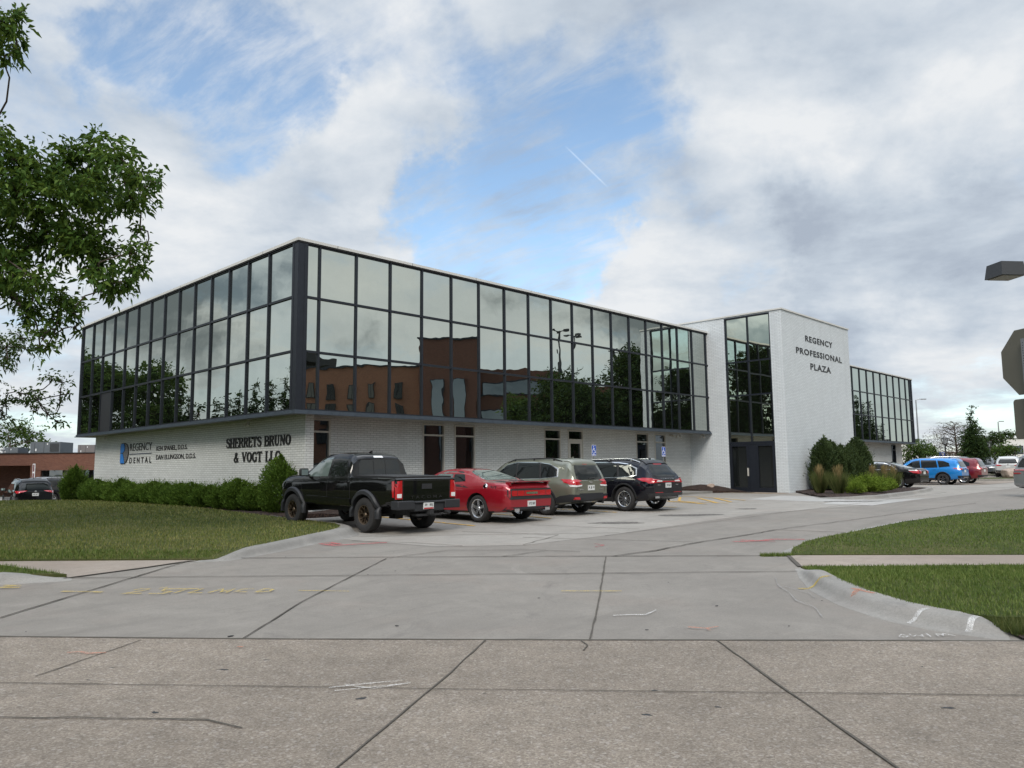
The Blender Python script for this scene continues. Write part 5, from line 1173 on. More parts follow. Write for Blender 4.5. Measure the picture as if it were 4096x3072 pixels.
def farcar(name, label, u, v, L, H, W_, wb, ro, tr, P, rim=M['alloy'], style='spoke', n=7, rail=None, heading=HV, xy=None, lamp=None, plastic=True, plate='', trim=None):
    x, y = xy or cpos(u, v); c = Car(name, label, 'suv', x, y, heading, suv(L, H, W_, wb, ro, tr), P)
    suv_common(c, M['carglass'], trim, rim, style, n, rail=rail, plastic=plastic); sz = H/1.68; sy = W_/1.84
    c.handle(wb*.52, .92*sz); c.handle(wb*.17, .94*sz)
    c.patch('rear_window', [(-.62*sy, 1.10*sz), (.62*sy, 1.10*sz), (.60*sy, 1.28*sz), (.50*sy, 1.44*sz), (-.50*sy, 1.44*sz), (-.60*sy, 1.28*sz)], 'b', M['carglass'], .008)
    c.patch('tailgate_spoiler', [(-ro+.20, -.58*sy), (-ro+.48, -.60*sy), (-ro+.48, .60*sy), (-ro+.20, .58*sy)], 't', P, .025, sk=.01)
    for sd in (1, -1):
        k = lambda q: [(a*sd*sy, b*sz) for a, b in (q if sd > 0 else reversed(q))]
        for pl in (lamp or [[(.46, .97), (.84, .90), (.86, 1.03), (.50, 1.03)]]): c.patch('tail_lamp', k(pl), 'b', M['redlens'], .018)
        c.patch('tail_lamp', [(-ro, .92*sz), (-ro+.36, .99*sz), (-ro+.40, 1.04*sz), (-ro, 1.03*sz)], 'l' if sd > 0 else 'r', M['redlens'], .012)
    c.patch('rear_bumper', [(-.80*sy, .40), (.80*sy, .40), (.87*sy, .56), (-.87*sy, .56)], 'b', M['plastic'] if plastic else P, .03, sk=.02)
    c.patch('skid_plate', [(-.45*sy, .41), (.45*sy, .41), (.5*sy, .46), (-.5*sy, .46)], 'b', M['alloy'], .045)
    c.plate(0, .84*sz, .30, .15, plate); c.disc('badge', 0, 1.0*sz, .04, M['chrome'], .055)
    c.back2('headlight', [(.40*sy, .68*sz), (.66*sy, .70*sz), (.66*sy, .80*sz), (.42*sy, .76*sz)], M['whitelens'], .02, view='f'); c.patch('grille', [(-.34*sy, .60*sz), (.34*sy, .60*sz), (.38*sy, .76*sz), (-.38*sy, .76*sz)], 'f', M['blackm'], .02)
    c.sides('headlight', [(wb+_fo(L, wb, ro)-.30, .70*sz), (wb+_fo(L, wb, ro)-.04, .68*sz), (wb+_fo(L, wb, ro)-.05, .78*sz), (wb+_fo(L, wb, ro)-.32, .82*sz)], M['whitelens'], .01)
    return c
def _fo(L, wb, ro): return L-wb-ro
BLUEP = paint('bright_blue', (.004, .20, .56), .35)
c = farcar('compact_suv', 'bright blue compact suv parked beside the black saloon', 42.25, -6.05, 4.6, 1.68, 1.84, 2.66, 1.0, .35, BLUEP, rim=M['dalloy'], style='twin', n=5, rail=None); c.antenna(-.2)
c = farcar('compact_suv', 'dark red suv showing only its tail beyond the bright blue suv', 45.6, -6.35, 4.6, 1.70, 1.86, 2.7, .98, .35, paint('dark_red', (.17, .006, .012), .3), style='five', n=5)
GREYP = paint('grey', (.085, .09, .10), .5); SILV = paint('silver', (.36, .37, .385), .6); WHT = paint('pearl_white', (.52, .53, .52), .15)
c = farcar('compact_suv', 'white suv facing away near the boulder in the far lot', 0, 0, 4.6, 1.66, 1.86, 2.73, .95, .35, WHT, rail=M['alloy'], heading=R(55), xy=(39.2, 61.4), plate='', lamp=[[(.40, .93), (.84, .90), (.86, 1.02), (.62, 1.03), (.44, .97)]], plastic=True); c.antenna(-.2)
c = farcar('compact_suv', 'dark grey suv facing the camera beyond the grass island', 0, 0, 4.74, 1.66, 1.88, 2.74, 1.0, .36, GREYP, rail=M['alloy'], heading=R(238), xy=(42.6, 70.2), plastic=False, trim=M['chrome'])
c.part(MB().box(c.x1-.01, c.x1+.02, -.15, .15, .46, .60), 'licence_plate', M['plate'])
c.disc
c = farcar('compact_suv', 'light blue suv with a red kayak on its roof in the far row', 0, 0, 4.7, 1.68, 1.88, 2.7, 1.0, .36, paint('sky_blue', (.10, .20, .32), .3), heading=R(60), xy=(45.0, 74.5), plastic=False)
x, y = 46.6, 76.5
ky = MB(); rr_ = []
P = [(-1.6+.2*k, 0, 0) for k in range(17)]; ky.tube([(a, 0, .02*abs(a)**1.5) for a, _, _ in P], [.02+.19*math.sin(math.pi*(k+.3)/16.6)**.6 for k in range(17)], 12)
o = ky.build('kayak', paint('kayak_red', (.45, .02, .02)), None, smooth=50); o.location = (45.6, 75.5, g(45.9, 75.9)+1.76); o.rotation_euler = (0, 0, R(35)); o.scale = (1, 1, .55); tag(o, 'red kayak carried on the roof of the light blue suv', 'kayak')
c = farcar('compact_suv', 'dark grey suv standing at the right end of the far row', 0, 0, 4.9, 1.75, 1.95, 2.9, 1.0, .37, paint('dark_grey', (.055, .06, .065), .4), heading=R(200), xy=(50.8, 74.5), plastic=False)
c = farcar('compact_suv', 'steel grey suv seen side-on between the wing and the blue suv', 0, 0, 4.7, 1.72, 1.88, 2.7, 1.0, .36, paint('steel_grey', (.16, .18, .20), .5), heading=R(165), xy=(33.4, 58.5), plastic=False, trim=M['chrome'], rail=M['alloy'])
c = farcar('compact_suv', 'silver suv with a wide red tail lamp entering from the right edge', 0, 0, 5.1, 1.80, 1.93, 3.04, 1.05, .39, SILV, heading=R(12), xy=(21.55, 31.0), plastic=False, lamp=[[(0, .985), (.87, .985), (.88, 1.02), (0, 1.02)], [(.40, .86), (.84, .84), (.87, .98), (.80, .98), (.76, .90), (.44, .90)]])
c = farcar('compact_suv', 'black suv with roof rails parked on the left beyond the lawn', 0, 0, 4.6, 1.70, 1.86, 2.69, 1.0, .35, BLACKP, rim=M['alloy'], style='five', n=5, rail=M['alloy'], heading=R(131), xy=(-25.9, 41.9), plate='342 871', lamp=[[(.46, 1.0), (.84, .90), (.87, 1.03), (.36, 1.05)]]); c.antenna(-.2)
c = farcar('compact_suv', 'dark suv half hidden between the black suv and the tall shrub', 0, 0, 4.8, 1.75, 1.9, 2.8, 1.0, .37, paint('dark_brown', (.014, .012, .012), .2), rim=M['alloy'], style='five', n=5, rail=M['alloy'], heading=R(62), xy=(-29.3, 48.6), plastic=False)
# ---------------------------------------------------------------- foliage
def fast_mesh(name, V, nper, m, parent=None, smooth=False):
    """V: N*nper x 3 array, faces of nper vertices each"""
    n = len(V); me = bpy.data.meshes.new(name); me.vertices.add(n); me.vertices.foreach_set('co', V.astype(np.float32).ravel())
    nf = n//nper; me.loops.add(n); me.loops.foreach_set('vertex_index', np.arange(n, dtype=np.int32)); me.polygons.add(nf)
    me.polygons.foreach_set('loop_start', np.arange(0, n, nper, dtype=np.int32)); me.update(calc_edges=True); me.validate()
    return link(name, me, m, parent)
def unit(a): return a/np.maximum(np.linalg.norm(a, axis=1, keepdims=True), 1e-9)
def leaf_quads(C, D, L, Wd, rg, droop=0.):
    """rhombic leaves at C, pointing along D"""
    n = len(C); D = unit(D); s = unit(np.cross(D, unit(rg.normal(size=(n, 3))))); L = L*rg.uniform(.7, 1.25, (n, 1)); w = L*Wd
    a = C; tip = C+D*L; tip[:, 2] -= droop*L[:, 0]; mid = C+D*L*.45
    return np.stack([a, mid+s*w*.5, tip, mid-s*w*.5], 1).reshape(-1, 3)
def in_ball(n, rg, bias=.45): return unit(rg.normal(size=(n, 3)))*(rg.uniform(0, 1, (n, 1))**bias)
DF = 7.5
def crown(name, blobs, leaf, dens, m, parent, seed, aspect=.45, droop=.25, up=.1, clump=True):
    rg = np.random.default_rng(seed); out = []
    for (x, y, z, r, *rest) in blobs:
        kz = rest[0] if rest else .8; n = int(dens*r*r/(leaf*leaf)*DF)
        nc = max(4, n//9) if clump else n
        P = in_ball(nc, rg, .40)*[r, r, r*kz]; P += rg.normal(size=P.shape)*r*.09
        if clump:
            k = 9; P = np.repeat(P, k, 0); ax = np.repeat(unit(P[::k]+rg.normal(size=(nc, 3))*r*.5), k, 0)
            P = P+ax*rg.uniform(-1.3, 1.3, (len(P), 1))*leaf+rg.normal(size=P.shape)*leaf*.25; D = ax+rg.normal(size=P.shape)*.75
        else: D = unit(P)+rg.normal(size=P.shape)*.5
        D[:, 2] += up; out.append(leaf_quads(P+[x, y, z], D, leaf, aspect, rg, droop))
    return fast_mesh(name, np.concatenate(out), 4, m, parent)
def limbs(name, base, blobs, r0, m, parent, seed, hub=None, twigs=5, tr=.012):
    rr = random.Random(seed); mb = MB(); base = Vector(base); hub = Vector(hub) if hub else base+Vector((0, 0, 2.5))
    m1 = base.lerp(hub, .5)+Vector((rr.uniform(-.08, .08), rr.uniform(-.08, .08), 0))
    mb.tube([base+Vector((0, 0, -.3)), base+Vector((0, 0, .15)), m1, hub], [r0*1.35, r0*1.05, r0*.9, r0*.75], 12)
    nodes = [(hub, r0*.8, (hub-base).normalized())]
    for bl in sorted(blobs, key=lambda q: (Vector(q[:3])-hub).length):
        c = Vector(bl[:3]); r = bl[3]; best = min(nodes, key=lambda n_: (n_[0]-c).length+(0 if n_[1] > r0*.3 else .35)); s = best[0]; L = (c-s).length
        if L < .1: nodes.append((c, best[1]*.7, best[2])); continue
        bow = (best[2]*.28+Vector((rr.uniform(-.1, .1), rr.uniform(-.1, .1), rr.uniform(.0, .12))))*L
        ra = max(tr*1.6, best[1]*.72); rb_ = ra*.66; q1 = s.lerp(c, .33)+bow*.8; q2 = s.lerp(c, .68)+bow*.6
        mb.tube([s, q1, q2, c], [ra, ra*.88, ra*.76, rb_], 7); nodes.append((c, rb_, (c-q2).normalized()))
        for k in range(twigs):
            d = Vector((rr.gauss(0, 1), rr.gauss(0, 1), rr.gauss(0, .8))).normalized()*r*rr.uniform(.6, .98); st = q2.lerp(c, rr.uniform(.3, 1)); q = c+d
            mb.tube([st, st.lerp(q, .5)+Vector((rr.uniform(-.1, .1), rr.uniform(-.1, .1), rr.uniform(0, .15)))*r, q], [tr, tr*.7, tr*.3], 5, caps=False)
    return mb.build(name, m, parent, smooth=60)
def tree(name, label, cat, base, blobs, leaf, dens, m, seed, r0=.2, hub=None, group=None, aspect=.45, droop=.25, bark=None, twigs=4, tr=.012, clump=True, up=.1):
    root = empty(name, base, 0, label, cat, group); b = Vector(base); loc = [(q[0]-b.x, q[1]-b.y, q[2]-b.z, *q[3:]) for q in blobs]
    hb = tuple(Vector(hub)-b) if hub else (0, 0, min(q[2] for q in loc)*.8)
    limbs('trunk', (0, 0, 0), loc, r0, bark or M['bark'], root, seed, hb, twigs, tr)
    crown('crown', loc, leaf, dens, m, root, seed+1, aspect, droop, up, clump); return root
PR = [_rt, _up, _F]
def atd(px, py, Y):      # a point Y metres ahead of the camera, measured on the photograph when the scene was laid out
    a = (px-2048)/3086.5; b = -(py-1536)/3086.5; d = _rt*a+_up*b+_F; return d*(Y/d.y)+Vector((0, 0, CAM_H))
def clusters(lst, Y, seed, spread=.8, kz=.9):
    rr = random.Random(seed); o = []
    for (px, py, r, *e) in lst:
        yy = Y+(e[0] if e else 0)+rr.uniform(-spread, spread); p = atd(px, py, yy); o.append((p.x, p.y, p.z, r*yy/3086.5, kz))
    return o
# the big ash whose boughs hang over the lawn from the left
main = [(60, 780, 150), (-120, 760, 190), (190, 700, 110), (300, 640, 95), (400, 600, 88), (470, 640, 80), (545, 700, 72), (590, 760, 55), (632, 728, 28), (300, 780, 140), (430, 760, 115), (520, 790, 70), (180, 930, 160), (330, 960, 120), (420, 1020, 85), (390, 1090, 80), (450, 1140, 62), (440, 1170, 55), (505, 1130, 55),
        (560, 915, 30), (588, 985, 26), (545, 1010, 42), (550, 1080, 40), (520, 1060, 45), (40, 1060, 120), (150, 1130, 95), (240, 1190, 75), (290, 1240, 55), (120, 1250, 75), (230, 1280, 55), (300, 1310, 36), (60, 1190, 70), (170, 1340, 35), (215, 1340, 35), (200, 1390, 28), (160, 1400, 24), (-100, 1050, 160), (-260, 900, 220), (-60, 560, 120), (60, 640, 90)]
main = [(a, b, r*(.80 if b > 1050 else 1.0)) for a, b, r in main]
bl = clusters(main, 14.2, 3, .7)
off_l = [(-12.2, 12.6, 8.8, 1.6), (-13.5, 14.5, 9.6, 1.8), (-15.2, 12.8, 9.2, 1.9), (-14.2, 11.4, 8.0, 1.6), (-13.2, 15.4, 7.4, 1.6), (-16.0, 14.6, 8.0, 1.8), (-12.0, 14.0, 10.6, 1.3), (-14, 13, 11.2, 1.6)]
top = clusters([(20, 90, 62), (60, 140, 52), (40, 215, 42), (-60, 120, 110), (90, 60, 28), (15, 250, 18)], 12.5, 5, .3)
tree('ash_tree', 'large ash tree reaching in from the upper left with drooping leafy boughs', 'tree', (-13.6, 13.6, g(-13.6, 13.6)+.1), bl+off_l+top, .14, 7.0, M['ash'], 21, .30, (-13.4, 13.6, 4.2), aspect=.42, droop=.35, twigs=6, tr=.010)
b2 = clusters([(20, 1390, 75), (85, 1350, 52), (110, 1400, 38), (30, 1450, 42), (-80, 1400, 110)], 22, 7, .6)+clusters([(20, 1610, 48), (95, 1575, 42), (150, 1600, 40), (200, 1515, 36), (250, 1530, 34), (275, 1575, 20), (150, 1645, 36), (195, 1660, 26), (235, 1690, 20), (10, 1665, 32), (240, 1600, 26), (-60, 1580, 90), (-100, 1660, 70)], 21, 9, .6)
off2 = [(-20, 24, 8, 2.2), (-22, 22, 9, 2.4), (-19, 21, 6.5, 1.8), (-22.5, 25, 6.5, 2.2)]
tree('ash_tree', 'second ash tree farther back, its low branches showing at the left edge', 'tree', (-20.2, 22.8, g(-20.2, 22.8)+.1), b2+off2, .125, 2.6, M['ash2'], 31, .28, (-20.1, 22.7, 3.2), aspect=.42, droop=.3, twigs=8, tr=.011)
b3 = clusters([(30, 1735, 55), (80, 1715, 45), (125, 1735, 45), (110, 1770, 45), (160, 1755, 36), (185, 1770, 24), (40, 1790, 45)], 82, 11, 1.5)
tree('shade_tree', 'rounded shade tree rising behind the low brick building', 'tree', (-53, 82, g(-53, 82)), b3[:4]+b3[6:], .36, 3.0, M['ash2'], 41, .3, (-53, 82, 3.4), tr=.03)
b3b = clusters([(170, 1790, 30), (150, 1768, 36), (180, 1775, 26)], 88, 12, 1)
tree('shade_tree', 'smaller shade tree behind the middle rooftop unit', 'tree', (-54, 88, g(-54, 88)), b3b, .36, 3.0, M['ash2'], 43, .25, (-54, 88, 3.), tr=.03)

# shrubs along the side wall
def shrub_mesh(seed, h, r, n, leaf, m, upb=.9, pointed=0.):
    rg = np.random.default_rng(seed)
    def shell(z, a): return r*np.sin(np.clip(z*.90+.12, 0, 1)*math.pi)**.5*(1-pointed*z)*(1+.19*np.sin(3*a+seed)+.14*np.sin(5*a+2*z*5+seed*2)+.11*np.sin(9*z+4*a+seed))
    z = rg.uniform(0, 1, n)**.85; a = rg.uniform(0, 2*math.pi, n); rad = shell(z, a)*rg.uniform(.08, 1.0, n)**.45
    P = np.stack([rad*np.cos(a), rad*np.sin(a), z*h*(1+.13*np.sin(2*a+seed*1.7)+.08*np.sin(5*a+seed))], 1); D = np.stack([np.cos(a), np.sin(a), np.full(n, upb)], 1)+rg.normal(size=(n, 3))*.45
    ns_ = n//28; k = 12; z = rg.uniform(.1, 1, ns_)**.8; a = rg.uniform(0, 2*math.pi, ns_); rad = shell(z, a)*.86
    S = np.stack([rad*np.cos(a), rad*np.sin(a), z*h*.95], 1); dd = unit(np.stack([np.cos(a)*.8, np.sin(a)*.8, .5+upb*z*1.3], 1)+rg.normal(size=(ns_, 3))*.25)
    L = rg.uniform(1.4, 4.2, (ns_, 1))*leaf; S2 = np.repeat(S, k, 0)+np.repeat(dd*L, k, 0)*np.tile(np.linspace(0, 1, k), ns_)[:, None]; D2 = np.repeat(dd, k, 0)+rg.normal(size=(ns_*k, 3))*.5
    return np.concatenate([leaf_quads(P, D, leaf, .40, rg, .0), leaf_quads(S2, D2, leaf*.62, .36, rg, .0)])
def shrub(name, label, x, y, h, r, n, leaf, m, seed, group=None, z=None, **k):
    root = empty(name, (x, y, g(x, y)+.12 if z is None else z), 0, label, 'shrub', group)
    mb = MB(); rr = random.Random(seed)
    for q in range(6):
        a = rr.uniform(0, 6.3); mb.tube([(0, 0, 0), (.25*r*math.cos(a), .25*r*math.sin(a), h*.35), (.6*r*math.cos(a), .6*r*math.sin(a), h*.75)], [.025, .018, .006], 5)
    mb.build('stem', M['bark'], root); fast_mesh('foliage', shrub_mesh(seed, h, r, n, leaf, m, **k), 4, m, root); return root
ordn = ['first', 'second', 'third', 'fourth', 'fifth', 'sixth', 'seventh', 'eighth', 'ninth', 'tenth', 'eleventh', 'twelfth', 'thirteenth', 'fourteenth']
ns = 14; rr = random.Random(8)
A_, B_ = (-7.9, 24.75), (-18.7, 33.9)
for i in range(ns):
    f = (i+.35)/ns; x = A_[0]+(B_[0]-A_[0])*f+rr.uniform(-.1, .1); y = A_[1]+(B_[1]-A_[1])*f+rr.uniform(-.1, .1)
    shrub('yew_shrub', 'low feathery green shrub, %s in the row counted from the pickup' % ordn[i], x, y, rr.uniform(.62, .84), rr.uniform(.52, .62), 8000, .085, M['yew'], 100+i, 'low shrubs along the side wall')
px_, py_ = -7.15, 23.85
shrub('tall_shrub', 'tall bushy green shrub at the wall corner beside the pickup', px_, py_, 1.48, .60, 16000, .075, M['yew'], 131, pointed=.06)
shrub('tall_shrub', 'tall rounded green shrub at the far left end of the wall row', -19.5, 34.6, 1.36, .62, 11000, .10, M['yew'], 132, pointed=.15)

# planting at the foot of the tower
bed = [(12.85, 33.3), (12.7, 31.6), (13.2, 30.5), (14.3, 30.9), (16.0, 32.9), (18.0, 35.2), (19.9, 37.8), (20.9, 39.4), (20.2, 40.4), uvw(32.4, -3.0), uvw(31, -4.1), uvw(24.6, -4.16)]
struct(drape('mulch_bed', bed, 0, M['mulch'], cell=.35, zf=lambda x, y: bz(x, y)-.03, skirt=.3))
bi = [(12.7, 32.9), (12.62, 31.6), (13.15, 30.45), (14.3, 30.82), (16.05, 32.8), (18.08, 35.1), (20.0, 37.7), (21.0, 39.3)]; bo = [(12.45, 32.95), (12.38, 31.5), (13.1, 30.18), (14.42, 30.62), (16.22, 32.66), (18.25, 34.98), (20.18, 37.6), (21.2, 39.2)]
struct(curb('kerb', bi, bo, M['kerb'], .15, (.25, 0)))
def cedar(label, x, y, h, r, seed): return shrub('cedar_hedge', label, x, y, h, r, 11000, .13, M['hedge'], seed, 'dark cedar shrubs against the tower', upb=1.2, pointed=.05)
for i, (u, h, r, lb) in enumerate([(25.9, 2.15, .60, 'dark cedar shrub nearest the tower corner'), (26.9, 2.0, .60, 'second dark cedar shrub from the tower corner'), (27.9, 1.85, .60, 'dark cedar shrub in the middle of the clump'), (29.0, 1.9, .62, 'fourth dark cedar shrub from the tower corner'), (30.1, 2.2, .66, 'tallest dark cedar shrub, at the far end by the black saloon')]):
    x, y = uvw(u, TV0-.95); cedar(lb, x, y, h, r, 200+i)
def grassclump(label, x, y, h, r, n, seed):
    rg = np.random.default_rng(seed); root = empty('ornamental_grass', (x, y, g(x, y)+.12), 0, label, 'grass clump', 'tall ornamental grasses')
    a = rg.uniform(0, 6.283, n); b = r*.35*rg.uniform(0, 1, n)**.5; P0 = np.stack([b*np.cos(a), b*np.sin(a), np.zeros(n)], 1); L = h*rg.uniform(.4, .85, n); lean = rg.uniform(.1, .75, n)*r
    T_ = P0+np.stack([lean*np.cos(a), lean*np.sin(a), L], 1); s = np.stack([-np.sin(a+1), np.cos(a+1), np.zeros(n)], 1)*.011
    fast_mesh('blades', np.stack([P0-s, P0+s, T_], 1).reshape(-1, 3), 3, M['greenstraw'], root)
    k = n//7; a = rg.uniform(0, 6.283, k); P0 = np.zeros((k, 3)); lean = rg.uniform(.05, .55, k)*r; T_ = np.stack([lean*np.cos(a), lean*np.sin(a), h*rg.uniform(.75, 1.05, k)], 1); s = np.stack([-np.sin(a), np.cos(a), np.zeros(k)], 1)*.006
    M1 = P0*.3+T_*.7; st = np.stack([P0-s, P0+s, T_], 1).reshape(-1, 3); s3 = s*4.0
    pl = np.stack([M1+s*0, (M1+T_)/2+s3*.5, T_], 1).reshape(-1, 3); pl2 = np.stack([M1, T_, (M1+T_)/2-s3*.5], 1).reshape(-1, 3)
    fast_mesh('plumes', np.concatenate([st, pl, pl2]), 3, M['straw'], root); return root
grassclump('straw plumed grass clump nearest the tower doors', 13.62, 34.6, 1.25, .50, 900, 301); grassclump('second straw plumed grass clump, right of the nearest one', 14.05, 33.6, 1.25, .52, 900, 302)
grassclump('straw plumed grass clump in front of the black saloon', 18.25, 38.2, 1.2, .55, 800, 303); grassclump('straw plumed grass clump beside the saloon rear wheel', 19.15, 39.2, 1.15, .55, 800, 304); grassclump('straw plumed grass clump left of the saloon window', 17.9, 38.7, 1.2, .5, 700, 305)
shrub('lime_shrub', 'bright lime green low shrub in the middle of the tower bed', 15.8, 34.8, .58, .80, 5000, .10, M['lime'], 311); shrub('lime_shrub', 'bright lime green low shrub farther along the kerb', 17.1, 36.4, .50, .70, 4000, .10, M['lime'], 312); shrub('lime_shrub', 'small lime green shrub between the grasses', 14.75, 33.6, .36, .42, 1800, .09, M['lime'], 313)
# mulch mound and stone in the inner corner by the entrance, walkway
struct(drape('walkway', [uvw(1.9, .9), uvw(1.9, -1.0), uvw(22.3, -1.0), uvw(23.2, -1.3), uvw(23.2, 1.1), uvw(22, 1.15)], .11, M['kerb'], cell=2, skirt=.2))
def mz(x, y):
    c = uvw(23.4, .2); d = math.hypot(x-c[0], y-c[1]); return g(x, y)+.05+.34*sm(1-d/2.4)
struct(drape('mulch_bed', [uvw(22.0, 1.13), uvw(22.0, -.7), uvw(22.8, -1.6), uvw(23.94, -1.9), uvw(23.94, 1.13)], 0, M['mulch'], cell=.3, zf=mz, skirt=.3))
def rock(name, label, x, y, z, rx, ry, rz, m, seed, rot=0):
    bm = bmesh.new(); bmesh.ops.create_icosphere(bm, subdivisions=4, radius=1); rr = random.Random(seed); pl = [(Vector((rr.gauss(0, 1), rr.gauss(0, 1), rr.gauss(0, .8))).normalized(), rr.uniform(.62, .9)) for _ in range(16)]
    from mathutils import noise as mn
    for v in bm.verts:
        for n_, d_ in pl:
            e = v.co.dot(n_)-d_
            if e > 0: v.co -= n_*e*.85
        v.co *= 1+.05*mn.noise(v.co*2.5+Vector((seed, 0, 0))); v.co = Vector((v.co.x*rx, v.co.y*ry, v.co.z*rz))
    me = bpy.data.meshes.new(name); bm.to_mesh(me); bm.free(); smooth_mesh(me, 32); o = link(name, me, m); o.location = (x, y, z); o.rotation_euler = (0, 0, rot); tag(o, label, 'rock'); return o
sx2, sy2 = uvw(22.9, -.55); rock('stone', 'small brown stone resting on the mulch mound by the entrance', sx2, sy2, mz(sx2, sy2)+.05, .22, .14, .12, M['stone'], 3)
rock('boulder', 'large pink granite boulder on the grass island at the right', 36.4, 56.6, g(36.4, 56.6)+.42, .92, .7, .52, M['stone'], 5, .3)
struct(drape('entrance_pad', [uvw(23.95, -.9), uvw(23.95, -4.1), uvw(22.6, -4.3), uvw(22.6, -1.0)], .02, M['walk'], cell=1, skirt=.1))
o = drape('door_mat', [uvw(23.5, -1.2), uvw(23.5, -2.6), uvw(22.9, -2.6), uvw(22.9, -1.2)], .032, M['blackm'], cell=1, skirt=.01); tag(o, 'dark rubber door mat in front of the left entrance door', 'door mat')

# ---------------------------------------------------------------- grass blades
def blades(name, label, poly, zf, n, h, m, seed, near=None):
    rg = np.random.default_rng(seed); xs = [p[0] for p in poly]; ys = [p[1] for p in poly]; P = np.empty((0, 2))
    px = np.array(xs); py = np.array(ys)
    def inside(q):
        c = np.zeros(len(q), bool); j = len(px)-1
        for i in range(len(px)):
            cond = ((py[i] > q[:, 1]) != (py[j] > q[:, 1])) & (q[:, 0] < (px[j]-px[i])*(q[:, 1]-py[i])/(py[j]-py[i]+1e-12)+px[i]); c ^= cond; j = i
        return c
    while len(P) < n:
        q = np.stack([rg.uniform(max(min(xs), -26), min(max(xs), 22), n), rg.uniform(min(ys), max(ys), n)], 1)
        w = np.clip((13./np.maximum(q[:, 1], 5))**1.6, 0, 1) > rg.uniform(0, 1, n); q = q[w]; P = np.concatenate([P, q[inside(q)]])
    P = P[:n]; z = np.array([zf(a, b) for a, b in P]); a = rg.uniform(0, 6.283, n); H = h*rg.uniform(.5, 1.3, n); ln = H*rg.uniform(.1, .8, n); w = .0042*np.maximum(1, P[:, 1]/9)
    b0 = np.stack([P[:, 0], P[:, 1], z-.005], 1); s = np.stack([np.cos(a), np.sin(a), np.zeros(n)], 1)*w[:, None]; t_ = b0+np.stack([-np.sin(a)*ln, np.cos(a)*ln, H], 1)
    o = fast_mesh(name, np.stack([b0-s, b0+s, t_], 1).reshape(-1, 3), 3, m); tag(o, label, 'grass', kind='stuff'); return o
blades('grass', 'mown green grass of the lawn in front of the side wall', [p for p in lawnL if p[0] > -60][:]+[(-26, 37), (-26, 13.9)], lz, 110000, .05, M['blade'], 1)
blades('grass', 'longer dark green grass along the lawn edge by the left sidewalk', [(-14, 13.95), (-8.9, 13.66), (-5.3, 13.56), (-5.2, 14.1), (-9, 14.25), (-14, 14.5)], lz, 9000, .055, M['blade2'], 5)
blades('grass', 'fresh green grass right of the drive behind the sidewalk', [p for p in R1 if p[0] < 30]+[(22, 22), (22, 12.2)], zR1, 60000, .045, M['blade2'], 2)
blades('grass', 'fresh green grass between the right sidewalk and the kerb', [p for p in R2 if p[0] < 8]+[(10, 7.2), (10, 11.8)], zR2, 60000, .045, M['blade2'], 3)
blades('grass', 'green grass of the small verge at the left edge', [(-12, 12.45), (-8.1, 12.32), (-6.66, 11.68), (-7.3, 11.47), (-8.3, 10.7), (-10, 9.4), (-12, 9.4)], lambda x, y: g(x, y)+.06+.06*sm((-x-6.6)/1.5), 16000, .06, M['blade2'], 4)
rgw = random.Random(3)
blades('weeds', 'weeds growing in the mulch at the right kerb end', [(4.6, 7.68), (5.6, 7.6), (5.5, 7.25), (4.6, 7.3)], lambda x, y: g(x, y)+.03, 2500, .12, M['greenstraw'], 8)
blades('weeds', 'weeds in the joint at the tip of the right lawn', [(4.2, 13.30), (4.75, 13.30), (4.8, 13.46), (4.2, 13.44)], lambda x, y: g(x, y)+.01, 700, .06, M['blade2'], 9)

# ---------------------------------------------------------------- signs and lamps
def hc_sign(label, u, v):
    x, y = uvw(u, v); z0 = g(x, y)+.1; root = empty('parking_sign', (x, y, z0), PHI, label, 'sign', 'accessible parking signs')
    zt_ = 2.56-z0; w, h = .30, .455
    MB().box(-.022, .022, .0, .03, 0, zt_).build('post', M['steel'], root)
    rb = lambda a, b, r, n=5: [(sx_*(a-r)+r*math.cos(t0+k*math.pi/2/n), sz_*(b-r)+r*math.sin(t0+k*math.pi/2/n)) for sx_, sz_, t0 in ((1, 1, 0), (-1, 1, math.pi/2), (-1, -1, math.pi), (1, -1, 3*math.pi/2)) for k in range(n+1)]
    zc_ = zt_-h/2; mp = lambda a, b, q: (a, -.004-q, zc_+b)
    mb = MB(); mb.prism(rb(w/2, h/2, .03), mp, 0, .003, 0); mb.prism(rb(w/2-.012, h/2-.012, .022), mp, .004, .006, 1)
    pn = mb.build('sign_panel', [M['white'], M['blue']], root)
    k = MB(); q = lambda a, b, c: mp(a, b, c)
    k.prism([(-.02+.024*math.cos(i*.524), .165+.024*math.sin(i*.524)) for i in range(12)], q, .006, .009)
    k.ribbon([(-.02, .135), (-.012, .02), (.055, .015), (.088, -.075), (.12, -.06)], .028, q, .006, .0085)
    k.ribbon([(-.016, .085), (.05, .08)], .020, q, .006, .0092)
    k.ribbon([(-.035, .065), (-.085, .03), (-.105, -.03), (-.085, -.085), (-.03, -.115), (.03, -.10), (.062, -.055)], .020, q, .006, .0098)
    k.build('wheelchair_symbol', M['white'], pn)
    place_text('sign_text', 'PARKING', (-.12, -.0105, zc_-.205), (1, 0, 0), (0, 0, 1), .24, .055, M['white'], pn, .003, .015)
hc_sign('blue wheelchair parking sign with white text behind the black crossover roof', 13.3, -.75); hc_sign('blue wheelchair parking sign in front of the last ground-floor window', 18.45, -.75)
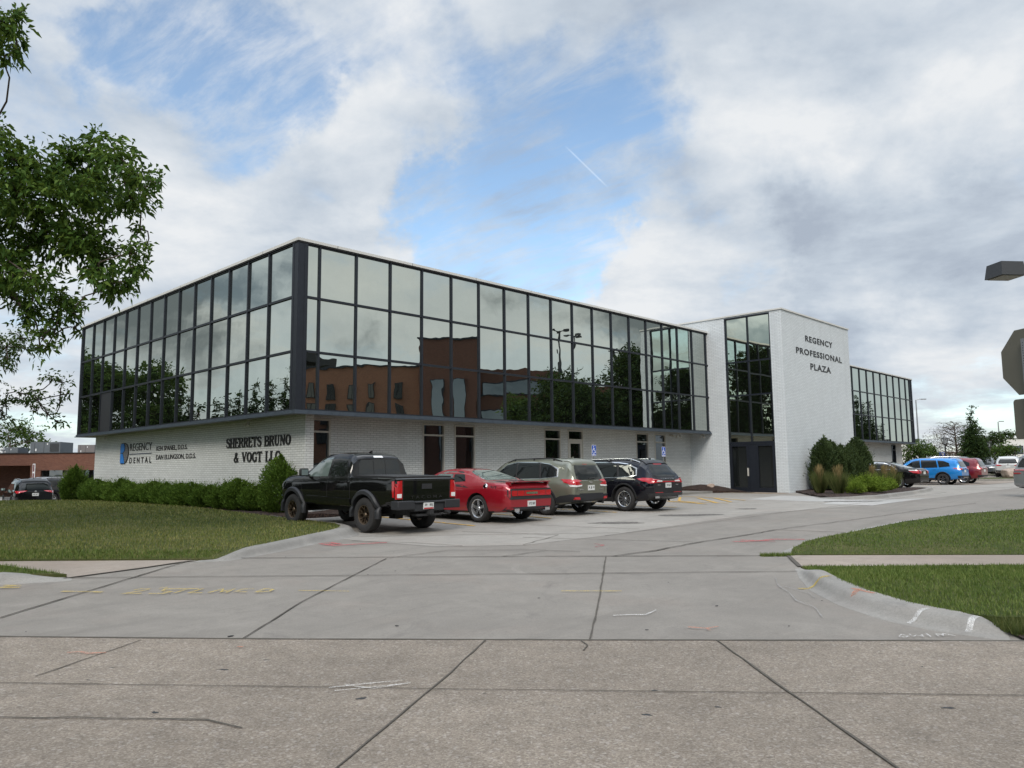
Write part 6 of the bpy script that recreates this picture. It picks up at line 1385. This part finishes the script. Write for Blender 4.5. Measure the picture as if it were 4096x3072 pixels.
# backs of the stop sign and its lower plate at the right edge
rt = empty('stop_sign', (5.93, 8.8, g(5.93, 8.8)), R(-82), 'back of an octagonal stop sign with a lower plate on a perforated post', 'sign')
zc_ = 2.76; mp = lambda a, b, q: (a, q, zc_+b)
mb = MB(); r8 = .381/math.cos(math.pi/8); mb.prism([(r8*math.cos(math.pi/8+k*math.pi/4), r8*math.sin(math.pi/8+k*math.pi/4)) for k in range(8)], mp, 0, .003, 0)
mb.build('octagon_plate', [M['signback']], rt)
mb = MB(); mb.prism([(r8*.995*math.cos(math.pi/8+k*math.pi/4), r8*.995*math.sin(math.pi/8+k*math.pi/4)) for k in range(8)], lambda a, b, q: (a, q, zc_+b), .0031, .0036, 0); mb.build('octagon_face', mat('stop_red', (.45, .01, .02), .4), rt)
mb = MB(); rb = [(sx_*(.255-.04)+.04*math.cos(t0+k*math.pi/12), sz_*(.232-.04)+.04*math.sin(t0+k*math.pi/12)) for sx_, sz_, t0 in ((1, 1, 0), (-1, 1, math.pi/2), (-1, -1, math.pi), (1, -1, 3*math.pi/2)) for k in range(7)]
mb.prism(rb, lambda a, b, q: (a, q, 2.10+b), 0, .003, 0); mb.build('lower_plate', M['signback'], rt)
mb = MB(); mb.box(-.025, .025, -.045, -.001, 0, 3.02); pp = mb.build('post', M['steel'], rt)
mb = MB()
for k in range(96): mb.prism([(.006*math.cos(j*.785), 0.12+k*.03+.006*math.sin(j*.785)) for j in range(8)], lambda a, b, q: (a, -.0455-q, b), 0, .001)
o = mb.build('punched_hole', M['blackm'], pp); o['kind'] = 'stuff'
# shoebox lamp on its pole just outside the frame
lr = empty('street_lamp', (13.45, 16.4, g(13.45, 16.4)-.06), 0, 'dark box-shaped street lamp on an arm at the upper right edge', 'street lamp')
lr.rotation_euler = (0, 0, R(6)); MB().tube([(0, 0, 0), (0, 0, 6.1)], [.08, .055], 12).build('pole', M['lampbody'], lr, smooth=40); 
MB().box(-2.66, 0, -.035, .035, 5.62, 5.70).build('arm', M['lampbody'], lr)
mb = MB(); b = 0
mb.v = [(-3.22, -.26, 5.50), (-2.66, -.26, 5.50), (-2.66, .26, 5.50), (-3.22, .26, 5.50), (-3.18, -.22, 5.80), (-2.68, -.22, 5.80), (-2.68, .22, 5.80), (-3.18, .22, 5.80)]
mb.f = [(0, 3, 2, 1), (4, 5, 6, 7), (0, 1, 5, 4), (1, 2, 6, 5), (2, 3, 7, 6), (3, 0, 4, 7)]; mb.m = [0]*6
hd = mb.build('lamp_head', M['lampbody'], lr); mb = MB(); mb.box(-3.17, -2.70, -.22, .22, 5.485, 5.499); mb.build('lamp_lens', M['lens'], hd)
def lantern(label, px, py, Y, hbase=None):
    p = atd(px, py, Y); z0 = g(p.x, p.y); H = p.z-z0; root = empty('lantern_post', (p.x, p.y, z0), 0, label, 'lamp post', 'lantern posts of the far lot')
    MB().tube([(0, 0, 0), (0, 0, H-.62)], [.07, .06], 10).tube([(0, 0, H-.66), (0, 0, H-.55)], [.06, .18], 12).build('post', M['lampbody'], root)
    mb = MB(); mb.tube([(0, 0, H-.12), (0, 0, H-.02)], [.24, .20], 12)
    for k in range(8): a = k*math.pi/4; mb.tube([(.18*math.cos(a), .18*math.sin(a), H-.55), (.23*math.cos(a), .23*math.sin(a), H-.1)], .018, 5)
    l = mb.build('lantern', M['lampbody'], root); MB().tube([(0, 0, H-.54), (0, 0, H-.16)], [.10, .13], 12).build('lantern_glass', mat('milk_glass', (.35, .37, .38), .3), l)
lantern('black lantern post left of the dark columnar tree', 3778, 1749, 62); lantern('black lantern post in front of the spreading trees', 3955, 1765, 78)
def tallpole(label, px, py, Y, arm=1.6):
    p = atd(px, py, Y); z0 = g(p.x, p.y); root = empty('light_pole', (p.x, p.y, z0), R(-10), label, 'light pole', 'tall lot light poles')
    MB().tube([(0, 0, 0), (0, 0, p.z-z0)], [.14, .07], 10).build('pole', M['steel'], root); MB().tube([(0, 0, p.z-z0), (arm*.5, 0, p.z-z0+.12), (arm, 0, p.z-z0+.1)], .05, 8).box(arm-.15, arm+.45, -.12, .12, p.z-z0+.02, p.z-z0+.14).build('lamp_arm', M['steel'], root)
tallpole('tall thin light pole with a short arm right of the glass wing', 3663, 1600, 100, .8); tallpole('tall thin light pole above the spreading trees', 3992, 1688, 112, .3)
# ---------------------------------------------------------------- right distance
def blobs_line(pts, kz=1.): return [(x, y, z, r, kz) for x, y, z, r in pts]
x0, y0 = 41.4, 69.6; z0 = g(x0, y0)
ct = []; rr = random.Random(2)
for k in range(16):
    f = k/15; r = (.40+.75*math.sin(min(1, (1-f)*1.25)*math.pi/2)**1.2)*(1 if f < .55 else .62); ct.append((x0+rr.uniform(-.3, .3)*(1-f), y0+rr.uniform(-.3, .3), z0+.7+f*5.4, r*(1.05-.45*f), 1.1))
tree('columnar_tree', 'dark narrow tree with a pointed top in the right lot', 'tree', (x0, y0, z0), ct, .20, 6.5, M['dtree'], 51, .12, (x0, y0, z0+.8), tr=.012)
def twigtree(label, x, y, H, R_, seed, m):
    z = g(x, y); root = empty('bare_tree', (x, y, z), 0, label, 'tree'); rr = random.Random(seed); mb = MB()
    mb.tube([(0, 0, -.2), (.1, 0, H*.35), (0, 0, H*.9)], [.16, .12, .03], 8)
    for k in range(95):
        a = rr.uniform(0, 6.283); h = H*rr.uniform(.12, .92); L = R_*math.sin(min(1, (1.06-h/H)*1.3)*1.57)*rr.uniform(.6, 1.1); d = Vector((math.cos(a), math.sin(a), rr.uniform(-.05, .35))); p = Vector((0, 0, h)); q = p+d*L
        mb.tube([p, p.lerp(q, .5)+Vector((0, 0, .12*L)), q], [.03, .02, .008], 4, caps=False)
        for j in range(8):
            s = p.lerp(q, rr.uniform(.3, 1)); e = s+Vector((rr.gauss(0, .35), rr.gauss(0, .35), rr.gauss(.05, .2)))*L*.5; mb.tube([s, e], [.014, .006], 3, caps=False)
    mb.build('trunk', m, root); fast_mesh('crown', leaf_quads(in_ball(1500, np.random.default_rng(seed), .4)*[R_*.9, R_*.9, H*.33]+[0, 0, H*.6], np.random.default_rng(seed+1).normal(size=(1500, 3)), .22, .3, np.random.default_rng(4)), 4, M['browntwig'], root)
twigtree('brown thinly leaved tree behind the columnar tree', 51.5, 90, 6.2, 4.0, 61, M['browntwig'])
sp = clusters([(3920, 1775, 30), (3950, 1760, 30), (3985, 1745, 28), (4015, 1738, 24), (4045, 1742, 14), (4060, 1735, 9), (4005, 1762, 18), (3935, 1790, 34)], 88, 71, 1.5, .5)
tree('spreading_pine', 'wide flat-topped dark pine reaching right behind the cars', 'tree', (50.5, 88, g(50.5, 88)), sp, .30, 6., M['dtree'], 72, .16, (50.5, 88, 2.6), tr=.03)
sp2 = clusters([(3930, 1812, 24), (3965, 1802, 28), (4000, 1795, 30), (4035, 1795, 26), (4058, 1802, 20), (3985, 1816, 28), (4020, 1815, 28), (3900, 1815, 20), (4072, 1795, 9)], 84, 73, 1.2, .55)
tree('spreading_pine', 'low mounded green pine directly behind the white suv', 'tree', (54.5, 84, g(54.5, 84)), sp2, .28, 6., M['ash2'], 74, .14, (54.5, 84, 1.6), tr=.03)
st = clusters([(3640, 1800, 30), (3668, 1785, 26), (3690, 1795, 28), (3715, 1800, 26), (3735, 1812, 20), (3660, 1818, 28), (3700, 1820, 28), (3735, 1792, 10), (3625, 1835, 24), (3650, 1770, 12)], 72, 75, 1.2, .8)
tree('small_tree', 'small round green tree just right of the glass wing', 'tree', (37.3, 72, g(37.3, 72)), st, .24, 6., M['ash2'], 76, .12, (37.3, 72, 1.6), tr=.02)
hz_ = [(x, 97+.1*x, g(x, 97)+.7, 1.1, .9) for x in np.arange(46, 76, 1.3)]
root = empty('hedge', (60, 103, g(60, 103)), 0, 'dark clipped hedge along the far side of the right lot', 'hedge'); crown('foliage', [(a-60, b-103, c-g(60, 103), r, k) for a, b, c, r, k in hz_], .3, 2.6, M['dtree'], root, 77)
# low dark fence, sign wall, far buildings
bb = empty('flat_roof_building', (49.5, 97, g(49.5, 97)), R(4), 'low pale building with a dark flat roof edge behind the small tree', 'building')
MB().box(-6, 1.35, 0, 8, 0, 3.75).build('wall', M['whitewall'], bb); MB().box(-6.2, 1.5, -.2, 8.2, 3.76, 4.1).build('roof_edge', M['lampbody'], bb)
wb_ = empty('white_building', (83, 124, g(83, 124)), R(-6), 'white modern building with dark windows at the far right', 'building')
MB().box(-5.2, 12, 0, 10, 0, 4.9).build('wall', M['whitewall'], wb_); MB().box(-5.0, 12, -.3, -.01, 3.0, 4.7).build('window_band', M['dkglass'], wb_) if False else None
fr = MB().box(-3.6, -1.2, -.06, .02, 2.4, 3.7).box(-.8, 1.6, -.06, .02, 2.4, 3.7).build('window', M['frame'], wb_); MB().box(-3.5, -1.3, -.08, -.061, 2.5, 3.6).box(-.7, 1.5, -.08, -.061, 2.5, 3.6).build('pane', M['dkglass'], fr); MB().box(-5.4, 12.2, -.2, 10.2, 4.91, 5.2).build('parapet', M['white'], wb_)
bs = empty('billboard', (62.4, 110, g(62.4, 110)), R(-20), 'white lettered sign board seen through the bare tree', 'sign')
MB().box(-1.75, 1.75, 0, .15, 1.75, 2.75).build('board', M['whitewall'], bs); MB().box(-1.7, -.95, -.02, -.001, 1.85, 2.6).build('blue_block', M['blue'], bs)
place_text('sign_text', 'Your He', (-1.5, -.03, 1.95), (1, 0, 0), (0, 0, 1), 3.1, .62, M['white'], bs, .05, .02); MB().box(-1.0, -.9, 0, .1, 0, 1.75).box(.9, 1.0, 0, .1, 0, 1.75).build('post', M['steel'], bs)
tb = [(-.95, 1.85), (1.7, 1.85), (1.7, 2.6), (-.95, 2.6)]
MB().box(-.949, 1.7, -.018, -.001, 1.85, 2.6).build('brown_block', M['dbrick'], bs)
fn = empty('lot_fence', (47, 93, g(47, 93)), R(8), 'low dark fence line behind the parked suvs', 'fence'); mb = MB()
for k in range(9): mb.box(-8+k*3, -7.9+k*3, 0, .1, 0, 1.3)
mb.build('post', M['lampbody'], fn); MB().box(-8, 16.1, .02, .08, .25, 1.2).build('panel', M['blackm'], fn)
# grass islands of the far lot
struct(drape('far_lot', [(28, 47), (44, 62), (62, 62), (90, 100), (40, 104), (22, 62)], .022, M['walk'], cell=4))
for i, pl in enumerate([[(31.5, 54.6), (40, 54.2), (52, 54.2), (52, 56.8), (40, 57.0), (34.2, 57.4)], [(37.0, 63.6), (42, 65.5), (50, 69), (49.5, 70.6), (42, 67.2), (36.5, 65.2)]]):
    struct(drape('grass_island', pl, 0, M['grass'], cell=2, zf=lambda x, y: g(x, y)+.16, skirt=.3)); P = pl
    k_ = MB()
    cx = sum(a for a, b in pl)/len(pl); cy = sum(b for a, b in pl)/len(pl)
    k_.ribbon(pl[:], .22, lambda a, b, h: (a, b, g(a, b)+h), -.1, .17); struct(k_.build('kerb', M['kerb']))
# ---------------------------------------------------------------- left distance: low brick building
lb = empty('brick_building', (-39.0, 61.8, g(-39, 61.8)-.02), R(4), 'low red brick building with dark windows and flat roof at the far left', 'building')
RB = M['rbrick']; zr = 4.05-lb.location.z+.0; zr = 3.22-lb.location.z
mb = MB(); mb.box(-16, 1.0, .0, 12, zr-.95, zr, 0); mb.box(1.0, 14, -.02, 12, zr-1.35, zr, 0); mb.box(-16, 1.0, 3.0, 3.3, -1, zr-.94, 0); mb.box(.55, 1.35, .001, 3.2, -1, zr-.94, 0); mb.box(1.35, 14, .3, .5, -1, .55, 0); mb.box(13.6, 14, -.01, 12, -1, zr-1.2)
mb.build('brick_wall', RB, lb, uv=True); MB().box(-16.1, 14.1, -.1, 12.1, zr+.001, zr+.06).build('roof_edge', M['blackm'], lb)
mb = MB(); mb.box(1.35, 14, .30, .34, .55, zr-1.34); wf = mb.build('window', M['dkglass'], lb)
mb = MB()
for k in range(8): mb.box(1.35+k*1.6, 1.43+k*1.6, .22, .31, .55, zr-1.34)
mb.build('window_frame', M['blackm'], wf); MB().box(2.9, 4.6, .26, .29, .56, zr-1.36).build('blind', M['curtain'], wf)
MB().tube([(-15, 1, zr-.98), (-15, 1, zr-.95)], .2, 12).build('ceiling_lamp', M['white'], lb); MB().box(-8.6, -7.6, 2.9, 3.0, -1, zr-1.).build('door', M['blackm'], lb)
def hvac(label, px0, px1, pyt, pyb, Y, m, louv=False, dep=1.8):
    a = atd(px0, pyb, Y); b = atd(px1, pyt, Y); w = b.x-a.x; h = b.z-a.z; root = empty('rooftop_unit', (a.x, Y, a.z), R(6), label, 'rooftop unit', 'rooftop units of the brick building')
    MB().box(0, w, 0, dep, .12, h).build('casing', m, root); MB().box(.05, w-.05, .06, dep-.06, -.15, .119).build('curb_base', M['steel'], root)
    mb = MB()
    if louv:
        for k in range(9): mb.box(w*.66+k*w*.035, w*.66+k*w*.035+w*.014, -.03, -.001, .2, h-.12)
        mb.build('louvre', M['blackm'], root)
    MB().box(w*.45, w*.46, -.008, -.001, .13, h-.02).box(w*.14, w*.15, -.008, -.001, .13, h-.02).build('panel_seam', M['blackm'], root); MB().box(w*.17, w*.21, -.012, -.001, h*.25, h*.45).box(w*.55, w*.59, -.012, -.001, h-.25, h-.12).build('data_plate', M['white'], root)
hvac('small grey rooftop unit at the left end of the brick roof', 8, 68, 1789, 1817, 66, M['hvac']); hvac('large grey rooftop unit with slatted side, middle of the brick roof', 120, 236, 1767, 1817, 66, M['hvac'], True, 2.4); hvac('taupe rooftop unit on the right of the brick roof', 310, 376, 1779, 1819, 66, M['hvac2'])
vs_ = empty('roof_vent', (-42.9, 65, 3.2), 0, 'small white vent pipe on the brick roof', 'vent'); MB().tube([(0, 0, 0), (0, 0, .45)], .1, 10).tube([(0, 0, .45), (0, 0, .6)], .2, 10).build('pipe', M['white'], vs_)
ps = empty('lot_sign', (-30.6, 49.6, g(-30.6, 49.6)), R(-35), 'narrow white and maroon sign on a grey post before the brick building', 'sign')
MB().box(-.03, .03, 0, .06, 0, 2.6).build('post', M['steel'], ps); sp_ = MB().box(-.15, .15, -.03, -.001, 1.55, 2.6).build('sign_panel', M['white'], ps); MB().box(-.10, .10, -.034, -.031, 2.1, 2.55).box(-.10, .10, -.034, -.031, 1.65, 2.0).build('maroon_block', mat('maroon', (.16, .05, .06), .5), sp_)
struct(drape('left_lot', [(-70, 38.0), (-22.3, 37.6), (-19, 40), (-12, 60), (-70, 60)], .03, M['lot'], cell=3))
struct(drape('grass_strip', [(-22.6, 37.3), (-21, 35.6), (-19.5, 38.5), (-18.5, 44), (-24.5, 44)], 0, M['grass'], cell=1, zf=lambda x, y: g(x, y)+.10, skirt=.1))
# ---------------------------------------------------------------- across the road, behind the camera (seen in the mirror glass)
rbld = empty('brick_office_block', (75.5, 0, g(75, 0)), 0, 'long orange-brown brick office block across the road, mirrored in the glass wall', 'building')
mb = MB(); mb.box(0, 18, -22, 18.9, 0, 15.6); mb.build('front_wing', M['obrick'], rbld, uv=True)
mb = MB(); mb.box(-1.2, 16, 18.9, 26.7, 0, 19.4); mb.build('stair_tower', M['dbrick'], rbld, uv=True)
mb = MB(); mb.box(1, 16, 26.7, 38.5, 0, 15.2); mb.box(3, 16, 38.5, 50, 0, 13.2); mb.build('rear_wing', M['dbrick'], rbld, uv=True)
for j, z in enumerate((5.2, 8.2, 11.4)):
    for k in range(13):
        y_ = -20.5+k*3.05; f = MB(); w = .48 if j else .62; h = 1.15 if j < 2 else 1.0
        f.box(-.18, .05, y_-w-.1, y_+w+.1, z-.1, z+2*h+.1); fo_ = f.build('window', M['blackm'], rbld); MB().box(-.20, -.181, y_-w, y_-.05, z, z+2*h).box(-.20, -.181, y_+.05, y_+w, z, z+2*h).build('pane', mat('dim_blind', (.09, .09, .08), .6) if k % 3 else M['doorglass'], fo_)
for z in (4.0, 8.0, 11.8):
    fo_ = MB().box(.85, 1.05, 27.2, 38, z, z+1.9).build('window_band', M['frame'], rbld); MB().box(.82, .849, 27.4, 37.8, z+.15, z+1.75).build('pane', M['dkglass'], fo_)
for y_ in (21, 24.2): fo_ = MB().box(-1.35, -1.15, y_-.7, y_+.7, 3, 14).build('window', M['frame'], rbld); MB().box(-1.38, -1.351, y_-.6, y_+.6, 3.1, 13.9).build('pane', M['dkglass'], fo_)
mb = MB(); mb.box(-.1, 18.1, -22.1, 18.85, 15.6, 15.8); mb.box(-1.3, 16.1, 18.86, 26.8, 19.4, 19.6); mb.build('coping', M['frame'], rbld)
dk = empty('dark_roof_pavilion', (92, -12, 0), R(15), 'dark stepped roof building behind the brick block, seen only mirrored', 'building')
MB().box(0, 14, -14, 8, 0, 19.5).build('wall', M['lampbody'], dk); MB().box(-2, 16, -16, 10, 19.5, 20.8).build('roof', M['blackm'], dk)
def gtree(label, x, y, H, r, seed, m=None, leaf=.34, cat='tree', name='shade_tree', dens=7, nb=15):
    z = g(x, y); rr = random.Random(seed); bl = []
    for k in range(nb):
        a = rr.uniform(0, 6.283); f = rr.uniform(.32, .95); q = r*math.sin(min(1, (1.06-f)*1.6)*1.57)*rr.uniform(.2, .8); bl.append((x+q*math.cos(a), y+q*math.sin(a), z+H*f, r*rr.uniform(.35, .5), .8))
    tree(name, label, cat, (x, y, z), bl, leaf, dens, m or M['dtree'], seed, .25, (x, y, z+H*.28), tr=.03)
gtree('tall broad tree across the drive, mirrored beside the brick block', 50, 37.4, 13.0, 5.2, 401); gtree('second broad tree across the drive, mirrored near the tower', 52, 44.5, 14.2, 5.0, 402); gtree('third broad tree right of the mirrored pair', 57, 50, 12.0, 4.6, 403); gtree('round tree at the corner of the brick block', 58, 33, 9.5, 4.0, 404, M['ash2'])
for i, (x, y, H, r_) in enumerate([(-44, -30, 15.5, 6), (-34, -34, 17, 6.5), (-24, -31, 16, 6), (-14.5, -33, 17.5, 6.2), (-5, -30, 15.5, 5.6), (4, -34, 14.5, 5.5), (14, -31, 13.5, 5.2)]): gtree('tall street tree across the road behind the viewer, %s from the west' % ordn[i], x, y, H, r_, 480+i, None, .45, nb=18)
for i, (x, y, H) in enumerate([(60.0, 37, 17.5), (62.5, 39, 17.3), (66.0, 44.5, 16.0)]):
    root = empty('highway_lamp', (x, y, g(x, y)), R(40*i), 'tall slim road lamp with a ring head, number %s of three mirrored' % ('one', 'two', 'three')[i], 'street lamp', 'tall road lamps'); MB().tube([(0, 0, 0), (0, 0, H)], [.2, .1], 8).build('pole', M['lampbody'], root)
    mb = MB()
    for k in range(3): a = k*2.09; mb.tube([(0, 0, H-.1), (.9*math.cos(a), .9*math.sin(a), H)], .06, 6); mb.box(.9*math.cos(a)-.2, .9*math.cos(a)+.2, .9*math.sin(a)-.2, .9*math.sin(a)+.2, H-.1, H+.1)
    mb.build('lamp_head', M['lampbody'], root)
def conifer(label, x, y, H, r, seed, name='conifer', m=None, leaf=.26):
    z = g(x, y); bl = []; n = max(8, int(H/.5)); rr = random.Random(seed)
    for k in range(n):
        f = k/(n-1); q = r*(1.08-f)**.8; bl.append((x+rr.uniform(-.2, .2)*q, y+rr.uniform(-.2, .2)*q, z+H*(.08+.90*f), max(.24, q*.95), .9))
    tree(name, label, 'tree', (x, y, z), bl, leaf, 7.5, m or M['dtree'], seed, .14, (x, y, z+H*.1), tr=.02)
cl_ = [(-39.0, 40.4, 8.6, 1.0), (-39, 39.6, 8.0, .8), (-38.9, 38.9, 7.2, .75), (-38.8, 38.2, 6.4, .6), (-38.8, 36.9, 6.6, .9), (-38.8, 36.1, 7.0, 1.0), (-38.7, 35.2, 7.1, 1.1), (-38.7, 34.1, 7.6, 1.2), (-38.7, 33.0, 7.5, 1.2), (-38.6, 31.9, 7.8, 1.2), (-38.6, 30.8, 8.0, 1.3), (-39.8, 27.8, 7.6, 1.9), (-40, 24.2, 7.2, 2.0)]
for i, (x, y, H, r) in enumerate(cl_): conifer('dark conifer in the row beyond the left lawn, %s from its far end' % ordn[i], x, y, H, r, 420+i)
gtree('broad tree behind the far end of the conifer row', -42.5, 50, 12.0, 4.0, 440, M['ash2']); gtree('broad tree behind the conifer row, mirrored low in the glass', -42, 45.8, 10.2, 3.4, 441, M['ash2']); gtree('round tree behind the middle of the conifer row', -41.5, 42.2, 10.0, 2.8, 442, M['ash2'])
for i, (x, y) in enumerate([(88, 84), (92, 86.5), (96.5, 89), (100, 92), (104, 95), (110, 99), (118, 104)]): conifer('slim poplar in the row beyond the right lot, %s from the near end' % ordn[i], x, y, [9, 8, 12.5, 11.5, 12, 8, 9][i], [1.0, .8, 1.1, 1.2, 1.1, .9, 1.][i], 460+i, 'poplar', M['dtree'], .32)
